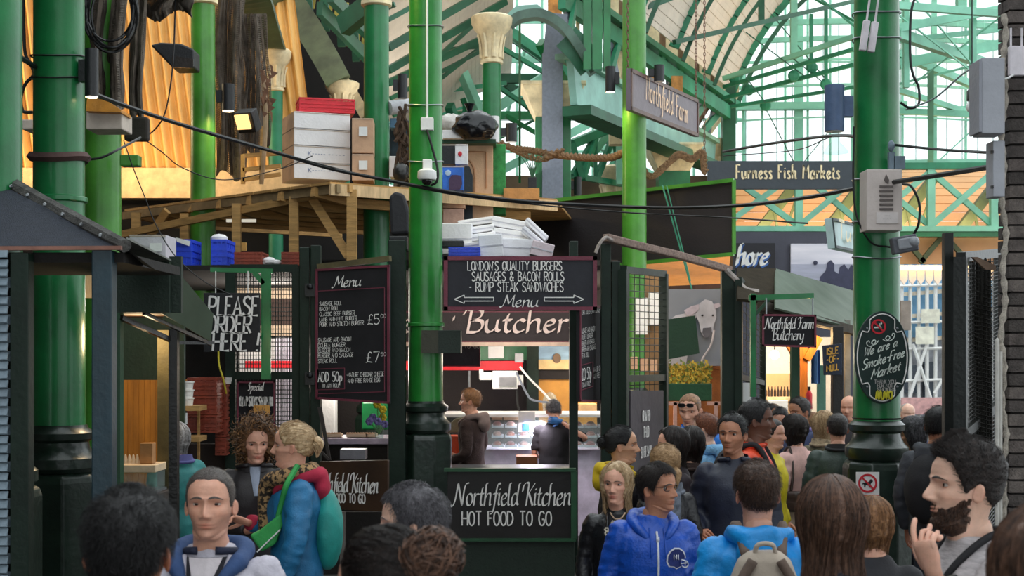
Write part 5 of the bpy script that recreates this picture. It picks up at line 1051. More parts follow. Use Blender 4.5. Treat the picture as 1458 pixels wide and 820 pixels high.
net(128, 176, -10, 150, 12.1, 'dark fishing net bunched behind the cable coil', 34, 70, 2)
net(308, 350, -20, 250, 18.6, 'old fishing net draped right of the slim yellow-green column', 34, 90, 3)
net(340, 384, 20, 215, 18.8, 'old fishing net hanging beside the ringed capital', 30, 70, 4)
net(205, 274, -30, 22, 15.0, 'ragged net hanging across the top of the corrugated wall', 40, 40, 6)
b = MB()
for i in range(34):
    r = random.Random(i); p = W(378+r.uniform(-9, 7), 90+r.uniform(0, 70), 18+r.uniform(-.2, .2)); b.add([p, p+Vector((r.uniform(.02, .1), .02, -.03)), p+Vector((.03, 0, -r.uniform(.08, .2)))], [(0, 1, 2)])
tag(b.build('dried_leaves', mat('dried leaf', '#6B4A36', .9, var=.5), stuff=True), 'bunch of dried leaves under the ringed capital', 'leaves'); b = MB(); b.tube(smooth_path([W(374, 100, 18.1), W(378, 160, 18.1), W(376, 215, 18.1), W(372, 262, 18.2)]), .03, 7); tag(b.build('bare_branch', mat('pale branch', '#A58F73', .9), smooth=True), 'pale bare branch rising beside the ringed capital', 'branch')
t = MB(); t.R(122, 158, 174, 184, 11.2, .3); tag(t.build('white_board', mat('dusty white board', '#C9BBAE', .7, var=.2), bevel=.01), 'dusty pale board between the left columns below the cylinder lamp', 'board')
t = MB(); t.R(30, 170, 48, 184, 11.2, .3); tag(t.build('white_board', mat('dusty white board', ''), bevel=.01), 'short end of a pale board between the two leftmost columns', 'board')
t = MB(); t.PP([(124, 140), (150, 142), (172, 156), (172, 160), (122, 158)], 11.1, .3); tag(t.build('lamp_hood', mat('ochre hood', '#C9862A', .5)), 'ochre hood under the cylinder lamp of the thick column', 'hood')
t = MB(); t.R(170, 220, 197, 236, 12.0, .12); tag(t.build('pipe_clamp', GREEN_L, bevel=.01), 'green clamp plate on the lighter green column', 'clamp')
t = MB(); t.R(176, 166, 210, 200, 12.6, .1); tag(t.build('junction_bundle', mat('tangled dark fittings', '#2B241E', .8, var=.5), bevel=.02), 'dark tangled junction box right of the lighter green column', 'box')
for x0, x1, lab in ((104, 116, 'pale split timber seen between the thick column and the teal post'),): t = MB(); t.R(x0+14, 362, x1+20, 424, 10, .05); tag(t.build('split_timber', TIMB_L), lab, 'timber')
# ------------------------------------------------------------------ stall front (gates, posts, menus)
YS = 13.0
for x0, x1, y0, lab in ((426, 440, 352, 'left one of the paired dark green gate posts beside the tall menu'), (442, 456, 349, 'right one of the paired dark green gate posts beside the tall menu'), (553, 577, 342, 'broad dark green post between the tall menu and the central column'), (811, 823, 343, 'slim dark green post at the right end of the kitchen sign'), (856, 870, 347, 'dark green post carrying the rough timber beam'), (871, 883, 372, 'hinge post of the right mesh gate'), (1028, 1047, 384, 'dark green post under the far end of the rough timber beam')):
    b = MB(); b.post(x0, x1, y0, YS if x0 < 1000 else 14.2, .12); tag(b.build('stall_post', POST, bevel=.006), lab, 'post')
b = MB()
for y in (404, 530): b.R(434, y, 448, y+18, YS-.04, .05); b.ball(W(441, y+4, YS-.05), .03, 8, 6)
tag(b.build('gate_latch', BLACK, stuff=True), 'black latches between the paired gate posts', 'latch')
mesh_gate('mesh_gate', 'dark mesh gate behind the order sign', W(329, 382, 13.1), W(424, 382, 13.1), W(424, 1000, 13.1), W(329, 1000, 13.1), 24, 100, rail=(.247,), fw=.09)
mesh_gate('mesh_gate', 'narrow mesh gate right of the second menu with a lit stall behind', W(888, 384, 13), W(945, 390, 14.4), W(945, 980, 14.4), W(888, 1005, 13), 8, 64, rail=(.25,), fw=.08)
mesh_gate('mesh_gate', 'narrow mesh gate folded beside the butchery sign bracket', W(1052, 398, 14.2), W(1086, 436, 16.2), W(1086, 800, 16.2), W(1052, 860, 14.2), 7, 46, rail=(.3,), fw=.07)
b = MB(); b.R(1058, 545, 1070, 574, 14.3, .01); tag(b.build('paper_notice', WHITEP), 'white paper notice on the mesh gate beside the butchery bracket', 'notice')
gb = thing('sign_bracket', 'bright green bracket arm carrying the order sign', 'bracket', W(380, 540, 12.4)); b = MB(); b.beam(W(300, 384, 12.4), W(388, 386, 12.4), .04, .04); b.build('arm', GREEN, gb); b = MB(); b.beam(W(379, 540, 12.4), W(379, 388, 12.4), .08, .05, up=(0, 1, 0)); b.build('upright', GREEN, gb); b = MB(); b.beam(W(362, 388, 12.4), W(376, 404, 12.4), .05, .04); b.build('brace', GREEN, gb)
os_ = plate_sign('order_sign', 'black hanging sign with white handwritten order instruction', (W(290, 417, 12.3), W(370, 417, 12.3), W(370, 501, 12.3), W(290, 501, 12.3)), .03, mat('matt black board', '#1B1B1E', .7, var=.1))
b = MB()
for txt, y, x, wd, h in (('PLEASE', 449, 297, 70, .165), ('ORDER', 474, 296, 61, .155), ('HERE !', 499, 303, 65, .155)): write(b, txt, W(x, y, 12.27), (1, 0, 0), h, .8, mono=.019, slant=.06, width=S(wd, 12.27))
b.build('lettering', CHALKW, os_)
for i, x in enumerate((307, 353)): b = MB(); b.tube([W(x, 386, 12.32), W(x, 420, 12.32)], .005, 5); tag(b.build('cord', CHALKW), ('left', 'right')[i]+' white cord holding the order sign', 'cord')
# tall menu board
def board(name, label, x0, x1, yt0, yb0, yt1, yb1, Y0, Y1, fr=MAROON, bm=CHALK, fw=.02): return plate_sign(name, label, (W(x0, yt0, Y0), W(x1, yt1, Y1), W(x1, yb1, Y1), W(x0, yb0, Y0)), .03, bm, fr, fw)
mn = board('menu_board', 'tall chalk menu board with dish list left of the central column', 450, 555, 383, 568, 377, 575, 12.95, 12.75)
def menu_text(par, o, ux, w_, h_, f):
    """lines at fractions of the board: x from left, z from top"""
    for k, (txt, x, z, hh, wd, kind) in enumerate(f):
        b = MB(); p = Vector(o)+ux*(x*w_)-Vector((0, 0, z*h_))
        if kind == 's': write(b, txt, p, ux, hh*h_, .85, nib=hh*h_*.15, slant=.15, gap=.4, width=wd*w_)
        else: write(b, txt, p, ux, hh*h_, .7, mono=hh*h_*(.10 if kind == 'm' else .085), width=wd*w_, slant=.0, gap=1.)
        b.build('lettering', CHALKW, par)
ML = [('M*enu', .25, .15, .085, .36, 's'), ('SAUSAGE ROLL', .05, .285, .03, .30, 'm'), ('BACON ROLL', .05, .325, .03, .26, 'm'), ('CLASSIC BEEF BURGER', .05, .365, .03, .48, 'm'), ('LAMB AND MINT BURGER', .05, .405, .03, .51, 'm'), ('PORK AND STILTON BURGER', .05, .445, .032, .6, 'm'), ('£5', .70, .445, .075, .16, 'l'), ('00', .88, .40, .03, .07, 'l'),
      ('SAUSAGE AND BACON', .03, .565, .032, .45, 'm'), ('DOUBLE BURGER', .03, .605, .03, .37, 'm'), ('BURGER AND BACON', .03, .645, .03, .44, 'm'), ('BURGER AND SAUSAGE', .03, .685, .032, .48, 'm'), ('STEAK ROLL', .03, .725, .03, .26, 'm'), ('£7', .68, .735, .08, .18, 'l'), ('50', .88, .69, .03, .07, 'l'),
      ('ADD 50p', .03, .87, .075, .33, 'm'), ('TO ANY ROLL', .08, .915, .03, .24, 'm'), ('-MATURE CHEDDAR CHEESE', .42, .84, .033, .5, 'm'), ('-AND FREE RANGE EGG', .42, .885, .033, .45, 'm')]
oA, oB, oD = W(450, 383, 12.93), W(555, 377, 12.73), W(450, 568, 12.93)
menu_text(mn, oA, (oB-oA).normalized(), (oB-oA).length, oA.z-oD.z, ML)
def line_box(par, o, ux, w_, h_, x0, z0, x1, z1, m=MAROON, t=.006):
    b = MB(); q = lambda x, z: Vector(o)+ux*(x*w_)-Vector((0, 0, z*h_))
    for a_, c_ in ((q(x0, z0), q(x1, z0)), (q(x1, z0), q(x1, z1)), (q(x1, z1), q(x0, z1)), (q(x0, z1), q(x0, z0))): b.beam(a_, c_, t, t)
    b.build('painted_border', m, par)
line_box(mn, oA, (oB-oA).normalized(), (oB-oA).length, oA.z-oD.z, .02, .17, .93, .96); line_box(mn, oA, (oB-oA).normalized(), (oB-oA).length, oA.z-oD.z, .02, .77, .39, .93)
b = MB(); b.beam(W(453, 380, 13), W(556, 368, 12.8), .06, .05); tag(b.build('timber_lath', mat('mossy lath', '#5B5336', .8, var=.4)), 'mossy lath along the top of the tall menu board', 'lath')
mn2 = board('menu_board', 'second chalk menu board seen at an angle under the big sign', 825, 869, 438, 572, 434, 573, 12.6, 13.6)
oA, oB, oD = W(825, 350, 12.58), W(869, 350, 13.58), W(825, 572, 12.58)
menu_text(mn2, oA, (oB-oA).normalized(), (oB-oA).length, oA.z-oD.z, [m_ for m_ in ML if m_[2] > .42]); line_box(mn2, oA, (oB-oA).normalized(), (oB-oA).length, oA.z-oD.z, .04, .77, .42, .93)
mn3 = board('chalk_board', 'grey chalk board fixed low on the right mesh gate', 898, 945, 556, 700, 556, 690, 13.1, 14.2, None, mat('grey chalkboard', '#4A4348', .7, var=.3, scale=3))
b = MB(); ux = (W(945, 0, 14.2)-W(898, 0, 13.1)); ux.z = 0; ux.normalize()
for txt, y, wd in (('OR DAN FED', 599, 26), ('TR-LBD', 622, 19), ('SLO ETE SANWD', 650, 36)): b = MB(); write(b, txt, W(920, y, 13.55), ux, .10, .6, mono=.012, align='c', width=S(wd, 13.6)*1.5); b.build('lettering', CHALKW, mn3)
sp_ = board('chalk_board', 'small special chalk board on the left mesh gate', 338, 392, 543, 640, 543, 640, 13.0, 13.0, MAROON, CHALK, .015)
b = MB(); write(b, 'S*pecial', W(364, 556, 12.97), (1, 0, 0), .075, .8, nib=.013, slant=.2, align='c', width=S(22, 13)); b.build('lettering', CHALKW, sp_); b = MB(); write(b, 'RUMP STEAK SANDWICH', W(365, 578, 12.97), (1, 0, 0), .085, .6, mono=.012, align='c', width=S(46, 13)); b.build('lettering', CHALKW, sp_)
b = MB(); b.R(361, 577, 384, 640, 12.96, .01); b.build('pasted_card', mat('ochre card', '#D0974A', .7), sp_)
# big burger sign
bg_ = board('burger_sign', 'large black burger sign with maroon frame and two arrows right of the central column', 632, 850, 365, 442, 365, 442, 12.6, 12.6, MAROON, mat('inky board', '#23232B', .7, var=.25, scale=4), .035)
b = MB()
for txt, y, x, wd in (("LONDON'S QUALITY BURGERS", 385, 666, 134), ('SAUSAGES & BACON ROLLS', 400, 672, 131), ('- RUMP STEAK SANDWICHES', 415, 668, 134)): write(b, txt, W(x, y, 12.565), (1, 0, 0), S(13, 12.56), .7, mono=.0085, width=S(wd, 12.56))
b.build('lettering', CHALKW, bg_); b = MB(); write(b, 'M*enu', W(716, 437, 12.565), (1, 0, 0), S(17, 12.56), .9, nib=.016, slant=.12, gap=.5, width=S(50, 12.56)); b.build('lettering', CHALKW, bg_)
for s, x0 in ((1, 647), (-1, 831)):
    b = MB(); pts = [(0, 0), (14, -6), (14, -2.6), (56, -2.6), (56, 2.6), (14, 2.6), (14, 6), (0, 0)]; P = [W(x0+s*x, 426+y, 12.56) for x, y in pts]
    for p, q in zip(P[:-1], P[1:]): b.beam(p, q, .008, .008)
    b.build('outlined_arrow', CHALKW, bg_)
bt = plate_sign('butchery_sign', 'long dark butchery fascia with large cream script behind the central column', (W(560, 443, 14.6), W(822, 443, 14.6), W(822, 487, 14.6), W(560, 487, 14.6)), .05, mat('maroon black board', '#24171B', .6, var=.3), MAROON, .012)
b = MB(); write(b, "'", W(645, 478, 14.56), (1, 0, 0), .2, 1, nib=.03); b.build('lettering', mat('cream paint script', '#EBD6CF', .7, bump=0), bt); b = MB(); write(b, 'B*utchery', W(664, 473, 14.56), (1, 0, 0), .235, 1.0, nib=.042, slant=.1, gap=.7, width=S(166, 14.56)); b.build('lettering', mat('cream paint script', ''), bt); b = MB(); write(b, 'e', W(574, 473, 14.56), (1, 0, 0), .24, 1., nib=.04); b.build('lettering', mat('cream paint script', '#EBD6CF', .7, bump=0), bt)
b = MB(); b.R(560, 487, 822, 493, 14.55, .12); tag(b.build('timber_batten', mat('pale pink batten', '#E8C9B4', .6), bevel=.004), 'pale batten along the foot of the butchery fascia', 'batten')
# rough beam and its wrapped cord
b = MB(); P = [W(862, 338, 12.95), W(905, 349, 13.2), W(960, 362, 13.6), W(1000, 373, 14), W(1038, 384, 14.3)]
for a_, c_ in zip(P[:-1], P[1:]): b.beam(a_, c_+(c_-a_)*.02, .08, .07)
tag(b.build('rough_beam', mat('weathered grey timber', '#9A8378', .9, var=.45, scale=8, bump=.3, stretch=(1, 6, 6)), bevel=.01), 'weathered timber beam sloping above the narrow mesh gate', 'beam')
b = MB(); b.tube(smooth_path([W(848, 360, 12.8), W(853, 348, 12.8), W(862, 338, 12.85), W(872, 342, 12.9)]), .016, 7); b.tube(smooth_path([W(1034, 384, 14.2), W(1048, 398, 14.2), W(1062, 412, 14.2), W(1080, 416, 14.2)]), .03, 7); tag(b.build('cloth_wrapping', mat('grey rag', '#A49A94', .9, var=.4, scale=15), smooth=True, stuff=True), 'grey rag wrapped round the ends of the rough beam', 'rag')
# long black board with green edge, orange awning below
bb = thing('black_board', 'long black board with green edging high behind the rough beam', 'board', W(890, 365, 16.5))
C4 = (W(735, 292, 20.6), W(1044, 257, 19.0), W(1044, 362, 19.0), W(735, 392, 20.6)); b = MB(); b.quad(C4[3], C4[2], C4[1], C4[0], -.05); b.build('panel', mat('flat black board', '#1C1619', .7, var=.15), bb)
b = MB()
for p, q in ((C4[0], C4[1]), (C4[1], C4[2]), (C4[3], C4[2]), (C4[0], C4[3])): b.beam(p+Vector((0, -.05, 0)), q+Vector((0, -.05, 0)), .05, .05)
b.build('green_edging', GREEN_L, bb)
b = MB(); b.tube([W(943, 264, 19.3), W(985, 412, 18.6)], .012, 5); b.tube([W(949, 264, 19.3), W(983, 400, 18.6)], .009, 5); tag(b.build('green_strap', mat('turquoise strap', '#2F7F62', .6), stuff=True), 'turquoise strap hanging across the long black board', 'strap')
oa = thing('orange_awning', 'glowing orange cloth canopy below the long black board', 'awning', W(975, 412, 16)); b = MB(); b.quad(W(915, 372, 20.3), W(1040, 364, 20.3), W(1034, 408, 18.8), W(915, 411, 18.8), .02); b.build('cloth', mat('orange canopy', '#E08A3A', .7, var=.15), oa); b = MB(); b.beam(W(915, 412, 18.7), W(1034, 407, 18.7), .06, .06); b.build('hem_bar', mat('brown hem', '#4B2E1E', .7), oa)
lamp('canopy_lamp', 'POINT', W(975, 420, 19.0), 14, (1, .6, .3), .15)
lamp('fascia_fill', 'AREA', W(740, 432, 13.5), 9, (1, .9, .8), 2.2, (radians(80), 0, 0), size_y=.1)  # hidden fill behind the burger sign, added to brighten the butchery script
cp = plate_sign('cow_picture', 'large grey photo print of a white cow on the stall wall', (W(945, 412, 16.4), W(1030, 412, 16.4), W(1030, 521, 16.4), W(945, 521, 16.4)), .03, mat('grey backdrop print', '#83858C', .6, var=.12, scale=1.5, bump=0))
cw_ = mat('white cow print', '#BDB8BE', .7, var=.25, scale=4, bump=0); b = MB(); b.PP([(945, 462), (962, 449), (985, 444), (998, 436), (990, 455), (984, 480), (976, 521), (945, 521)], 16.36, .006); b.build('cow_body', cw_, cp)
b = MB(); b.PP([(996, 432), (1004, 426), (1014, 429), (1019, 440), (1020, 452), (1016, 464), (1015, 472), (1009, 480), (1003, 480), (998, 472), (996, 460), (991, 448)], 16.345, .01); b.build('cow_head', cw_, cp)
b = MB(); b.PP([(974, 442), (984, 436), (995, 433), (995, 441), (986, 448), (978, 449)], 16.34, .006); b.PP([(1016, 433), (1024, 431), (1026, 436), (1018, 440)], 16.34, .006); b.build('cow_ears', mat('pink grey ear print', '#B9AAB2', .7), cp, stuff=True)
b = MB(); b.PP([(1001, 467), (1013, 466), (1014, 474), (1009, 480), (1003, 480), (1000, 474)], 16.335, .005); b.build('cow_muzzle', mat('dark muzzle print', '#5E5A60', .6), cp); b = MB(); b.ball(W(1000, 449, 16.335), (.015, .004, .012), 8, 5); b.ball(W(1015, 449, 16.335), (.012, .004, .012), 8, 5); b.build('cow_eyes', BLACK, cp, stuff=True)
b = MB(); b.tube(smooth_path([W(1017, 470, 16.33), W(1012, 492, 16.33), W(1000, 512, 16.32), W(996, 532, 16.3)]), .012, 5); b.build('halter_rope', mat('pale halter', '#BBAFAF', .8), cp)
b = MB(); b.PP([(940, 456), (990, 449), (996, 503), (940, 514)], 16.0, .03); tag(b.build('painted_board', mat('deep green panel', '#123822', .5, var=.1)), 'deep green square panel overlapping the cow picture', 'panel')
b = MB(); b.R(940, 520, 1030, 660, 16.6, .06); b.R(940, 470, 1032, 525, 16.55, .05); tag(b.build('stall_wall', mat('rust stall boarding', '#A6602A', .7, var=.35)), 'rust coloured stall wall below the cow picture', 'wall panel')
pl = thing('window_box', 'long green planter with yellow flowers under the cow picture', 'planter', W(980, 572, 16)); b = MB(); b.R(945, 546, 1014, 571, 15.9, .25); b.build('trough', mat('planter green', '#164B2C', .5), pl, bevel=.01)
b = MB(); rn = random.Random(4)
for i in range(900):
    p = W(946+66*rn.random(), 548-34*rn.random()**1.3*(1-.4*abs(rn.random()-.5)), 15.92+.25*rn.random()); s_ = .018+.02*rn.random(); a_ = rn.random()*6; b.add([p, p+Vector((s_*cos(a_), .01, s_*sin(a_))), p+Vector((-s_*sin(a_), .005, s_*cos(a_)))], [(0, 1, 2)], 0 if rn.random() < .6 else 1)
b.build('flowers', [mat('mustard petals', '#C7A63A', .8, var=.4), mat('olive leaf', '#6B7A34', .8, var=.4)], pl, stuff=True)
for i, x in enumerate((959, 1017)): b = MB(); b.R(x, 573, x+5, 660, 15.8, .04); b.R(x-10, 572, x+14, 577, 15.8, .04); tag(b.build('trestle_leg', mat('pale pink wood', '#D9A99A', .7)), ('left', 'right')[i]+' pale pink trestle below the planter', 'trestle')
# kitchen signs
ks = plate_sign('kitchen_sign', 'wide black kitchen sign with white script and green frame right of the central column', (W(637, 671, 12.6), W(813, 671, 12.6), W(813, 768, 12.6), W(637, 768, 12.6)), .04, mat('brown black board', '#16100F', .45, var=.4, scale=2))
b = MB(); write(b, 'N*orthfield K*itchen', W(647, 720, 12.57), (1, 0, 0), S(32, 12.57), .8, nib=.020, slant=.12, gap=.45, width=S(165, 12.57)); b.build('lettering', CHALKW, ks); b = MB(); write(b, 'HOT FOOD TO GO', W(658, 748, 12.57), (1, 0, 0), S(20, 12.57), .8, mono=.013, width=S(127, 12.57)); b.build('lettering', CHALKW, ks)
b = MB(); b.R(632, 667, 820, 671.5, 12.56, .08); b.R(632, 767, 820, 771, 12.56, .08); b.R(813, 671, 821, 768, 12.56, .06); b.build('green_frame', GREEN_D, ks, stuff=True)
b = MB(); b.post(620, 818, 771, 12.62, .05); tag(b.build('stall_counter', mat('green black panel', ''), bevel=.004), 'dark counter front under the wide kitchen sign', 'counter')
k3 = plate_sign('kitchen_sign', 'brown kitchen sign cut by the blue jacket at its left', (W(455, 657, 12.5), W(552, 655, 12.3), W(552, 729, 12.3), W(455, 724, 12.5)), .04, mat('warm brown board', '#3A2413', .5, var=.5, scale=2))
b = MB(); ux = (W(552, 0, 12.3)-W(455, 0, 12.5)); ux.z = 0; ux.normalize(); write(b, 'N*orthfield K*itchen', W(427, 699, 12.53), ux, S(30, 12.4), .75, nib=.024, slant=.12, gap=.4, width=S(118, 12.4)) if False else write(b, 'rthfield K*itchen', W(459, 700, 12.46), ux, S(27, 12.4), .75, nib=.018, slant=.12, gap=.4, width=S(86, 12.4)); b.build('lettering', CHALKW, k3); b = MB(); write(b, 'FOOD TO GO', W(474, 715, 12.46), ux, S(13, 12.4), .8, mono=.012, width=S(50, 12.4)); b.build('lettering', CHALKW, k3)
b = MB(); b.post(484, 491, 729, 12.45, .05); tag(b.build('sign_stand', mat('grey wooden leg', '#6E6862', .8)), 'grey wooden leg under the brown kitchen sign', 'post')
b = MB(); b.post(457, 553, 729, 12.9, .05); tag(b.build('stall_counter', mat('black brown board', '')), 'dark counter front behind the brown kitchen sign', 'counter')
b = MB(); b.R(880, 392, 945, 700, 18.2, .1); tag(b.build('tan_partition', mat('tan partition', '#8A6A45', .7, var=.4, scale=3)), 'tan partition seen through the narrow mesh gate', 'partition')
b = MB(); b.R(905, 424, 922, 476, 18.0, .05); b.R(924, 416, 938, 462, 18.0, .05); tag(b.build('white_shutter', WHITEP, stuff=True), 'white window boards seen through the narrow mesh gate', 'window board')
for i, (x, y) in enumerate(((898, 508), (912, 510), (926, 512))): b = MB(); b.R(x, y, x+10, y+18, 17.9, .1); tag(b.build('shop_jar', KB, bevel=.005), ('left', 'middle', 'right')[i]+' tan box on the shelf behind the narrow mesh gate', 'box')
lamp('gate_light', 'POINT', W(915, 400, 17), 5, (1, .8, .55), .15)
# ------------------------------------------------------------------ inside the stall
b = MB(); b.R(322, 370, 880, 760, 17.6, .1); struct(b.build('wall_stall_back', mat('stall dark lining', '#231C1A', .7, var=.3)))
b = MB(); b.R(322, 384, 450, 425, 17.2, .05); b.R(322, 463, 450, 478, 17.2, .05); tag(b.build('cream_boarding', mat('cream boarding', '#D9C3A6', .6, var=.12), stuff=True), 'cream boarding behind the left mesh gate', 'boarding')
b = MB(); b.R(322, 425, 450, 463, 17.25, .05); tag(b.build('brown_boarding', mat('brown corrugated', '#4A3730', .7, var=.3)), 'brown band between the cream boards behind the left mesh gate', 'boarding')
b = MB()
for i in range(16): x = 392+i*3.6; b.R(x, 480, x+2.6, 640, 16.9, .03)
tag(b.build('strip_curtain', mat('white plastic strip', '#DCD8E6', .4), stuff=True), 'white plastic strip curtain behind the left mesh gate', 'curtain')
b = MB(); b.R(340, 482, 392, 536, 17, .03); tag(b.build('white_sheet', WHITEP), 'white sheeting behind the left mesh gate', 'sheet')
for x0, x1, lab in ((349, 428, 'red strip behind the left mesh gate'), (573, 590, 'short end of red strip left of the central column'), (628, 744, 'red strip above the white heater in the stall')): b = MB(); b.R(x0, 514, x1, 527 if x0 > 400 else 524, 16.6, .05); tag(b.build('red_strip', mat('red trim', '#E0202C', .5)), lab, 'strip')
b = MB(); b.R(628, 493, 752, 513, 17.3, .05); tag(b.build('painted_board', GREEN), 'green panel above the red strip inside the stall', 'panel')
b = MB(); b.post(750, 767, 493, 17, .08); tag(b.build('stall_post', POST), 'dark green inner post right of the white heater', 'post')
wh = thing('wall_heater', 'white wall heater below the red strip in the stall', 'heater', W(722, 554, 16)); b = MB(); b.R(701, 528, 737, 554, 16.1, .15); b.build('body', WHITEP, wh, bevel=.01); b = MB(); b.R(711, 537, 735, 550, 16.07, .05); b.build('grille', mat('grey louvre', '#8D8D92', .4), wh)
b = MB(); b.R(683, 530, 700, 541, 16.15, .08); b.R(682, 526, 688, 540, 16.2, .05); b.R(737, 534, 745, 548, 16.2, .06); b.build('pipe_fitting', WHITEP, wh, bevel=.006, stuff=True)
b = MB(); b.R(695, 488, 717, 510, 16.8, .1); tag(b.build('fuse_box', WHITEP, bevel=.008), 'white fuse box above the white heater', 'box')
b = MB(); b.R(733, 503, 745, 516, 16.4, .05); tag(b.build('switch_box', mat('pale grey plastic', '#B4B4B8', .5), bevel=.004), 'pale grey switch box at the end of the red strip', 'box')
bk2 = board('chalk_board', 'grey chalk board half hidden by the dark box on the central column', 629, 684, 487, 522, 487, 522, 15.4, 15.4, MAROON, mat('slate chalk', '#3A3740', .7), .014); b = MB(); write(b, 'TO GO', W(672, 496, 15.36), (1, 0, 0), .06, .7, mono=.01, width=S(22, 15.4), align='c'); b.build('lettering', CHALKG, bk2)
pc2 = plate_sign('landscape_picture', 'small picture of a hay bale under a blue sky in the stall', (W(767, 488, 17), W(810, 488, 17), W(810, 526, 17), W(767, 526, 17)), .03, mat('sky print', '#7F9DB4', .6, var=.4, scale=2, bump=0, stretch=(1, 1, 4))); b = MB(); b.R(767, 512, 810, 526, 16.98, .01); b.build('field', mat('straw print', '#C9AE79', .7), pc2); b = MB(); b.ball(W(793, 510, 16.97), (.05, .006, .06), 12, 8); b.build('hay_bale', mat('bale print', '#6B5642', .8), pc2)
b = MB(); b.R(767, 526, 811, 540, 17.05, .04); tag(b.build('dark_rail', mat('black brown board', '')), 'dark rail below the hay bale picture', 'rail'); b = MB(); b.R(767, 540, 850, 606, 17.1, .04); tag(b.build('plywood_panel', mat('amber plywood', '#C98F38', .6, var=.3, scale=2)), 'amber plywood panel below the hay bale picture', 'panel')
for pts, lab, m_ in (([(740, 522, 16), (755, 540, 16), (775, 560, 16), (795, 585, 16)], 'white cable slanting across the amber plywood', WHITEP), ([(735, 530, 16), (750, 560, 16), (760, 570, 16), (790, 574, 16)], 'grey cable looping from the heater to the plywood', GREY), ([(736, 556, 16), (738, 580, 16), (748, 596, 16), (760, 602, 16)], 'black cable hanging below the heater', CABLE), ([(668, 528, 16.4), (668, 556, 16.4)], 'short steel pipe above the young butcher', STEEL)): cable(pts, .014, lab, m_)
# counters
def counter(x0, x1, y0, y1, Y, d, m, label, top=STEEL):
    t = thing('counter', label, 'counter', (W((x0+x1)/2, 0, Y).x, Y+d/2, 0)); z0 = W(0, y0, Y).z; a_, c_ = W(x0, 0, Y).x, W(x1, 0, Y).x
    b = MB(); b.box(((a_+c_)/2, Y+d/2, z0/2-.03), (c_-a_, d, z0-.06)); b.build('body', m, t, bevel=.005); b = MB(); b.box(((a_+c_)/2, Y+d/2, z0-.03), (c_-a_+.04, d+.04, .06)); b.build('worktop', top, t, bevel=.005); return t
counter(453, 552, 624, 700, 14.2, .6, mat('black brown board', ''), 'dark counter with pale top behind the tall menu', mat('lilac lit top', '#C9B9CF', .4)); counter(640, 812, 668, 720, 13.3, .55, mat('dark counter wood', ''), 'low counter behind the wide kitchen sign')
dc = thing('meat_counter', 'lit glass meat counter with lilac lit trays behind the butchers', 'counter', W(780, 690, 15)); b = MB(); b.post(628, 880, 640, 15.6, .8); b.build('base', mat('white counter base', '#D9D0DF', .4), dc); b = MB(); b.R(628, 594, 880, 640, 15.3, .02); b.build('front_glass', CLEAR, dc); b = MB(); b.R(628, 590, 880, 594, 15.2, .9); b.build('top_shelf', WHITEP, dc)
for j, y in enumerate((606, 620, 634)):
    for i in range(9):
        x = 700+i*19; b = MB(); b.R(x, y, x+17, y+3, 15.4, .3); b.build('tray', mat('white enamel', '#E4E0EA', .3), dc)
        b = MB(); b.ball(W(x+8, y-2, 15.5), (.05, .1, .035), 10, 6); b.build('meat_cut', [mat('raw meat', '#B5524A', .4, var=.3, scale=20), mat('pale meat', '#E0A79A', .4, var=.3, scale=20), mat('sausage', '#C4705A', .4)][(i+j) % 3], dc, True)
lamp('wall_wash', 'SPOT', (-10.2, 20.2, 6.0), 480, (1, .74, .44), .2, tuple((Vector((-6.3, 21.6, 6.6))-Vector((-10.2, 20.2, 6.0))).to_track_quat('-Z', 'Y').to_euler()), angle=1.9); lamp('wall_wash', 'AREA', (-6.0, 20.4, 4.6), 24, (1, .7, .38), 3.0, (radians(140), 0, 0), size_y=.3)
def aim(name, p, q, e, a, c=(1, .78, .2)): lamp(name, 'SPOT', p, e, c, .05, tuple((Vector(q)-Vector(p)).to_track_quat('-Z', 'Y').to_euler()), angle=a)
aim('column_lamp', (-2.3, 12.7, 6.3), (-.9, 13.2, 5.0), 70, 1.0); aim('column_lamp', (-3.45, 17.7, 5.1), (-3.95, 18, 4.4), 13, 1.5); aim('column_lamp', (1.1, 18.0, 5.3), (1.58, 18.3, 4.5), 22, 1.6)
lamp('vault_wash', 'AREA', (W(1230, 0, 29).x, 29, W(0, 332, 29).z), 80, (1, .72, .45), 5, (radians(150), 0, 0), size_y=.4)
lamp('counter_light', 'AREA', W(760, 597, 15.6), 25, (.95, .85, 1), .2, (0, 0, 0), size_y=2.6)
lamp('stall_light', 'POINT', W(700, 505, 15.6), 12, (1, .9, .78), .2); lamp('stall_light', 'POINT', W(840, 500, 16.2), 24, (1, .85, .65), .2); lamp('stall_light', 'POINT', W(500, 520, 15.8), 22, (1, .9, .8), .2); lamp('gate_light', 'POINT', W(390, 430, 16), 32, (1, .9, .8), .2)
for i, (x, y) in enumerate(((463, 622), (478, 622), (500, 622), (515, 622), (528, 622), (707, 598), (724, 598), (738, 598))):
    t = thing('egg_tray', ('first', 'second', 'third', 'fourth', 'fifth', 'first', 'second', 'third')[i]+(' pale egg tray from the left on the counter behind the tall menu' if i < 5 else ' egg tray from the left on the meat counter'), 'tray', W(x, y, 14.5), 'egg trays on the counters'); b = MB(); Y = 14.3 if i < 5 else 15.25
    for q in range(4): b.ball(W(x-5+q*3.6, y-4, Y+.05), (.018, .018, .02), 8, 6)
    b.build('eggs', mat('brown egg', '#C79A78', .5), t, True, stuff=True); b = MB(); b.R(x-7, y-4, x+8, y, Y, .15); b.build('pulp_base', mt, t)
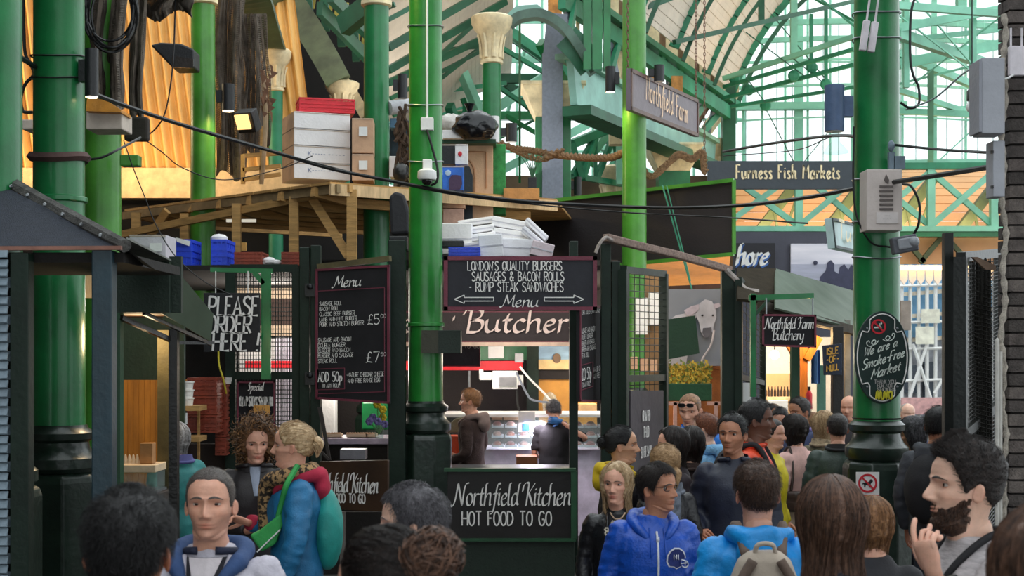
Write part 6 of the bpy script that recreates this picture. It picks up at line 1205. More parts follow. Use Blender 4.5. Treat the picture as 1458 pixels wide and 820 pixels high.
b = MB(); b.R(738, 586, 762, 615, 15.0, .1); cr = b.build('card_reader_sign', WHITEP, bevel=.004); tag(cr, 'white sign block with a blue square on the meat counter', 'sign'); b = MB(); b.R(744, 603, 754, 613, 14.98, .01); b.build('blue_square', mat('logo blue', '#2F6FB8', .5), cr)
b = MB(); b.R(640, 621, 662, 648, 14.6, .3); tag(b.build('orange_crate', mat('orange crate plastic', '#D9502A', .5), bevel=.006), 'orange crate beside the young butcher', 'crate'); b = MB(); b.R(640, 655, 668, 662, 14.3, .3); tag(b.build('steel_tray', STEEL), 'steel tray at the hand of the young butcher', 'tray')
b = MB(); b.PP([(632, 612), (648, 596), (668, 592), (680, 598), (680, 616), (632, 616)], 15.1, .3); tag(b.build('scale_hood', mat('olive steel', '#77765F', .4, metal=.5), bevel=.01), 'olive grey hood behind the young butcher', 'hood')
b = MB(); b.R(735, 650, 765, 668, 14.3, .3); tag(b.build('wooden_box', mat('brown box wood', '#7A4A28', .7), bevel=.004), 'brown wooden box on the counter between the butchers', 'box')
b = MB(); b.R(824, 575, 850, 592, 16.2, .3); tag(b.build('paper_bag_stack', mat('tan paper', '#D9B27C', .8), bevel=.01), 'tan paper bag stack right of the bending butcher', 'bag'); b = MB(); b.ball(W(783, 575, 16.2), (.09, .08, .14), 14, 9); tag(b.build('glass_jar', CLEAR, smooth=True), 'clear jar before the amber plywood', 'jar')
b = MB(); b.R(453, 568, 476, 622, 16, .3); tag(b.build('white_fridge', WHITEP, bevel=.008), 'white fridge side behind the tall menu', 'fridge'); b = MB(); b.R(515, 572, 552, 612, 16.2, .2); tag(b.build('green_bin', GREEN, bevel=.02), 'green bin behind the flowers', 'bin'); b = MB(); b.R(484, 640, 520, 654, 13.4, .2); tag(b.build('clear_tray', mat('grey clear plastic', '#8E8B92', .3)), 'grey tray on the counter above the brown kitchen sign', 'tray')
vs = thing('flower_vase', 'vase of yellow and lilac flowers on the counter behind the tall menu', 'flowers', W(540, 624, 13.9)); b = MB(); b.lathe([(.04, 0), (.05, .1), (.035, .13)], 14, W(540, 624, 13.9)); b.build('vase', CLEAR, vs, True)
for i, (x, y, c_) in enumerate(((537, 576, 0), (545, 583, 0), (531, 594, 1), (538, 600, 1), (548, 604, 1), (545, 594, 0), (526, 600, 1))):
    p = W(x, y, 13.9+.03*(i % 3)); b = MB(); b.tube([W(540, 618, 13.9), p], .005, 5); b.build('stem', mat('leaf green', '#4E8B3A', .6), vs); b = MB()
    for k in range(6): a_ = k*pi/3; b.ball(p+Vector((.022*cos(a_), -.01, .022*sin(a_))), (.02, .014, .02), 8, 5)
    b.build('blossom', mat('yellow petal', '#E8C82A', .6) if c_ == 0 else mat('lilac petal', '#8A7FC4', .6), vs, True)
b = MB(); b.beam(W(455, 640, 12.3), W(468, 654, 12.3), .02, .02); b.PP([(452, 580), (458, 580), (471, 655), (467, 655)], 12.6, .03); tag(b.build('leaning_easel', mat('dark easel wood', '#2A231F', .7), stuff=True), 'dark easel edge leaning beside the gate post', 'easel')
dbx = thing('equipment_box', 'dark green box strapped to the central column below the big sign', 'box', W(627, 503, 13)); b = MB(); b.R(600, 470, 656, 503, 12.95, .3); b.build('body', mat('green black panel', ''), dbx, bevel=.005); b = MB(); b.R(600, 470, 624, 503, 12.94, .02); b.build('hatch', mat('brown green hatch', '#3A3A2C', .6), dbx)
# camera and conduit on central column
cd_ = thing('column_conduit', 'white conduit with junction box running up the central column', 'conduit', W(608, 186, 13)); b = MB(); b.tube([W(608, -60, 13.12), W(608, 168, 13.12)], .011, 8); b.build('tube', WHITEP, cd_, True); b = MB(); b.R(599, 167, 617, 185, 13.08, .06); b.build('junction_box', WHITEP, cd_, bevel=.006); b = MB(); b.tube(smooth_path([W(608, 185, 13.08), W(614, 205, 13.05), W(623, 240, 13.05), W(622, 258, 13.05), W(614, 264, 13.06)]), .012, 7); b.build('lead', CABLE, cd_, True)
dc_ = thing('dome_camera', 'white round security camera on the central column', 'camera', W(608, 262, 13)); o = W(608, 256, 12.98); b = MB(); b.box(o+Vector((0, .06, .13)), (.085, .08, .13)); b.build('bracket', WHITEP, dc_, bevel=.008); b = MB(); b.lathe([(.05, .1), (.085, .08), (.09, .02), (.08, 0)], 24, o); b.build('housing', WHITEP, dc_, True); b = MB(); b.ball(o+Vector((0, 0, -.005)), (.05, .05, .05), 16, 10); b.build('lens_dome', mat('dark dome', '#201A1A', .1), dc_, True)
# ================================================================== people
from mathutils.bvhtree import BVHTree
def skin(name, col, lip='#A85F55'):
    key = 'skin '+name
    if key in _M: return _M[key]
    m = mat(key, col, .5, var=.12, scale=25, bump=.03, bscale=160); nt = m.node_tree; N = nt.nodes; L = nt.links; b = N['Principled BSDF']
    at = N.new('ShaderNodeAttribute'); at.attribute_name = 'tint'; mx = N.new('ShaderNodeMix'); mx.data_type = 'RGBA'; mx.blend_type = 'MULTIPLY'; mx.inputs[0].default_value = 1
    src = b.inputs['Base Color'].links[0].from_socket; L.new(src, mx.inputs[6]); L.new(at.outputs['Color'], mx.inputs[7]); L.new(mx.outputs[2], b.inputs['Base Color'])
    b.inputs['Subsurface Weight'].default_value = .12; b.inputs['Subsurface Radius'].default_value = (.01, .004, .002); b.inputs['Subsurface Scale'].default_value = .5
    return m
skin('fair', '#DDA58C'); skin('pale', '#E6B9A2'); skin('tan', '#B87F62'); skin('brown', '#6E4736'); skin('asian', '#CF9C7C')
EYEW = mat('eye white', '#B8B0A8', .25, bump=0, var=.02); EYEB = mat('brown iris', '#3B2519', .2, bump=0); PUP = mat('black pupil', '#050505', .1, bump=0)
def hairm(name, c, c2):
    key = 'hair '+name
    return [mat(key+' a', c, .42, var=.5, scale=60, bump=.15, bscale=220, col2=c2), mat(key+' b', c2, .42, var=.4, scale=60, bump=.1), mat(key+' c', c, .38, var=.3, scale=60, bump=.1)]
HAIR = {'shaved': hairm('shaved', '#5A4F49', '#3A322E'), 'black': hairm('black', '#151113', '#080607'), 'dark': hairm('dark', '#2E211C', '#140E0D'), 'brown': hairm('brown', '#5A3E2E', '#2C1B14'), 'chest': hairm('chest', '#7C5946', '#402B21'), 'ginger': hairm('ginger', '#8A4E2C', '#5A2E1C'),
        'blonde': hairm('blonde', '#C9A57A', '#8A663F'), 'light': hairm('light', '#D9BE97', '#A78256'), 'grey': hairm('grey', '#6E6B70', '#2F2B30'), 'silver': hairm('silver', '#B9B4B2', '#7A7573'), 'curl': hairm('curl', '#8A6038', '#3E2818'), 'sand': hairm('sand', '#A5764C', '#6B4427')}
def ip(x, tab):
    xs = [t[0] for t in tab]; return float(np.interp(x, xs, [t[1] for t in tab]))
HW = [(-.6, .40), (-.45, .29), (-.3, .25), (-.15, .24), (-.06, .24), (-.02, .243), (.02, .251), (.1, .262), (.2, .28), (.3, .297), (.42, .312), (.52, .320), (.62, .327), (.74, .319), (.84, .278), (.92, .205), (.97, .128), (.99, .072), (1., .01)]
HF = [(-.6, .22), (-.45, .20), (-.3, .19), (-.16, .20), (-.08, .215), (-.04, .26), (.0, .345), (.04, .378), (.1, .388), (.2, .40), (.3, .405), (.4, .41), (.5, .405), (.58, .42), (.66, .425), (.75, .405), (.84, .345), (.92, .245), (.97, .14), (.99, .08), (1., .01)]
HB = [(-.6, .32), (-.45, .28), (-.3, .265), (-.15, .265), (0, .275), (.12, .30), (.25, .355), (.38, .41), (.5, .445), (.62, .46), (.74, .45), (.84, .39), (.92, .28), (.97, .16), (.99, .085), (1., .01)]
HH = .232
class Head:
    def __init__(s, jaw=1., nose=1., cheeks=1., fem=False, hs=1.):
        s.jaw, s.nose, s.fem = jaw, nose, fem; s.h = HH*hs; s.hs = hs
    def w(s, Z):
        v = ip(Z, HW)
        if -.05 < Z < .35: v *= 1-(.05 if s.fem else .0)+(.03*(s.jaw-1))
        if Z < -.1 and s.fem: v *= .86
        return v
    def raw(s, al, Z):
        """point in head units; al = angle from the front (to +x)"""
        w_, f, b = s.w(Z), ip(Z, HF), ip(Z, HB); sa, ca = sin(al), cos(al); e = .94
        x = w_*math.copysign(abs(sa)**e, sa); y = -f*abs(ca)**e if ca > 0 else b*abs(ca)**e
        if ca > 0 and 0 < Z < .4: x *= 1-.36*ca*max(0, (.34-Z)/.34)
        if ca > 0:
            X = x; A = abs(X); g = lambda c, q: exp(-(c/q)**2); d = 0.
            if .24 < Z < .64:
                p = float(np.interp(Z, [.275, .295, .322, .36, .42, .48, .54, .6], [0, .07, .125, .128, .09, .055, .028, 0]))*s.nose
                d += p*g(X, .032+.022*max(0, min(1, (.5-Z)/.18))); d += .045*g(A-.062, .026)*g(Z-.318, .028)
            d -= .062*g(A-.14, .085)*g(Z-.495, .052); d += .03*g(A-.12, .13)*g(Z-.572, .032)*(0.5 if s.fem else 1); d += .018*g(A-.2, .08)*g(Z-.37, .08)
            d += .03*g(X, .10)*g(Z-.215, .016)+.033*g(X, .09)*g(Z-.172, .02)-.014*g(X, .12)*g(Z-.194, .009)-.014*g(X, .12)*g(Z-.13, .025)+.03*g(X, .11)*g(Z-.045, .05)
            y -= d
        zz = Z
        if -.32 < Z < .36:
            kz = 1-((Z-.02)/.34)**2; aa = abs((al+pi) % (2*pi)-pi); sm = max(0, min(1, (aa-.35)/1.2)); zz += .125*max(0, kz)*sm*sm*(3-2*sm)
        return Vector((x, y, zz))
    def front(s, X, Z, off=0.):
        w_ = s.w(Z); sa = min(.999, abs(X)/w_)**(1/.94); return s.raw(math.copysign(math.asin(sa), X), Z)+Vector((0, -off, 0))
def zhair(al, style):
    a = abs((al+pi) % (2*pi)-pi)*180/pi
    if style in ('long', 'bob', 'curlylong'): return float(np.interp(a, [0, 25, 45, 58, 66, 80, 180], [.86, .83, .74, .56, .2, -.1, -.1]))
    if style in ('tied',): return float(np.interp(a, [0, 30, 50, 62, 72, 85, 100, 115, 140, 180], [.86, .83, .74, .6, .46, .52, .5, .3, .16, .12]))
    if style == 'bald': return float(np.interp(a, [0, 60, 80, 95, 110, 130, 180], [1.2, 1.2, .6, .55, .4, .2, .1]))
    if style == 'recede': return float(np.interp(a, [0, 20, 40, 55, 64, 72, 85, 97, 112, 135, 180], [.88, .90, .90, .78, .62, .44, .46, .52, .3, .15, .1]))
    return float(np.interp(a, [0, 30, 50, 60, 68, 76, 86, 97, 112, 135, 180], [.81, .80, .745, .65, .5, .38, .44, .52, .3, .14, .09]))
def remesh(mb, voxel, sm=3, fold=0., seed=0, fs=1.):
    me = bpy.data.meshes.new('tmp'); me.from_pydata(mb.v, [], mb.f); o = bpy.data.objects.new('tmp', me); COL.objects.link(o)
    r = o.modifiers.new('r', 'REMESH'); r.mode = 'VOXEL'; r.voxel_size = voxel
    q = o.modifiers.new('s', 'SMOOTH'); q.factor = .5; q.iterations = sm
    dg = bpy.context.evaluated_depsgraph_get(); ev = o.evaluated_get(dg); m2 = bpy.data.meshes.new_from_object(ev)
    bpy.data.objects.remove(o); bpy.data.meshes.remove(me)
    if fold:
        n = len(m2.vertices); co = np.empty(n*3, np.float32); no = np.empty(n*3, np.float32); m2.vertices.foreach_get('co', co); m2.vertex_normals.foreach_get('vector', no)
        co = co.reshape(-1, 3); no = no.reshape(-1, 3); o1 = Vector((seed*3.7, seed, 0)); d = np.empty(n, np.float32)
        for i in range(n):
            x, y, z = co[i]; arm = abs(x) > .17
            q = Vector((x*7*fs, y*7*fs, z*(16 if arm else 5.5)*fs))+o1
            d[i] = (1-abs(noise.noise(q))*2.6)*.75+.4*noise.noise(q*2.3)
        co += no*(d*fold)[:, None]; m2.vertices.foreach_set('co', co.ravel())
    m2.polygons.foreach_set('use_smooth', [True]*len(m2.polygons)); m2.update(); return m2
def hand(mb, wrist, d, pn, curl, side, spread=.1, sc=1.):
    """hand as palm plus five tapered fingers; d: direction wrist->knuckles, pn: palm normal"""
    wr = Vector(wrist); d = Vector(d).normalized(); pn = Vector(pn); pn = (pn-d*pn.dot(d)).normalized(); r = d.cross(pn).normalized()*side   # r points to the thumb side
    def ring(c, hw, ht, n=10): return [c+r*hw*cos(2*pi*i/n)+pn*ht*sin(2*pi*i/n) for i in range(n)]
    rings = [(-.02, .026, .021), (.01, .028, .019), (.045, .04, .017), (.08, .042, .014), (.098, .038, .011)]; v = []
    for t, hw, ht in rings: v += ring(wr+d*t*sc, hw*sc, ht*sc)
    n = 10; k = len(rings); f = [(i*n+j, i*n+(j+1) % n, (i+1)*n+(j+1) % n, (i+1)*n+j) for i in range(k-1) for j in range(n)]+[tuple(range(n-1, -1, -1)), tuple((k-1)*n+j for j in range(n))]
    mb.add(v, f)
    for i, (o, L) in enumerate(((.029, .076), (.0095, .084), (-.0105, .078), (-.029, .06))):
        c = curl[i] if hasattr(curl, '__len__') else curl; p = wr+(d*.088+r*o)*sc; dd = (d+r*o*spread*12).normalized(); pts = [p-dd*.02*sc, p]
        for seg, fr in enumerate((.45, .32, .26)):
            ang = c*(.9, 1.5, 1.1)[seg]; ax = r; q = Matrix.Rotation(-ang*side, 3, r*1.0) if False else None
            cc, ss = cos(ang), sin(ang); b_ = pn
            dd = (dd*cc+b_*ss).normalized() if seg == 0 else (dd*cc+(b_-dd*b_.dot(dd)).normalized()*ss).normalized() if (b_-dd*b_.dot(dd)).length > .05 else (dd*cc-d*ss).normalized()
            p = p+dd*L*fr*sc; pts.append(p)
        rr = [.0095, .0097, .0088, .0083, .0072, .0025]; pts.append(p+dd*.005*sc); mb.tube(smooth_path(pts, 2), [float(np.interp(x, range(6), rr))*sc for x in np.linspace(0, 5, 2*5+1)], 8)
    p = wr+(d*.02+r*.022)*sc; t = (d*.62+r*.62+pn*.45).normalized(); t2 = (d*.9+r*.15+pn*.5).normalized()
    mb.tube(smooth_path([p, p+t*.03*sc, p+t*.055*sc+t2*.01*sc, p+t*.055*sc+t2*.045*sc], 2), [.013*sc, .0125*sc, .012*sc, .0118*sc, .011*sc, .009*sc, .003*sc], 8)
NP = [0]
def person(label, px, top, Y, yaw=0, hyaw=0, pitch=0, roll=0, sk='fair', hair=('short', 'brown'), jm=None, tm=None, fem=False, near=1, hs=1.04, arms=None, hands=(True, True), lean=0, hem=.84, bulk=1., hood=None, collar=None, shirt=None, lining=None, beard=None, glasses=None, stub=0, curl=.35, fold=.010, mouth=1., group=None, sleeve=None, eyes=True, tops=1.75, brow=1., legs=True, gaze=(0, 0), lid=.42):
    NP[0] += 1; sd = NP[0]; rnd = random.Random(sd*13+1)
    H = EYE-(top-HZ)*Y/FPX; style, hc = hair
    ht = {'short': .009, 'buzz': .004, 'bald': .002, 'recede': .008, 'long': .02, 'bob': .024, 'tied': .012, 'curly': .017, 'curlylong': .035, 'quiff': .014, 'none': 0}[style]
    extra = (HH*hs-HH)+ht; k = H/(1.75+extra)
    root = thing('person', label, 'person', ((px-CX)/FPX*Y, Y, 0), group, radians(yaw)); root.scale = (k, k, k)
    def put(nm, me_or_mb, mats, par=None, smooth=2):
        if isinstance(me_or_mb, MB):
            me = bpy.data.meshes.new(nm); me.from_pydata(me_or_mb.v, [], me_or_mb.f)
            if any(me_or_mb.m): me.polygons.foreach_set('material_index', me_or_mb.m)
            if smooth: me.polygons.foreach_set('use_smooth', [True]*len(me.polygons))
        else: me = me_or_mb; me.name = nm
        for q in (mats if isinstance(mats, (list, tuple)) else [mats]): me.materials.append(q)
        o = bpy.data.objects.new(nm, me); COL.objects.link(o); o.parent = par or root; return o
    hd = Head(fem=fem, hs=hs); sm_ = skin(sk, '')
    def ln(p):   # forward lean above the hips
        p = Vector(p)
        if lean and p.z > .95: a = p.z-.95; p = Vector((p.x, p.y-a*sin(lean), .95+a*cos(lean)))
        return p
    piv = Vector((0, .02, 1.545)); base = Vector((0, -.015, 1.518))
    Rh = Matrix.Rotation(radians(hyaw), 3, 'Z') @ Matrix.Rotation(radians(pitch), 3, 'X') @ Matrix.Rotation(radians(roll), 3, 'Y')
    def hx(p):   # head units -> body frame
        p = Vector(p); wgt = min(1, max(0, (p.z+.42)/.40)); wgt = wgt*wgt*(3-2*wgt); q = base+p*hd.h
        return ln(q.lerp(piv+Rh@(q-piv), wgt))
    res = ((36, 40), (64, 62), (88, 88))[near]
    nA, nZ = res; zs = list(np.concatenate([np.linspace(-.6, -.06, max(4, nZ//12)), np.linspace(-.03, .62, int(nZ*.6)), np.linspace(.635, .995, int(nZ*.28)), [1.]]))
    als = [2*pi*i/nA-.5*sin(2*pi*i/nA) for i in range(nA)]
    # ---- body: head and neck
    mb = MB(); P = [[hd.raw(a, z) for a in als] for z in zs]; tint = []
    v = [hx(p) for row in P for p in row]; n = nA; kz = len(zs)
    f = [(i*n+j, i*n+(j+1) % n, (i+1)*n+(j+1) % n, (i+1)*n+j) for i in range(kz-1) for j in range(n)]+[tuple(range(n-1, -1, -1)), tuple((kz-1)*n+j for j in range(n))]
    mb.add(v, f)
    for row, z in zip(P, zs):
        for p, a in zip(row, als):
            t = Vector((1, 1, 1)); A = abs(p.x); g = lambda c, q: exp(-(c/q)**2)
            if cos(a) > 0:
                li = min(1, 1.25*g(p.x, .085)*(g(z-.213, .017)+g(z-.173, .022)))*mouth; t = t.lerp(Vector((.80, .46, .44)) if fem else Vector((.82, .56, .52)), li)
                t = t.lerp(Vector((.45, .28, .27)), .75*g(p.x, .10)*g(z-.194, .008)); t = t.lerp(Vector((.96, .84, .80)), .6*g(A-.2, .08)*g(z-.36, .07)); t = t.lerp(Vector((.95, .78, .74)), .5*g(p.x, .06)*g(z-.33, .04)); t = t.lerp(Vector((.78, .68, .66)), .45*g(A-.14, .08)*g(z-.475, .03))
                if stub: t = t.lerp(Vector((.62, .58, .58)), stub*max(0, min(1, (.29-z)/.06))*(1-li)*max(0, min(1, (z+.06)/.06)))
            tint.append(t)
    for s in (-1, 1):   # ears
        c = Vector((s*(hd.w(.42)+.008), .035, .42)); nv0 = len(mb.v)
        def ear(u, t):
            th = 2*pi*u; q = t*2-1; rr = sqrt(max(0, 1-q*q)); o_ = .028*rr*cos(th); d_ = rr*sin(th)*.062
            return hx(c+Vector((s*(o_+.008+.05*max(0, (d_+.03)/.09)+(.012 if abs(q) < .55 and d_ < .02 and cos(th) > 0 else .0)*-1), d_+.012*q, q*.122*(1 if q > 0 else .95))))
        mb.grid(ear, 16, 11, True); tint += [Vector((.97, .88, .85)).lerp(Vector((.70, .52, .48)), max(0, 1-((j_-5)/3.2)**2)*max(0, 1-abs(i_-(3 if s > 0 else 3))/3)) for j_ in range(11) for i_ in range(16)]  # inner ear tinted darker, shade of its hollow put into the colour
    # ---- torso and limbs under the clothes
    fw = .92 if fem else 1.
    sh = [(-.18*fw, .01, 1.372), (.18*fw, .01, 1.372)]
    A_ = arms or {}; el, wr = [None, None], [None, None]
    dflt = {0: ((-.245*fw, .035, 1.13), (-.25*fw, -.06, .88)), 1: ((.245*fw, .035, 1.13), (.25*fw, -.06, .88))}
    for i in (0, 1): el[i], wr[i] = A_.get(i, dflt[i])[:2]
    bb = MB()
    tors = [(.80, .13, .10, 0), (.9, .16, .105, .0), (1., .155, .1, 0), (1.1, .14, .09, 0), (1.25, .155, .1, 0), (1.33, .165, .1, 0), (1.40, .14, .085, .005), (1.45, .075, .065, .012), (1.54, .055, .058, .015)]
    def ring_loft(m, rows, nn=20):
        v = []
        for z, a, b_, y in rows: v += [ln((a*cos(2*pi*i/nn), y+b_*sin(2*pi*i/nn), z)) for i in range(nn)]
        kk_ = len(rows); m.add(v, [(i*nn+j, i*nn+(j+1) % nn, (i+1)*nn+(j+1) % nn, (i+1)*nn+j) for i in range(kk_-1) for j in range(nn)]+[tuple(range(nn-1, -1, -1)), tuple((kk_-1)*nn+j for j in range(nn))])
    ring_loft(bb, tors, 14)
    for i in (0, 1):
        s_, e_, w_ = ln(sh[i]), ln(el[i]), ln(wr[i]); bb.tube(smooth_path([s_, e_, w_], 5), list(np.interp(np.linspace(0, 2, 11), [0, 1, 1.3, 2], [.05, .04, .04, .026])), 8)
        hp, kn, an = Vector((-.09+.18*i, 0, .88)), Vector((-.095+.19*i, -.01, .49)), Vector((-.1+.2*i, .01, .08)); bb.tube([hp, kn, an], [.085, .055, .038], 8)
    nv0 = len(mb.v); bm_ = remesh(bb, .027, 2); mb.add([tuple(q.co) for q in bm_.vertices], [tuple(p.vertices) for p in bm_.polygons]); bpy.data.meshes.remove(bm_); tint += [Vector((1, 1, 1))]*(len(mb.v)-nv0)
    nv0 = len(mb.v)
    for i in (0, 1):
        s = -1 if i == 0 else 1; spec = A_.get(i, ()); e_, w_ = ln(el[i]), ln(wr[i]); d = (w_-e_).normalized(); pn = Vector((-s, 0, 0)); cu = curl
        if len(spec) > 2: o_ = spec[2]; d = Vector(o_.get('d', d)); pn = Vector(o_.get('pn', pn)); cu = o_.get('curl', curl)
        sgn = 1 if (d.cross(pn)).dot(Vector((0, -1, .2))) > 0 else -1
        if len(spec) > 2 and 'thumb' in spec[2]: sgn = 1 if d.cross(pn-d*pn.dot(d)).dot(Vector(spec[2]['thumb'])) > 0 else -1
        hand(mb, w_, d, pn, cu, sgn)
    tint += [Vector((1, .9, .88))]*(len(mb.v)-nv0)
    body = put('body', mb, sm_); ca = body.data.color_attributes.new('tint', 'FLOAT_COLOR', 'POINT'); ca.data.foreach_set('color', [c for t in tint for c in (t.x, t.y, t.z, 1.)])
    # ---- eyes and brows
    if near > 0 and eyes:
        for s in (-1, 1):
            fp = hd.front(s*.138, .5); c = fp+Vector((0, .037, 0)); r_ = .061; em = MB(); gz = Vector((sin(radians(gaze[0])), -1, sin(radians(gaze[1])))).normalized(); nu, nv = 16, 12
            ev = []; ef = []; em_i = []
            for j in range(nv+1):
                for i in range(nu): t_, u_ = pi*j/nv, 2*pi*i/nu; ev.append(Vector((sin(t_)*cos(u_), -cos(t_), sin(t_)*sin(u_))))
            q = Vector((0, -1, 0)).rotation_difference(gz)
            for j in range(nv):
                for i in range(nu): ef.append((j*nu+i, (j+1)*nu+i, (j+1)*nu+(i+1) % nu, j*nu+(i+1) % nu)); em_i.append(2 if j < 1 else 1 if j < 2 else 0)
            em.add([hx(c+(q@p)*r_) for p in ev], ef); em.m = em_i
            lv = []; lf = []   # lids: two shells of skin
            for sg, e0 in ((1, lid), (-1, .34)):
                k0 = len(lv)
                for a_i in range(9):
                    for b_i in range(5):
                        az = -1.35+2.7*a_i/8; elv = e0*cos(az*.9)+(1.5-e0)*b_i/4; lv.append(Vector((sin(az)*cos(elv), -cos(az)*cos(elv), sg*sin(elv)))*1.1)
                for a_i in range(8):
                    for b_i in range(4): lf.append((k0+a_i*5+b_i, k0+(a_i+1)*5+b_i, k0+(a_i+1)*5+b_i+1, k0+a_i*5+b_i+1))
            k0 = len(em.v); em.add([hx(c+p*r_) for p in lv], lf, 3)
            eo = put('eye', em, [EYEW, EYEB, PUP, sm_]); ec = eo.data.color_attributes.new('tint', 'FLOAT_COLOR', 'POINT')
            ec.data.foreach_set('color', [q_ for i_ in range(len(em.v)) for q_ in ((.16, .12, .1, 1) if k0 <= i_ < k0+45 and (i_-k0) % 5 == 0 else (.9, .76, .72, 1))])
            bm2 = MB(); bm2.grid(lambda u, t: hx(hd.front(s*(.045+.19*u), .565+.035*sin(pi*min(1, u*.85+.1))-.012*u+(t-.5)*.024*brow*(1-.75*u*u)*(.55+.45*min(1, u*5)), .004+.006*(1-abs(2*t-1)))), 12, 5); put('eyebrow', bm2, HAIR[hc if hc not in ('silver', 'light', 'blonde') else 'brown'][0 if hc != 'black' else 1])
    # ---- hair
    if style != 'none': make_hair(hd, hx, style, hc, ht, near, rnd, sd, put, als, zs, P)
    if beard:
        hm = HAIR[beard]; bm3 = MB(); F = [(i, a, z) for i, (z) in enumerate(zs) for a in als]; msk = {}
        def bmask(p, a, z):
            aa = abs((a+pi) % (2*pi)-pi)*180/pi
            if aa > 84 or z > .46 or z < -.1: return 0
            up = float(np.interp(aa, [0, 14, 30, 45, 62, 75, 88], [.272, .265, .232, .205, .235, .33, .44])); m_ = max(0, min(1, (up-z+.04*noise.noise(p*25))/.06))*max(0, min(1, (z+.1)/.05))*max(0, min(1, (86-aa+16*noise.noise(p*22))/10))
            if abs(p.x) < .10 and .158 < z < .232: m_ = 0
            return m_
        vv = []; mk = []
        for iz, z in enumerate(zs):
            for ia, a in enumerate(als):
                p = P[iz][ia]; m_ = bmask(p, a, z); nrm = Vector((p.x, p.y*1.1, (z-.35)*.6)).normalized(); vv.append(hx(p+nrm*(((.012+.012*max(0, min(1, (.16-z)/.1)))*m_*(1+.5*noise.noise(p*30))-.004)))); mk.append(m_)
        ff = [q for q in ((iz*nA+j, iz*nA+(j+1) % nA, (iz+1)*nA+(j+1) % nA, (iz+1)*nA+j) for iz in range(len(zs)-1) for j in range(nA)) if max(mk[i] for i in q) > .15]
        bm3.add(vv, ff)
        idx = [i for i, m_ in enumerate(mk) if m_ > .5]
        for _ in range(900 if near == 2 else 150):
            i = rnd.choice(idx); p = P[i//nA][i % nA]; nrm = Vector((p.x, p.y, -.25)).normalized(); a_ = hx(p+nrm*.006); c_ = hx(p+nrm*.028+Vector((rnd.uniform(-.02, .02), rnd.uniform(-.01, .01), -.035))); bm3.tube([a_, c_], [.0016, .0006], 3, cap=False, m=rnd.randrange(3))
        put('beard', bm3, hm)
    if glasses == 'face' or glasses == 'sun':
        gm = MB(); Z = .505 if glasses == 'face' else .74
        for s in (-1, 1):
            c = hd.front(s*.14, Z if glasses == 'face' else .60, .075 if glasses == 'face' else .05); c.z = Z
            pts = [hx(c+Vector((.105*math.copysign(abs(cos(t))**.6, cos(t)), .03*abs(cos(t)), .058*math.copysign(abs(sin(t))**.6, sin(t))))) for t in [2*pi*i/24 for i in range(25)]]; gm.tube(pts, .003, 5)
            gm.tube([hx(c+Vector((s*.105, .03, .03))), hx(Vector((s*(hd.w(.5)+.02), -.2, Z+.03))), hx(Vector((s*(hd.w(.5)+.02), .05, Z+.0)))], .0022, 5)
            if glasses == 'sun': gm.add([hx(c)]+pts[:-1], [(0, i+1, (i+1) % 24+1) for i in range(24)])
        gm.tube([hx(hd.front(-.04, .51, .07)+Vector((0, 0, Z-.505))), hx(hd.front(.04, .51, .07)+Vector((0, 0, Z-.505)))], .002, 5); put('glasses', gm, mat('black frames', '#151417', .3))
    # ---- clothes
    vox = (.021, .0155, .0118)[near]; jb = MB(); B_ = bulk
    rows = [(hem, .178*fw*B_, .132*B_, 0), (.95, .178*fw*B_, .135*B_, 0), (1.08, (.158 if fem else .166)*B_, .122*B_, 0), (1.22, .178*fw*B_, .138*B_, -.004), (1.31, .19*fw*B_, .136*B_, -.002), (1.375, .185*fw*B_, .118*B_, .004), (1.422, .145*fw, .098, .01), (1.458, .098, .082, .014), (1.492, .074, .074, .014)]
    ring_loft(jb, rows, 28); slv = sleeve or 1.
    for i in (0, 1):
        s_, e_, w_ = ln(sh[i]), ln(el[i]), ln(wr[i]); end = e_.lerp(w_, .96) if slv >= 1 else s_.lerp(e_, slv*1.25)
        pts = smooth_path([s_-Vector((0, 0, -.0)), e_, end], 6) if slv >= 1 else [s_.lerp(end, q/6) for q in range(7)]; m_ = len(pts)
        jb.tube(pts, list(np.interp(np.linspace(0, 2, m_), [0, .5, 1, 1.5, 2], [.071*B_, .064*B_, .057*B_, .052*B_, .043*B_] if slv >= 1 else [.068, .064, .062, .06, .06])), 12); jb.ball(s_+Vector((0, 0, .004)), .072*B_, 12, 8)
    jmesh = remesh(jb, vox, 3, fold*.8, sd); jo = put('jacket' if slv >= 1 else 'shirt', jmesh, jm or mat('dark cloth', '#26252B', .85, var=.3, scale=10, bump=.1, bscale=120, sheen=.2))
    bv = BVHTree.FromPolygons([tuple(q.co) for q in jmesh.vertices], [tuple(p.vertices) for p in jmesh.polygons])
    def drape(x, z, off=.006, back=False):
        o_ = Vector((x, 1 if back else -1, z)); h_ = bv.ray_cast(o_, Vector((0, -1 if back else 1, 0))); return (h_[0] if h_[0] else Vector((x, 0, z)))+Vector((0, off if back else -off, 0))
    if shirt:
        z0, z1, w0, w1 = shirt[1:5]; sb = MB(); sb.grid(lambda u, t: drape((u*2-1)*(w0+(w1-w0)*t), z0+(z1-z0)*t, .005+.006*(1-(2*u-1)**2)), 13, 18); put('shirt', sb, shirt[0])
        if lining:
            for s in (-1, 1): lb = MB(); lb.tube([drape(s*(w0+(w1-w0)*t), z0+(z1-z0)*t, .006) for t in np.linspace(0, 1, 14)], .011, 6); put('lapel', lb, lining)
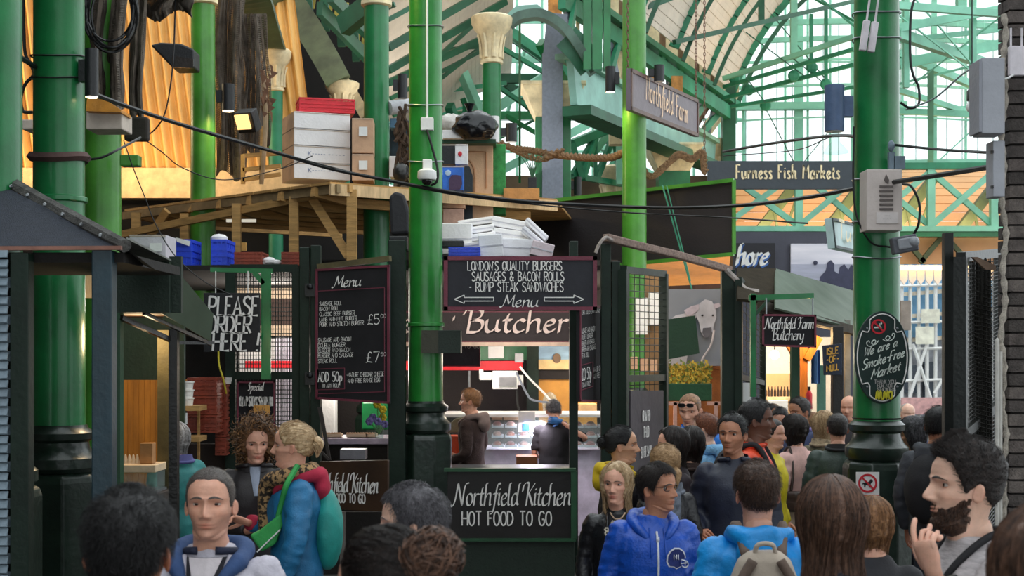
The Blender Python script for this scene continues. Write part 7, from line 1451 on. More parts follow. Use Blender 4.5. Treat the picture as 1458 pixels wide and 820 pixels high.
    if collar:
        cb = MB(); cm_, h_ = collar[0], collar[1]; sw = collar[2] if len(collar) > 2 else .02
        pts = [Vector(((.086+sw)*sin(a), .014+(.084+sw)*-cos(a)*1.0, 1.470+.012*-cos(a)*-1)) for a in np.linspace(radians(22), radians(338), 26)]
        cb.tube([ln(p) for p in pts], [.014]*26, 8)
        cb.grid(lambda u, t: ln(Vector(((.088+sw-.012*t)*sin(radians(18+324*u)), .014-(.086+sw-.012*t)*cos(radians(18+324*u)), 1.450+h_*t+.012*cos(radians(18+324*u))*-1))), 30, 5); put('collar', cb, cm_)
    if hood:
        hb = MB(); pts = [(-.04, -.125, 1.355), (-.085, -.10, 1.41), (-.118, -.01, 1.455), (-.10, .085, 1.478), (-.04, .135, 1.47), (.04, .135, 1.47), (.10, .085, 1.478), (.118, -.01, 1.455), (.085, -.10, 1.41), (.04, -.125, 1.355)]
        pp = smooth_path([ln(p) for p in pts], 4); hb.tube(pp, list(np.interp(np.linspace(0, 9, len(pp)), range(10), [.014, .022, .028, .036, .046, .046, .036, .028, .022, .014])), 12)
        hb.ball(ln((0, .145, 1.40)), (.105, .055, .10), 16, 10); hm_ = remesh(hb, .011 if near == 2 else .014, 3, fold*.9, sd+40); put('hood', hm_, hood)
    if legs:
        tb_ = MB(); ring_loft(tb_, [(.78, .15*fw, .11, 0), (.9, .168*fw, .12, 0), (.98, .162*fw, .115, 0)], 14)
        for s in (-1, 1): tb_.tube([(s*.088, 0, .86), (s*.095, -.01, .5), (s*.1, .012, .09)], [.092, .068, .056], 12)
        put('trousers', remesh(tb_, .026, 2, .006, sd), tm or mat('dark denim', '#1E2430', .85, var=.3, scale=10, bump=.1))
        for s in (-1, 1): fb = MB(); fb.ball((s*.1, -.055, .045), (.045, .13, .045), 12, 8); fb.tube([(s*.1, .01, .03), (s*.1, .01, .11)], .045, 10); put('shoe', fb, mat('dark shoe leather', '#1A1614', .5))
    return dict(root=root, put=put, drape=drape, hx=hx, hd=hd, ln=ln, body=body, jacket=jo, el=el, wr=wr, k=k, sk=sm_, rnd=rnd)
def make_hair(hd, hx, style, hc, ht, near, rnd, sd, put, als, zs, P):
    hm = HAIR[hc]; nA = len(als); msk = []; vv = []; U = 1/hd.h; T = ht*U
    st = {'buzz': 'short', 'curly': 'short', 'quiff': 'short'}.get(style, style); nrms = []; amp = {'curly': .5, 'curlylong': .5, 'buzz': .05, 'bald': 0, 'quiff': .3, 'tied': .03}.get(style, .22)
    for iz, z in enumerate(zs):
        for ia, a in enumerate(als):
            p = P[iz][ia]; zl = zhair(a, st)+.022*noise.noise(p*14+Vector((sd, 3, 0))); m_ = max(0, min(1, (z-zl)/.07)); m_ = m_*m_*(3-2*m_)
            nrm = Vector((p.x*1.2, p.y, (z-.52)*1.15)).normalized(); vol = 1.
            if style in ('short', 'quiff', 'curly'): vol = .45+.95*max(0, (z-.58)/.4)
            if style == 'quiff': vol += .7*max(0, (z-.78)/.2)*max(0, .3+cos(a))
            d = T*m_*vol*(1+amp*noise.noise(p*9+Vector((sd, 0, 0)))+amp*.8*noise.noise(p*22))-.02*(1-m_)
            vv.append(p+nrm*d); msk.append(m_); nrms.append(nrm)
    ff = [q for q in ((iz*nA+j, iz*nA+(j+1) % nA, (iz+1)*nA+(j+1) % nA, (iz+1)*nA+j) for iz in range(len(zs)-1) for j in range(nA)) if max(msk[i] for i in q) > .02]
    ff.append(tuple((len(zs)-1)*nA+j for j in range(nA)))
    mb = MB(); used = sorted({i for q in ff for i in q}); rm = {i: n for n, i in enumerate(used)}
    mb.add([hx(vv[i]) for i in used], [tuple(rm[i] for i in q) for q in ff]); idx = [i for i in used if msk[i] > .35]
    wt = []
    def tang(p, nrm): t = Vector((0, 0, -1)) if abs(nrm.z) < .9 else Vector((rnd.uniform(-1, 1), -rnd.random(), 0)); t = t-nrm*t.dot(nrm); return t.normalized() if t.length > .02 else Vector((0, 1, 0))
    R = .0011 if near < 2 else .00075
    def strand(pts, r=None, m=None): r = r or R; k = len(pts); mb.tube([hx(p) for p in pts], [r*(1-.6*i/(k-1)) for i in range(k)], 3, m=rnd.randrange(3) if m is None else m, cap=False)
    def pick(): return rnd.choice(idx)
    if style in ('short', 'recede', 'quiff', 'tied', 'buzz') and near > 0:
        for _ in range(int((3800 if near == 2 else 700)*(1.5 if style in ('buzz', 'tied') else 1))):
            i = pick(); p = vv[i]; n_ = nrms[i]; t = tang(p, n_)
            if style == 'tied': t = Vector((0, .6, .1))-n_*Vector((0, .6, .1)).dot(n_); t.normalize(); lift, L = .05, .16
            elif style == 'buzz': t = (t+Vector((rnd.uniform(-.5, .5), rnd.uniform(-.5, .5), 0))).normalized(); lift, L = .3, .012
            elif style == 'quiff': t = (t*.3+Vector((rnd.uniform(-.3, .3), -.7, .5))).normalized(); lift, L = .3, .085
            else: t = (t+Vector((rnd.uniform(-.5, .5), rnd.uniform(-.5, .5), 0))).normalized(); lift, L = .28, (.10 if style == 'short' else .07)
            j = Vector((rnd.uniform(-.02, .02), rnd.uniform(-.02, .02), rnd.uniform(-.02, .02))); p = p+j*1.2-n_*.015
            strand([p, p+t*L*.5+n_*L*(lift+.15), p+t*L+n_*L*lift*.7])
    if style == 'curly' or style == 'curlylong':
        for _ in range((330 if style == 'curlylong' else 260) if near else 60):
            i = pick(); p = vv[i]; n_ = nrms[i]
            if style == 'curly' and p.z < .55 and rnd.random() < .75: continue
            ax = (n_*.6+Vector((rnd.uniform(-1, 1), rnd.uniform(-1, 1), rnd.uniform(-.9, .2)))).normalized(); u = ax.cross(n_).normalized() if abs(ax.dot(n_)) < .95 else Vector((1, 0, 0)); w_ = ax.cross(u); r0 = (.05 if style == 'curlylong' else .026)*rnd.uniform(.7, 1.2); L = (.26 if style == 'curlylong' else .07)*rnd.uniform(.6, 1.2)
            strand([p+ax*L*q/11+u*r0*cos(q*.95)+w_*r0*sin(q*.95) for q in range(12)], .0042 if style == 'curlylong' else .0026)
    if style in ('long', 'bob', 'curlylong'):
        L = {'long': 1.0, 'bob': .16, 'curlylong': .05}[style]; a0 = {'long': 66, 'bob': 62, 'curlylong': 63}[style]
        def cur(u, t, extra=0.):
            a = radians(a0+(360-2*a0)*u); z = .975-t*(.975+L); q = hd.raw(a, max(.1, z) if z > .1 else .1); fl = (.10 if style != 'curlylong' else .02)+(.06 if style != 'long' else .05+.22*max(0, t-.55))*sin(pi*min(1, t*1.3)) if style != 'long' else .09+.05*sin(pi*min(1, t*1.3))+.75*max(0, t-.38)**1.25; wv = (.022 if style != 'long' else .05)*sin(9*t+u*23+sd)*t*t
            x = q.x*(1+fl*.9)+math.copysign(.03, q.x)*(style != 'long' or t < .8)+wv; y = q.y*(1+fl*.55)+.02
            if z < .1: y += (.1-z)*(.10 if style == 'long' else 0); x *= 1-.0*(.1-z)
            x += .018*noise.noise(Vector((u*16, t*3, sd))); y += .02*noise.noise(Vector((u*14, t*3, sd+7)))
            if style == 'bob' and t > .8: x *= 1-.25*(t-.8)/.2; y *= 1-.2*(t-.8)/.2
            d = Vector((x, y, 0)); d = d.normalized()*extra if d.length else d
            return Vector((x, y, z))+d
        k0 = len(mb.v); nu, nt_ = 40, 22; mb.grid(lambda u, t: hx(cur(u, t)), nu, nt_); mb.grid(lambda u, t: hx(cur(u, t, -.05)), nu, nt_)
        for _ in range({0: 100, 1: 450, 2: 1900}[near] if style != 'curlylong' else 0):
            u = rnd.random(); t0 = rnd.uniform(0, .5); t1 = min(1.03, t0+rnd.uniform(.3, .7)); ex = rnd.uniform(.0, .05); du = rnd.uniform(-.03, .03); ph = rnd.uniform(0, 6); w_ = rnd.uniform(.004, .02)
            strand([cur(min(1, max(0, u+du*q/7)), t0+(t1-t0)*q/7, ex)+Vector((w_*sin(q+ph), w_*cos(q*.9+ph), 0)) for q in range(8)], R*1.3)
        if near > 0:   # parting strands over the crown
            for _ in range(1000 if near == 2 else 260):
                s = rnd.choice((-1, 1)); a = radians(rnd.uniform(30, 175))*s; pts = []; ze = max(.635, zhair(a, style)+.02)
                for q in range(8): z = .995-(.995-ze)*(q/7)**1.4; p = hd.raw(a, z); nrm = Vector((p.x, p.y, (z-.5))).normalized(); pts.append(p+nrm*(T*1.12+rnd.uniform(0, .006)))
                strand(pts, R*1.2)
        if style == 'curlylong':
            for _ in range(240):
                u = rnd.random(); t = rnd.uniform(.0, 1); p = cur(u, t, .03); ax = Vector((p.x, p.y, rnd.uniform(-.6, .1))).normalized(); uu = ax.cross(Vector((0, 0, 1))).normalized(); w_ = ax.cross(uu); r0 = .05*rnd.uniform(.6, 1.2); Lc = .2*rnd.uniform(.5, 1.2)
                strand([p+ax*Lc*q/11*.5+Vector((0, 0, -Lc*q/22))+uu*r0*cos(q*.95)+w_*r0*sin(q*.95) for q in range(12)], .0042)
    put('hair', mb, hm)
def tail(R, hc, p0, pts, r0, n=160, bun=False):
    """pony tail or bun added as a part; points in head units"""
    mb = MB(); rnd = R['rnd']; hx = R['hx']; pp = smooth_path(pts, 5); k = len(pp); rad = [r0*(.75+.5*sin(pi*min(1, i/(k-1)*1.2)))*(1-.75*(i/(k-1))**3) for i in range(k)]
    mb.tube([hx(p) for p in pp], [r*HH for r in rad], 12)
    for _ in range(n):
        a = rnd.uniform(0, 2*pi); q = rnd.uniform(.7, 1.12); j0 = rnd.randrange(0, max(1, k-6)); j1 = min(k, j0+rnd.randrange(6, 12)); s_ = [hx(pp[j]+Vector((cos(a+j*.05), .8*sin(a+j*.05), .25*sin(a)))*rad[j]*q) for j in range(j0, j1)]
        if len(s_) > 2: mb.tube(s_, .0016, 3, m=rnd.randrange(3), cap=False)
    return R['put']('hair_tail', mb, HAIR[hc])
def bunball(R, hc, c, r, n=200, messy=.3):
    mb = MB(); rnd = R['rnd']; hx = R['hx']; c = Vector(c)
    mb.grid(lambda u, t: hx(c+Vector((cos(2*pi*u)*sin(pi*t), sin(2*pi*u)*sin(pi*t), -cos(pi*t)))*r*(1+.18*noise.noise(Vector((cos(6.28*u)*2, sin(6.28*u)*2, t*4))))), 22, 14, True)
    for _ in range(n):
        ax = Vector((rnd.gauss(0, 1), rnd.gauss(0, 1), rnd.gauss(0, 1))).normalized(); u = ax.orthogonal().normalized(); w_ = ax.cross(u); a0 = rnd.uniform(0, 6.28); rr = r*rnd.uniform(.96, 1.1+messy*.4); off = ax*r*rnd.uniform(-.5, .5); rr2 = sqrt(max(.01, rr*rr-off.length_squared))
        mb.tube([hx(c+off+(u*cos(a0+q*.3)+w_*sin(a0+q*.3))*rr2*(1+messy*.05*q*rnd.random())) for q in range(9)], .0016, 3, m=rnd.randrange(3), cap=False)
    return R['put']('hair_bun', mb, HAIR[hc])
CL = lambda n, c, r=.8, v=.22, s=8, b=.05, bs=90, **k: mat('cloth '+n, c, r, var=v, scale=s, bump=b, bscale=bs, **k)
BLKC = CL('black', '#1B1A1E', .75); BLKL = CL('black leather', '#17161A', .35, b=.12, bs=40); NAVY = CL('navy', '#1B2033', .55); CHAR = CL('charcoal', '#2B2A2E')
# ---- nearest row
R = person('person seen from behind with short black hair and reddish ears, at the lower left', 181, 698, 2.85, 180, near=2, sk='tan', hair=('short', 'black'), jm=BLKC, hs=.98)
R = person('person in a silver white hooded jacket with shaved dark hair facing the camera', 300, 665, 4.6, -2, 4, -3, near=2, sk='fair', hair=('buzz', 'shaved'), jm=CL('silver white', '#BDB8C4', .5, b=.08), hood=CL('hood blue', '#2F4A78', .8), hs=1.03, stub=.55, bulk=1.08, shirt=(CL('dark inner', '#1D1B24'), 1.0, 1.46, .012, .078), lining=CL('silver white', ''), collar=(CL('navy lining', '#1C2138'), .028, .0), fold=.014, brow=1.5, lid=.18)
b = MB()
for s in (-1, 1): b.tube([R['drape'](s*.075, z, .012) for z in (1.40, 1.33, 1.25, 1.18)], .004, 6)
R['put']('drawstrings', b, BLKC)
b = MB(); b.grid(lambda u, t: R['drape']((u*2-1)*(.006+.052*t), 1.30+.16*t, .016+.004*(1-(2*u-1)**2)), 11, 12); R['put']('sweater', b, CL('white knit', '#D6CCD0', .9, bs=200))
R = person('person seen from behind with messy dark brown hair tied in a bun', 560, 752, 2.7, -118, near=2, sk='fair', hair=('tied', 'dark'), jm=BLKC, fem=True, hs=1.04)
bunball(R, 'chest', (.06, .47, .84), .19, 420, .5)
R = person('person with thick grey hair in a grey tweed suit, turned to the left', 594, 690, 4.4, -84, -8, near=2, sk='pale', hair=('short', 'grey'), jm=CL('grey tweed', '#77777E', .9, v=.35, s=60, b=.12), hs=1.06, collar=(CL('grey tweed', ''), .03, .012), stub=.2)
R = person('person with brown hair cut off by the right frame edge', 1508, 712, 2.3, 178, near=2, sk='fair', hair=('long', 'chest'), jm=CHAR, fem=True)
R = person('person seen from behind with long brown hair and a marled charcoal sweater', 1186, 676, 4.1, 178, 4, near=2, sk='fair', hair=('long', 'chest'), jm=CL('marled charcoal', '#34323A', .95, v=.6, s=70, b=.3, bs=120), fem=True, hs=1.08, bulk=1.05)
R = person('person with short fair brown bob in front of the large column plinth', 1243, 706, 5.6, 172, near=1, sk='fair', hair=('bob', 'sand'), jm=CHAR, fem=True, hs=1.0)
# man with beard, hand raised
R = person('bearded person in a pale marled t-shirt, raising a hand with a black watch', 1381, 626, 4.3, -84, -4, -2, near=2, sk='pale', hair=('quiff', 'dark'), jm=CL('pale marled jersey', '#BDB6B8', .9, v=.3, s=(25), b=.1, stretch=(1, 1, 5)), sleeve=.62, hs=1.08, beard='brown', brow=1.4, stub=.2, bulk=1.0, fold=.009,
           arms={1: ((.27, .04, 1.13), (.20, -.20, 1.41), dict(d=(-.05, -.30, .95), pn=(-.55, .8, .2), curl=(.25, .75, .95, 1.05), thumb=(-.2, -1, .3))), 0: ((-.25, .02, 1.13), (-.06, -.25, 1.22), dict(d=(.35, -.75, .2), pn=(.3, .2, -.9), curl=.8))})
b = MB(); w_ = Vector((.20, -.20, 1.41)); d = (w_-Vector((.27, .04, 1.13))).normalized(); c = w_-d*.05; u = d.orthogonal().normalized(); q = d.cross(u)
b.tube([c+(u*cos(a)+q*sin(a))*.037 for a in [2*pi*i/20 for i in range(21)]], .010, 6); b.ball(c+Vector((.036, -.01, .0)), (.012, .024, .024), 12, 8); R['put']('watch', b, BLKL)
b = MB(); b.tube(smooth_path([R['drape'](x, z, .006) for x, z in ((.02, 1.22), (.06, 1.32), (.085, 1.42))]+[Vector((.10, .02, 1.50)), Vector((.05, .11, 1.50)), Vector((-.05, .11, 1.50)), Vector((-.09, 0, 1.5))]+[R['drape'](-.06, 1.40, .006), R['drape'](-.02, 1.24, .006)]), .012, 6); R['put']('camera_strap', b, BLKC)
cm = thing('camera', 'black camera held at the chest of the bearded person', 'camera', R['root'].matrix_basis @ Vector((-.02, -.24, 1.22))); M_ = R['root'].matrix_basis
b = MB(); b.box((-.02, -.22, 1.25), (.13, .06, .09)); b.v = [tuple(M_ @ Vector(p)) for p in b.v]; b.build('camera_body', BLACK, cm, bevel=.008); b = MB(); b.tube([(-.02, -.24, 1.25), (-.02, -.33, 1.26)], [.036, .04], 18); b.v = [tuple(M_ @ Vector(p)) for p in b.v]; b.build('lens_barrel', BLACK, cm, True)
# blue backpack wearer
CY = CL('cyan blue shell', '#0E8EDA', .5, b=.08, bs=60)
R = person('person seen from behind in a cyan blue hooded jacket carrying a beige backpack', 1080, 657, 5.5, 176, 6, near=2, sk='fair', hair=('short', 'brown'), jm=CY, hood=CY, hs=1.08, bulk=1.12, fold=.014)
put = R['put']; BG = CL('beige canvas', '#B4A697', .85, v=.15); BG2 = CL('taupe canvas', '#6B5A50', .85)
b = MB(); P_ = [(1.02, .13, .06), (1.06, .155, .085), (1.2, .155, .095), (1.31, .14, .09), (1.39, .11, .07), (1.425, .065, .04)]; v = []
for z, a, d_ in P_: v += [(a*math.copysign(abs(cos(t))**.6, cos(t)), .23+d_*math.copysign(abs(sin(t))**.7, sin(t)), z) for t in [2*pi*i/24 for i in range(24)]]
b.add(v, [(i*24+j, i*24+(j+1) % 24, (i+1)*24+(j+1) % 24, (i+1)*24+j) for i in range(5) for j in range(24)]+[tuple(range(23, -1, -1)), tuple(120+j for j in range(24))]); pk = put('backpack', remesh(b, .012, 2, .004, 5), BG)
b = MB(); b.box((0, .325, 1.14), (.17, .05, .17)); b.box((0, .33, 1.20), (.18, .05, .03)); put('front_pocket', remesh(b, .012, 3), BG, pk)
for s in (-1, 1): b = MB(); b.tube(smooth_path([Vector((s*.055, .322, 1.40)), Vector((s*.105, .33, 1.31)), Vector((s*.125, .325, 1.2)), Vector((s*.115, .31, 1.05))]), .022, 6); put('side_panel', b, BG2, pk); b = MB(); b.tube(smooth_path([Vector((s*.07, .2, 1.40)), Vector((s*.095, .06, 1.505)), Vector((s*.11, -.08, 1.45)), Vector((s*.115, -.15, 1.3)), Vector((s*.13, -.14, 1.15))]), .024, 6); put('shoulder_strap', b, BG2, pk)
b = MB(); b.tube(smooth_path([Vector((-.045, .25, 1.40)), Vector((-.03, .27, 1.455)), Vector((.03, .27, 1.455)), Vector((.045, .25, 1.40))]), .010, 6); put('grab_loop', b, BG, pk); b = MB(); b.box((0, .357, 1.235), (.06, .004, .016)); put('name_patch', b, BG2, pk)
# man in blue bomber with helmet emblem
RB = CL('royal blue satin', '#0E4DB4', .42, b=.08, bs=70)
R = person('person with thin glasses in a royal blue jacket with a white helmet emblem', 930, 660, 6.8, 4, 46, -2, near=2, sk='tan', hair=('short', 'dark'), jm=RB, hood=RB, hs=1.12, glasses='face', stub=.35, bulk=1.2, fold=.013)
put, dr = R['put'], R['drape']; WH = mat('emblem white', '#E4E6EE', .6, bump=0)
b = MB(); b.tube([dr(.0, z, .006) for z in np.linspace(.9, 1.41, 30)], .007, 5); b.box(dr(0, 1.37, .014), (.018, .01, .03)); put('zip', b, WH)
for s in (-1, 1): b = MB(); b.tube([dr(s*.04, z, .010) for z in np.linspace(1.27, 1.43, 9)], .004, 5); put('drawstring', b, RB)
ex, ez = .115, 1.255
def flat(pts, off, dx=ex, dz=ez, sc=.062): return [dr(dx+x*sc, dz+z*sc, off) for x, z in pts]
def patch(nm, pts, off, m): b = MB(); q = flat(pts, off); c = sum(q, Vector())/len(q); b.add([c]+q, [(0, i+1, (i+1) % len(q)+1) for i in range(len(q))]); put(nm, b, m)
shell = [(-1, -.1), (-.95, .35), (-.7, .75), (-.3, .98), (.15, .95), (.5, .7), (.68, .35), (.72, .05), (.35, 0), (.25, -.3), (.3, -.6), (-.1, -.75), (-.4, -.55), (-.8, -.5)]
patch('emblem_outline', [(x*1.14, z*1.14) for x, z in shell], .006, WH); patch('emblem_shell', shell, .009, CL('emblem navy', '#1B2A6B'))
b = MB(); b.tube(smooth_path(flat([(.35, .0), (.75, -.15), (1.05, -.35), (1.15, -.7), (.8, -.8), (.45, -.62)], .010), 3), .004, 5); b.tube(flat([(.3, -.35), (1.1, -.42)], .010), .004, 5); b.tube(flat([(.75, -.12), (.8, -.8)], .010), .003, 5); put('emblem_face_guard', b, WH)
b = MB(); 
for pl in ([(-.42, .05), (-.42, .5), (-.16, .05), (-.16, .5)], [(.02, .5), (.02, .05)]): b.tube(flat(pl, .012), .003, 4)
put('emblem_letters', b, WH)
# woman with flowered dress
R = person('blonde person in a black dress with white flowers and a black leather jacket', 880, 656, 7.6, -6, -14, near=1, sk='fair', hair=('long', 'light'), jm=BLKL, fem=True, hs=1.12, shirt=(CL('black dress', '#141318', .8), .86, 1.45, .09, .065), lining=BLKL, tm=BLKC)
put, dr = R['put'], R['drape']; b = MB(); rn = random.Random(2)
for i in range(24):
    c = (rn.uniform(-.075, .075), .88+i*.0225); 
    for k_ in range(6): a = k_*pi/3; p = dr(c[0]+.011*cos(a), c[1]+.011*sin(a), .016); b.ball(p, (.008, .003, .008), 6, 4)
put('printed_flowers', b, mat('flower print', '#D8CDB8', .8)); b = MB(); b.tube(smooth_path([dr(-.05, 1.46, .014), dr(-.02, 1.425, .016), dr(.02, 1.425, .016), dr(.05, 1.46, .014)]), .005, 6); put('necklace', b, mat('pale beads', '#C9A88C', .5))
# ---- middle row
YEL = CL('mustard yellow', '#D9B81E', .8)
R = person('person in profile with dark tied hair, a yellow hood and black jacket', 882, 606, 9.0, 70, 12, near=1, sk='asian', hair=('tied', 'black'), jm=BLKL, fem=True, hs=1.1, hood=YEL, collar=(YEL, .05, .02)); bunball(R, 'black', (0, .52, .55), .16, 60)
b = MB(); dr = R['drape']; b.box((-.20, .0, 1.02), (.05, .10, .26)); R['put']('yellow_bag', remesh(b, .015, 2), YEL)
R = person('blonde person with dark glasses and a plaid scarf, turned away', 948, 632, 8.2, -150, near=1, sk='fair', hair=('tied', 'blonde'), jm=BLKL, fem=True, hs=1.12, glasses='face', collar=(CL('plaid grey', '#6E7480', .9, v=.6, s=25), .07, .03))
tail(R, 'blonde', None, [Vector((0, .45, .42)), Vector((.0, .56, .3)), Vector((.02, .55, .05)), Vector((.03, .5, -.25))], .10)
b = MB(); b.tube(smooth_path([Vector((.03, .13, 1.46)), Vector((.04, .15, 1.36)), Vector((.04, .14, 1.2))]), .05, 8); R['put']('scarf_end', b, CL('plaid grey', ''))
R = person('person with long dark brown hair facing left behind the blonde with plaid scarf', 960, 606, 9.1, -80, near=1, sk='fair', hair=('long', 'dark'), jm=CL('plum dark', '#2A2026'), fem=True, hs=1.06)
R = person('person with chestnut hair turned away in a dark brown coat with fur collar', 984, 606, 9.6, 160, near=1, sk='fair', hair=('bob', 'dark'), jm=CL('brown dark', '#241B1C'), fem=True, hs=1.1, collar=(CL('dark fur', '#3A2C28', .95, b=.4, bs=60), .05, .03))
R = person('person with dark hair and stubble in a quilted navy coat, glancing left', 1046, 588, 8.5, -4, -24, near=1, sk='tan', hair=('short', 'black'), jm=NAVY, hs=1.05, stub=.6, collar=(NAVY, .05, .012), brow=1.5, bulk=1.12, arms={0: ((-.25, .03, 1.12), (-.23, -.17, 1.02), dict(d=(.2, -.8, .1), pn=(.6, .1, -.6), curl=.95))})
BL2 = CL('azure jacket', '#1F73D0', .55)
R = person('smiling person with sunglasses pushed up on the forehead and a blue jacket', 985, 558, 11.0, -14, -10, 12, near=1, sk='fair', hair=('buzz', 'sand'), jm=BL2, hs=1.08, glasses='sun', collar=(BL2, .06, .01), shirt=(CL('grey shirt', '#8F97A8'), 1.3, 1.49, .03, .05))
R = person('red-haired person in a pale blue fleece turned to the left', 1007, 588, 10.2, -122, near=1, sk='pale', hair=('short', 'ginger'), jm=CL('pale blue fleece', '#7FB2DA', .95, b=.2), hs=1.0, hood=CL('pale blue fleece', ''))
ORJ = CL('orange red shell', '#E24A28', .55)
R = person('person with black hair in profile wearing an orange jacket and black strap', 1073, 569, 9.0, 72, 8, near=1, sk='brown', hair=('short', 'black'), jm=ORJ, hs=1.06, collar=(ORJ, .05, .01))
for s in (1, -1): b = MB(); b.tube(smooth_path([R['drape'](s*.10, 1.12, .01), R['drape'](s*.10, 1.3, .01), Vector((s*.10, -.03, 1.48)), Vector((s*.1, .10, 1.42)), R['drape'](s*.1, 1.15, .01, True)]), .02, 6); R['put']('strap', b, BLKC)
b = MB(); b.ball((0, .17, 1.22), (.15, .11, .23), 18, 12); R['put']('backpack', remesh(b, .018, 2, .006), BLKC)
person('person in a bright yellow jacket half hidden behind the orange jacket', 1097, 596, 10.2, 60, near=0, sk='fair', hair=('short', 'dark'), jm=CL('lemon yellow', '#E6D21E', .6), hs=1.0)
person('person in a dark suit and white shirt looking down, far along the lane', 1112, 577, 13.0, -20, 0, 18, near=1, sk='fair', hair=('short', 'black'), jm=CHAR, shirt=(WHITEP, 1.3, 1.49, .02, .05))
person('person with dark hair behind the dark suited one, far along the lane', 1099, 574, 14.2, 30, near=0, sk='tan', hair=('short', 'dark'), jm=CHAR)
person('person with brown hair and a mauve collar looking left, far along the lane', 1141, 565, 12.2, -50, -8, 4, near=1, sk='tan', hair=('short', 'dark'), jm=CL('dusk blue', '#3A4468'), collar=(CL('mauve', '#7A6FA8'), .04, .01), hs=1.06)
R = person('person with a dark bob, pale pink top and cream skirt carrying a brown handbag', 1133, 589, 11.0, -140, near=1, sk='fair', hair=('bob', 'dark'), jm=CL('pale pink', '#D9AFA8', .9), fem=True, tm=CL('cream skirt', '#CDB5A2', .9), hem=.98)
b = MB(); v = []
for z, a in ((.45, .30), (.7, .23), (.9, .19), (1.0, .165)): v += [(a*cos(2*pi*i/30)*(1+.04*sin(i*5)), a*.75*sin(2*pi*i/30)*(1+.04*sin(i*5)), z) for i in range(30)]
b.add(v, [(i*30+j, i*30+(j+1) % 30, (i+1)*30+(j+1) % 30, (i+1)*30+j) for i in range(3) for j in range(30)]); R['put']('skirt', b, CL('cream skirt', ''))
b = MB(); b.box((.19, .10, 1.02), (.12, .22, .18)); bg = R['put']('handbag', remesh(b, .018, 3, .006), CL('brown leather', '#3A2A22', .5)); b = MB(); b.tube(smooth_path([Vector((.19, .1, 1.1)), Vector((.15, .09, 1.3)), Vector((.10, .0, 1.49)), Vector((.13, -.1, 1.3)), Vector((.2, 0, 1.1))]), .012, 5); R['put']('bag_strap', b, CL('brown leather', ''), bg)
person('person with sandy blonde hair in a red top seen from behind along the lane', 1156, 587, 12.7, 150, near=1, sk='fair', hair=('bob', 'sand'), jm=CL('coral red', '#C9484A', .8), fem=True)
person('person with light blonde hair and an olive jacket beside the large column', 1172, 584, 11.5, 130, near=1, sk='fair', hair=('long', 'light'), jm=CL('olive drab', '#5C5642', .8), fem=True, collar=(CL('patterned scarf', '#A89478', .9, v=.6, s=30), .06, .02))
person('balding person in a bottle green wax jacket seen from behind beside the large column', 1193, 588, 10.7, 172, near=1, sk='fair', hair=('recede', 'dark'), jm=CL('bottle green wax', '#26382F', .5), collar=(CL('black', ''), .05, .015), bulk=1.1)
person('bald pink-faced person peeping out left of the large column', 1210, 563, 13.0, -30, near=0, sk='fair', hair=('bald', 'sand'), jm=CHAR)
person('person with grey brown hair and dark coat just right of the large column', 1306, 590, 10.3, -110, 0, 14, near=1, sk='fair', hair=('bob', 'grey'), jm=CL('dark plum coat', '#201C22'), fem=True, bulk=1.15)
R = person('person with black hair and a grey jacket seen from behind right of the large column', 1334, 579, 9.4, 140, near=1, sk='tan', hair=('short', 'black'), jm=CL('slate jacket', '#3A3D44', .6), hood=CL('slate jacket', ''), bulk=1.1)
b = MB(); b.ball((0, .17, 1.2), (.165, .12, .25), 18, 12); R['put']('backpack', remesh(b, .02, 4, .006), BLKC)
person('pale faced person far behind, between the large column and the grey jacket', 1291, 574, 14, 10, near=0, sk='pale', hair=('bald', 'silver'), jm=CL('dusk blue', ''))
R = person('person in an olive padded coat and pink hat behind the black mesh gate', 1412, 590, 11, -60, near=0, sk='fair', hair=('bob', 'brown'), jm=CL('olive padded', '#4E5A34', .7, b=.2), fem=True)
b = MB(); b.grid(lambda u, t: R['hx'](R['hd'].raw(2*pi*u, .70+.29*t)*1.0+Vector((R['hd'].raw(2*pi*u, .70+.29*t).x, R['hd'].raw(2*pi*u, .70+.29*t).y, .25*t))*.16), 24, 8, True); R['put']('hat', b, CL('pink knit', '#D9488A', .9))
# ---- left pair
R = person('person with curly brown hair in a dark jacket looking down at food', 362, 588, 8.2, 14, 6, 14, near=1, sk='fair', hair=('curlylong', 'curl'), jm=CL('black brown shell', '#221C1E', .6), fem=True, hs=1.06, shirt=(CL('grey shirt', ''), 1.3, 1.47, .012, .035), collar=(CL('black brown shell', ''), .05, .02), lid=.75, bulk=1.12, arms={1: ((.26, .03, 1.14), (.14, -.23, 1.25), dict(d=(-.3, -.3, .8), pn=(-.6, .6, .2), curl=.7)), 0: ((-.26, .03, 1.13), (-.05, -.25, 1.10), dict(d=(.7, -.4, .2), pn=(.2, .3, .9), curl=.6))})
BJ = CL('petrol blue shell', '#1C6A98', .55, b=.08); RD = CL('crimson fleece', '#A5203C', .9)
R = person('blonde person with ponytail in a petrol blue jacket with red lining and green bag', 421, 600, 7.6, -78, -14, near=1, sk='fair', hair=('tied', 'light'), jm=BJ, fem=True, hs=1.08, hood=RD, bulk=1.15, collar=(RD, .07, .03), tm=CL('dark jeans', '#20202B'), arms={1: ((.27, -.02, 1.12), (.255, -.11, .86)), 0: ((-.25, -.05, 1.14), (-.12, -.27, 1.19), dict(d=(.2, -.8, .3), pn=(.3, .2, -.8), curl=.7))})
tail(R, 'light', None, [Vector((0, .46, .62)), Vector((0, .56, .56)), Vector((0, .58, .4)), Vector((0, .55, .22))], .13, 120)
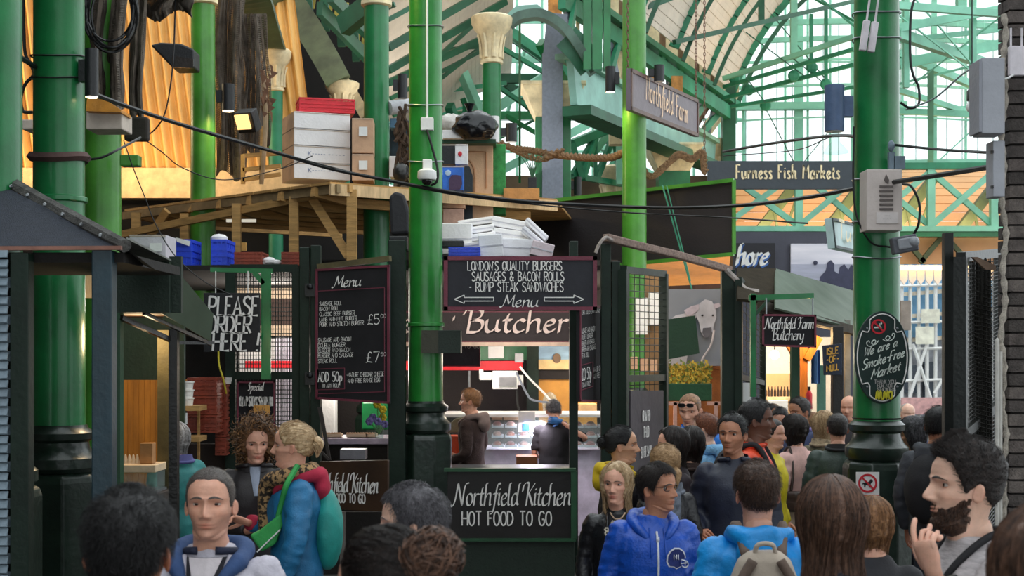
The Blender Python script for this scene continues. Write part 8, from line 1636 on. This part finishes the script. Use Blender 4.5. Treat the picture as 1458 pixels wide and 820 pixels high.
put, dr = R['put'], R['drape']; b = MB(); b.tube(smooth_path([Vector((-.06, .10, 1.50)), Vector((.08, .06, 1.50)), Vector((.10, -.08, 1.47)), Vector((.02, -.16, 1.43)), Vector((-.02, -.17, 1.3)), Vector((-.02, -.165, 1.12))]), .045, 9); put('scarf', b, mat('leopard scarf', '#A8845A', .9, scale=45, col2='#2A2018', thresh=(.46, .54), bump=.1))
b = MB(); b.tube([Vector((.256, -.105, .91)), Vector((.255, -.115, .85))], [.05, .046], 12); b.tube([Vector((-.15, -.23, 1.18)), Vector((-.125, -.26, 1.19))], [.05, .046], 12); put('cuffs', b, RD)
b = MB(); b.tube([Vector((0, 0, .80)), Vector((0, 0, .87))], [.165, .175], 24); put('fleece_hem', b, RD)
b = MB(); b.ball((.02, .18, 1.16), (.14, .09, .24), 18, 12); put('backpack', remesh(b, .016, 2, .006), CL('teal pack', '#1E8F86', .6))
b = MB(); b.box(Vector((.305, -.02, 1.18)), (.006, .03, .03)); put('sleeve_badge', b, WHITEP)
gbg = thing('shoulder_bag', 'green shoulder bag hanging between the curly and the blonde person', 'bag', W(380, 775, 7.5)); GB = CL('leaf green', '#2F9A4A', .6)
b = MB(); b.PP([(355, 762), (368, 756), (400, 730), (402, 748), (392, 775), (372, 786)], 7.42, .10); b.build('pouch', GB, gbg, bevel=.012); b = MB(); b.tube(smooth_path([W(396, 736, 7.44), W(402, 712, 7.42), W(408, 690, 7.4), W(424, 662, 7.45)]), .016, 6); b.build('strap', GB, gbg, True); b = MB(); b.tube([W(366, 786, 7.41), W(399, 754, 7.41)], .004, 5); b.build('piping', WHITEP, gbg)
R = person('silver haired person in a teal and purple jacket behind the kiosk post', 252, 600, 10.0, -140, near=1, sk='fair', hair=('bob', 'silver'), jm=CL('teal shell', '#1E7472', .6), fem=True, hs=1.05, bulk=1.25, collar=(CL('purple yoke', '#4A4A80', .7), .06, .04))
# ---- butchers
HOD = CL('brown hoodie', '#3A2A26', .9, b=.15)
R = person('young butcher with cropped sandy hair and a brown hoodie behind the kitchen sign', 672, 553, 14.3, -112, 14, near=1, sk='fair', hair=('short', 'sand'), jm=HOD, hood=CL('taupe hood', '#8A7670', .9), hs=1.05, arms={1: ((.25, .04, 1.10), (.20, -.20, .98)), 0: ((-.25, 0, 1.12), (-.18, -.24, 1.02))})
R = person('butcher in a black t-shirt reaching a blue-gloved hand to the neck', 790, 566, 14.6, 165, 20, 26, near=1, sk='fair', hair=('short', 'grey'), jm=CL('black jersey', '#121114', .9), hs=1.05, sleeve=.7, bulk=1.1, arms={0: ((-.40, .12, 1.30), (-.10, .14, 1.50), dict(d=(.9, .0, .1), pn=(.1, -1, 0), curl=.4)), 1: ((.25, 0, 1.12), (.22, -.2, 1.05))})
b = MB(); hand(b, (-.10, .14, 1.50), (.9, 0, .1), (.1, -1, 0), .4, 1, sc=1.12); R['put']('blue_glove', b, mat('blue nitrile', '#3E7CC4', .4))
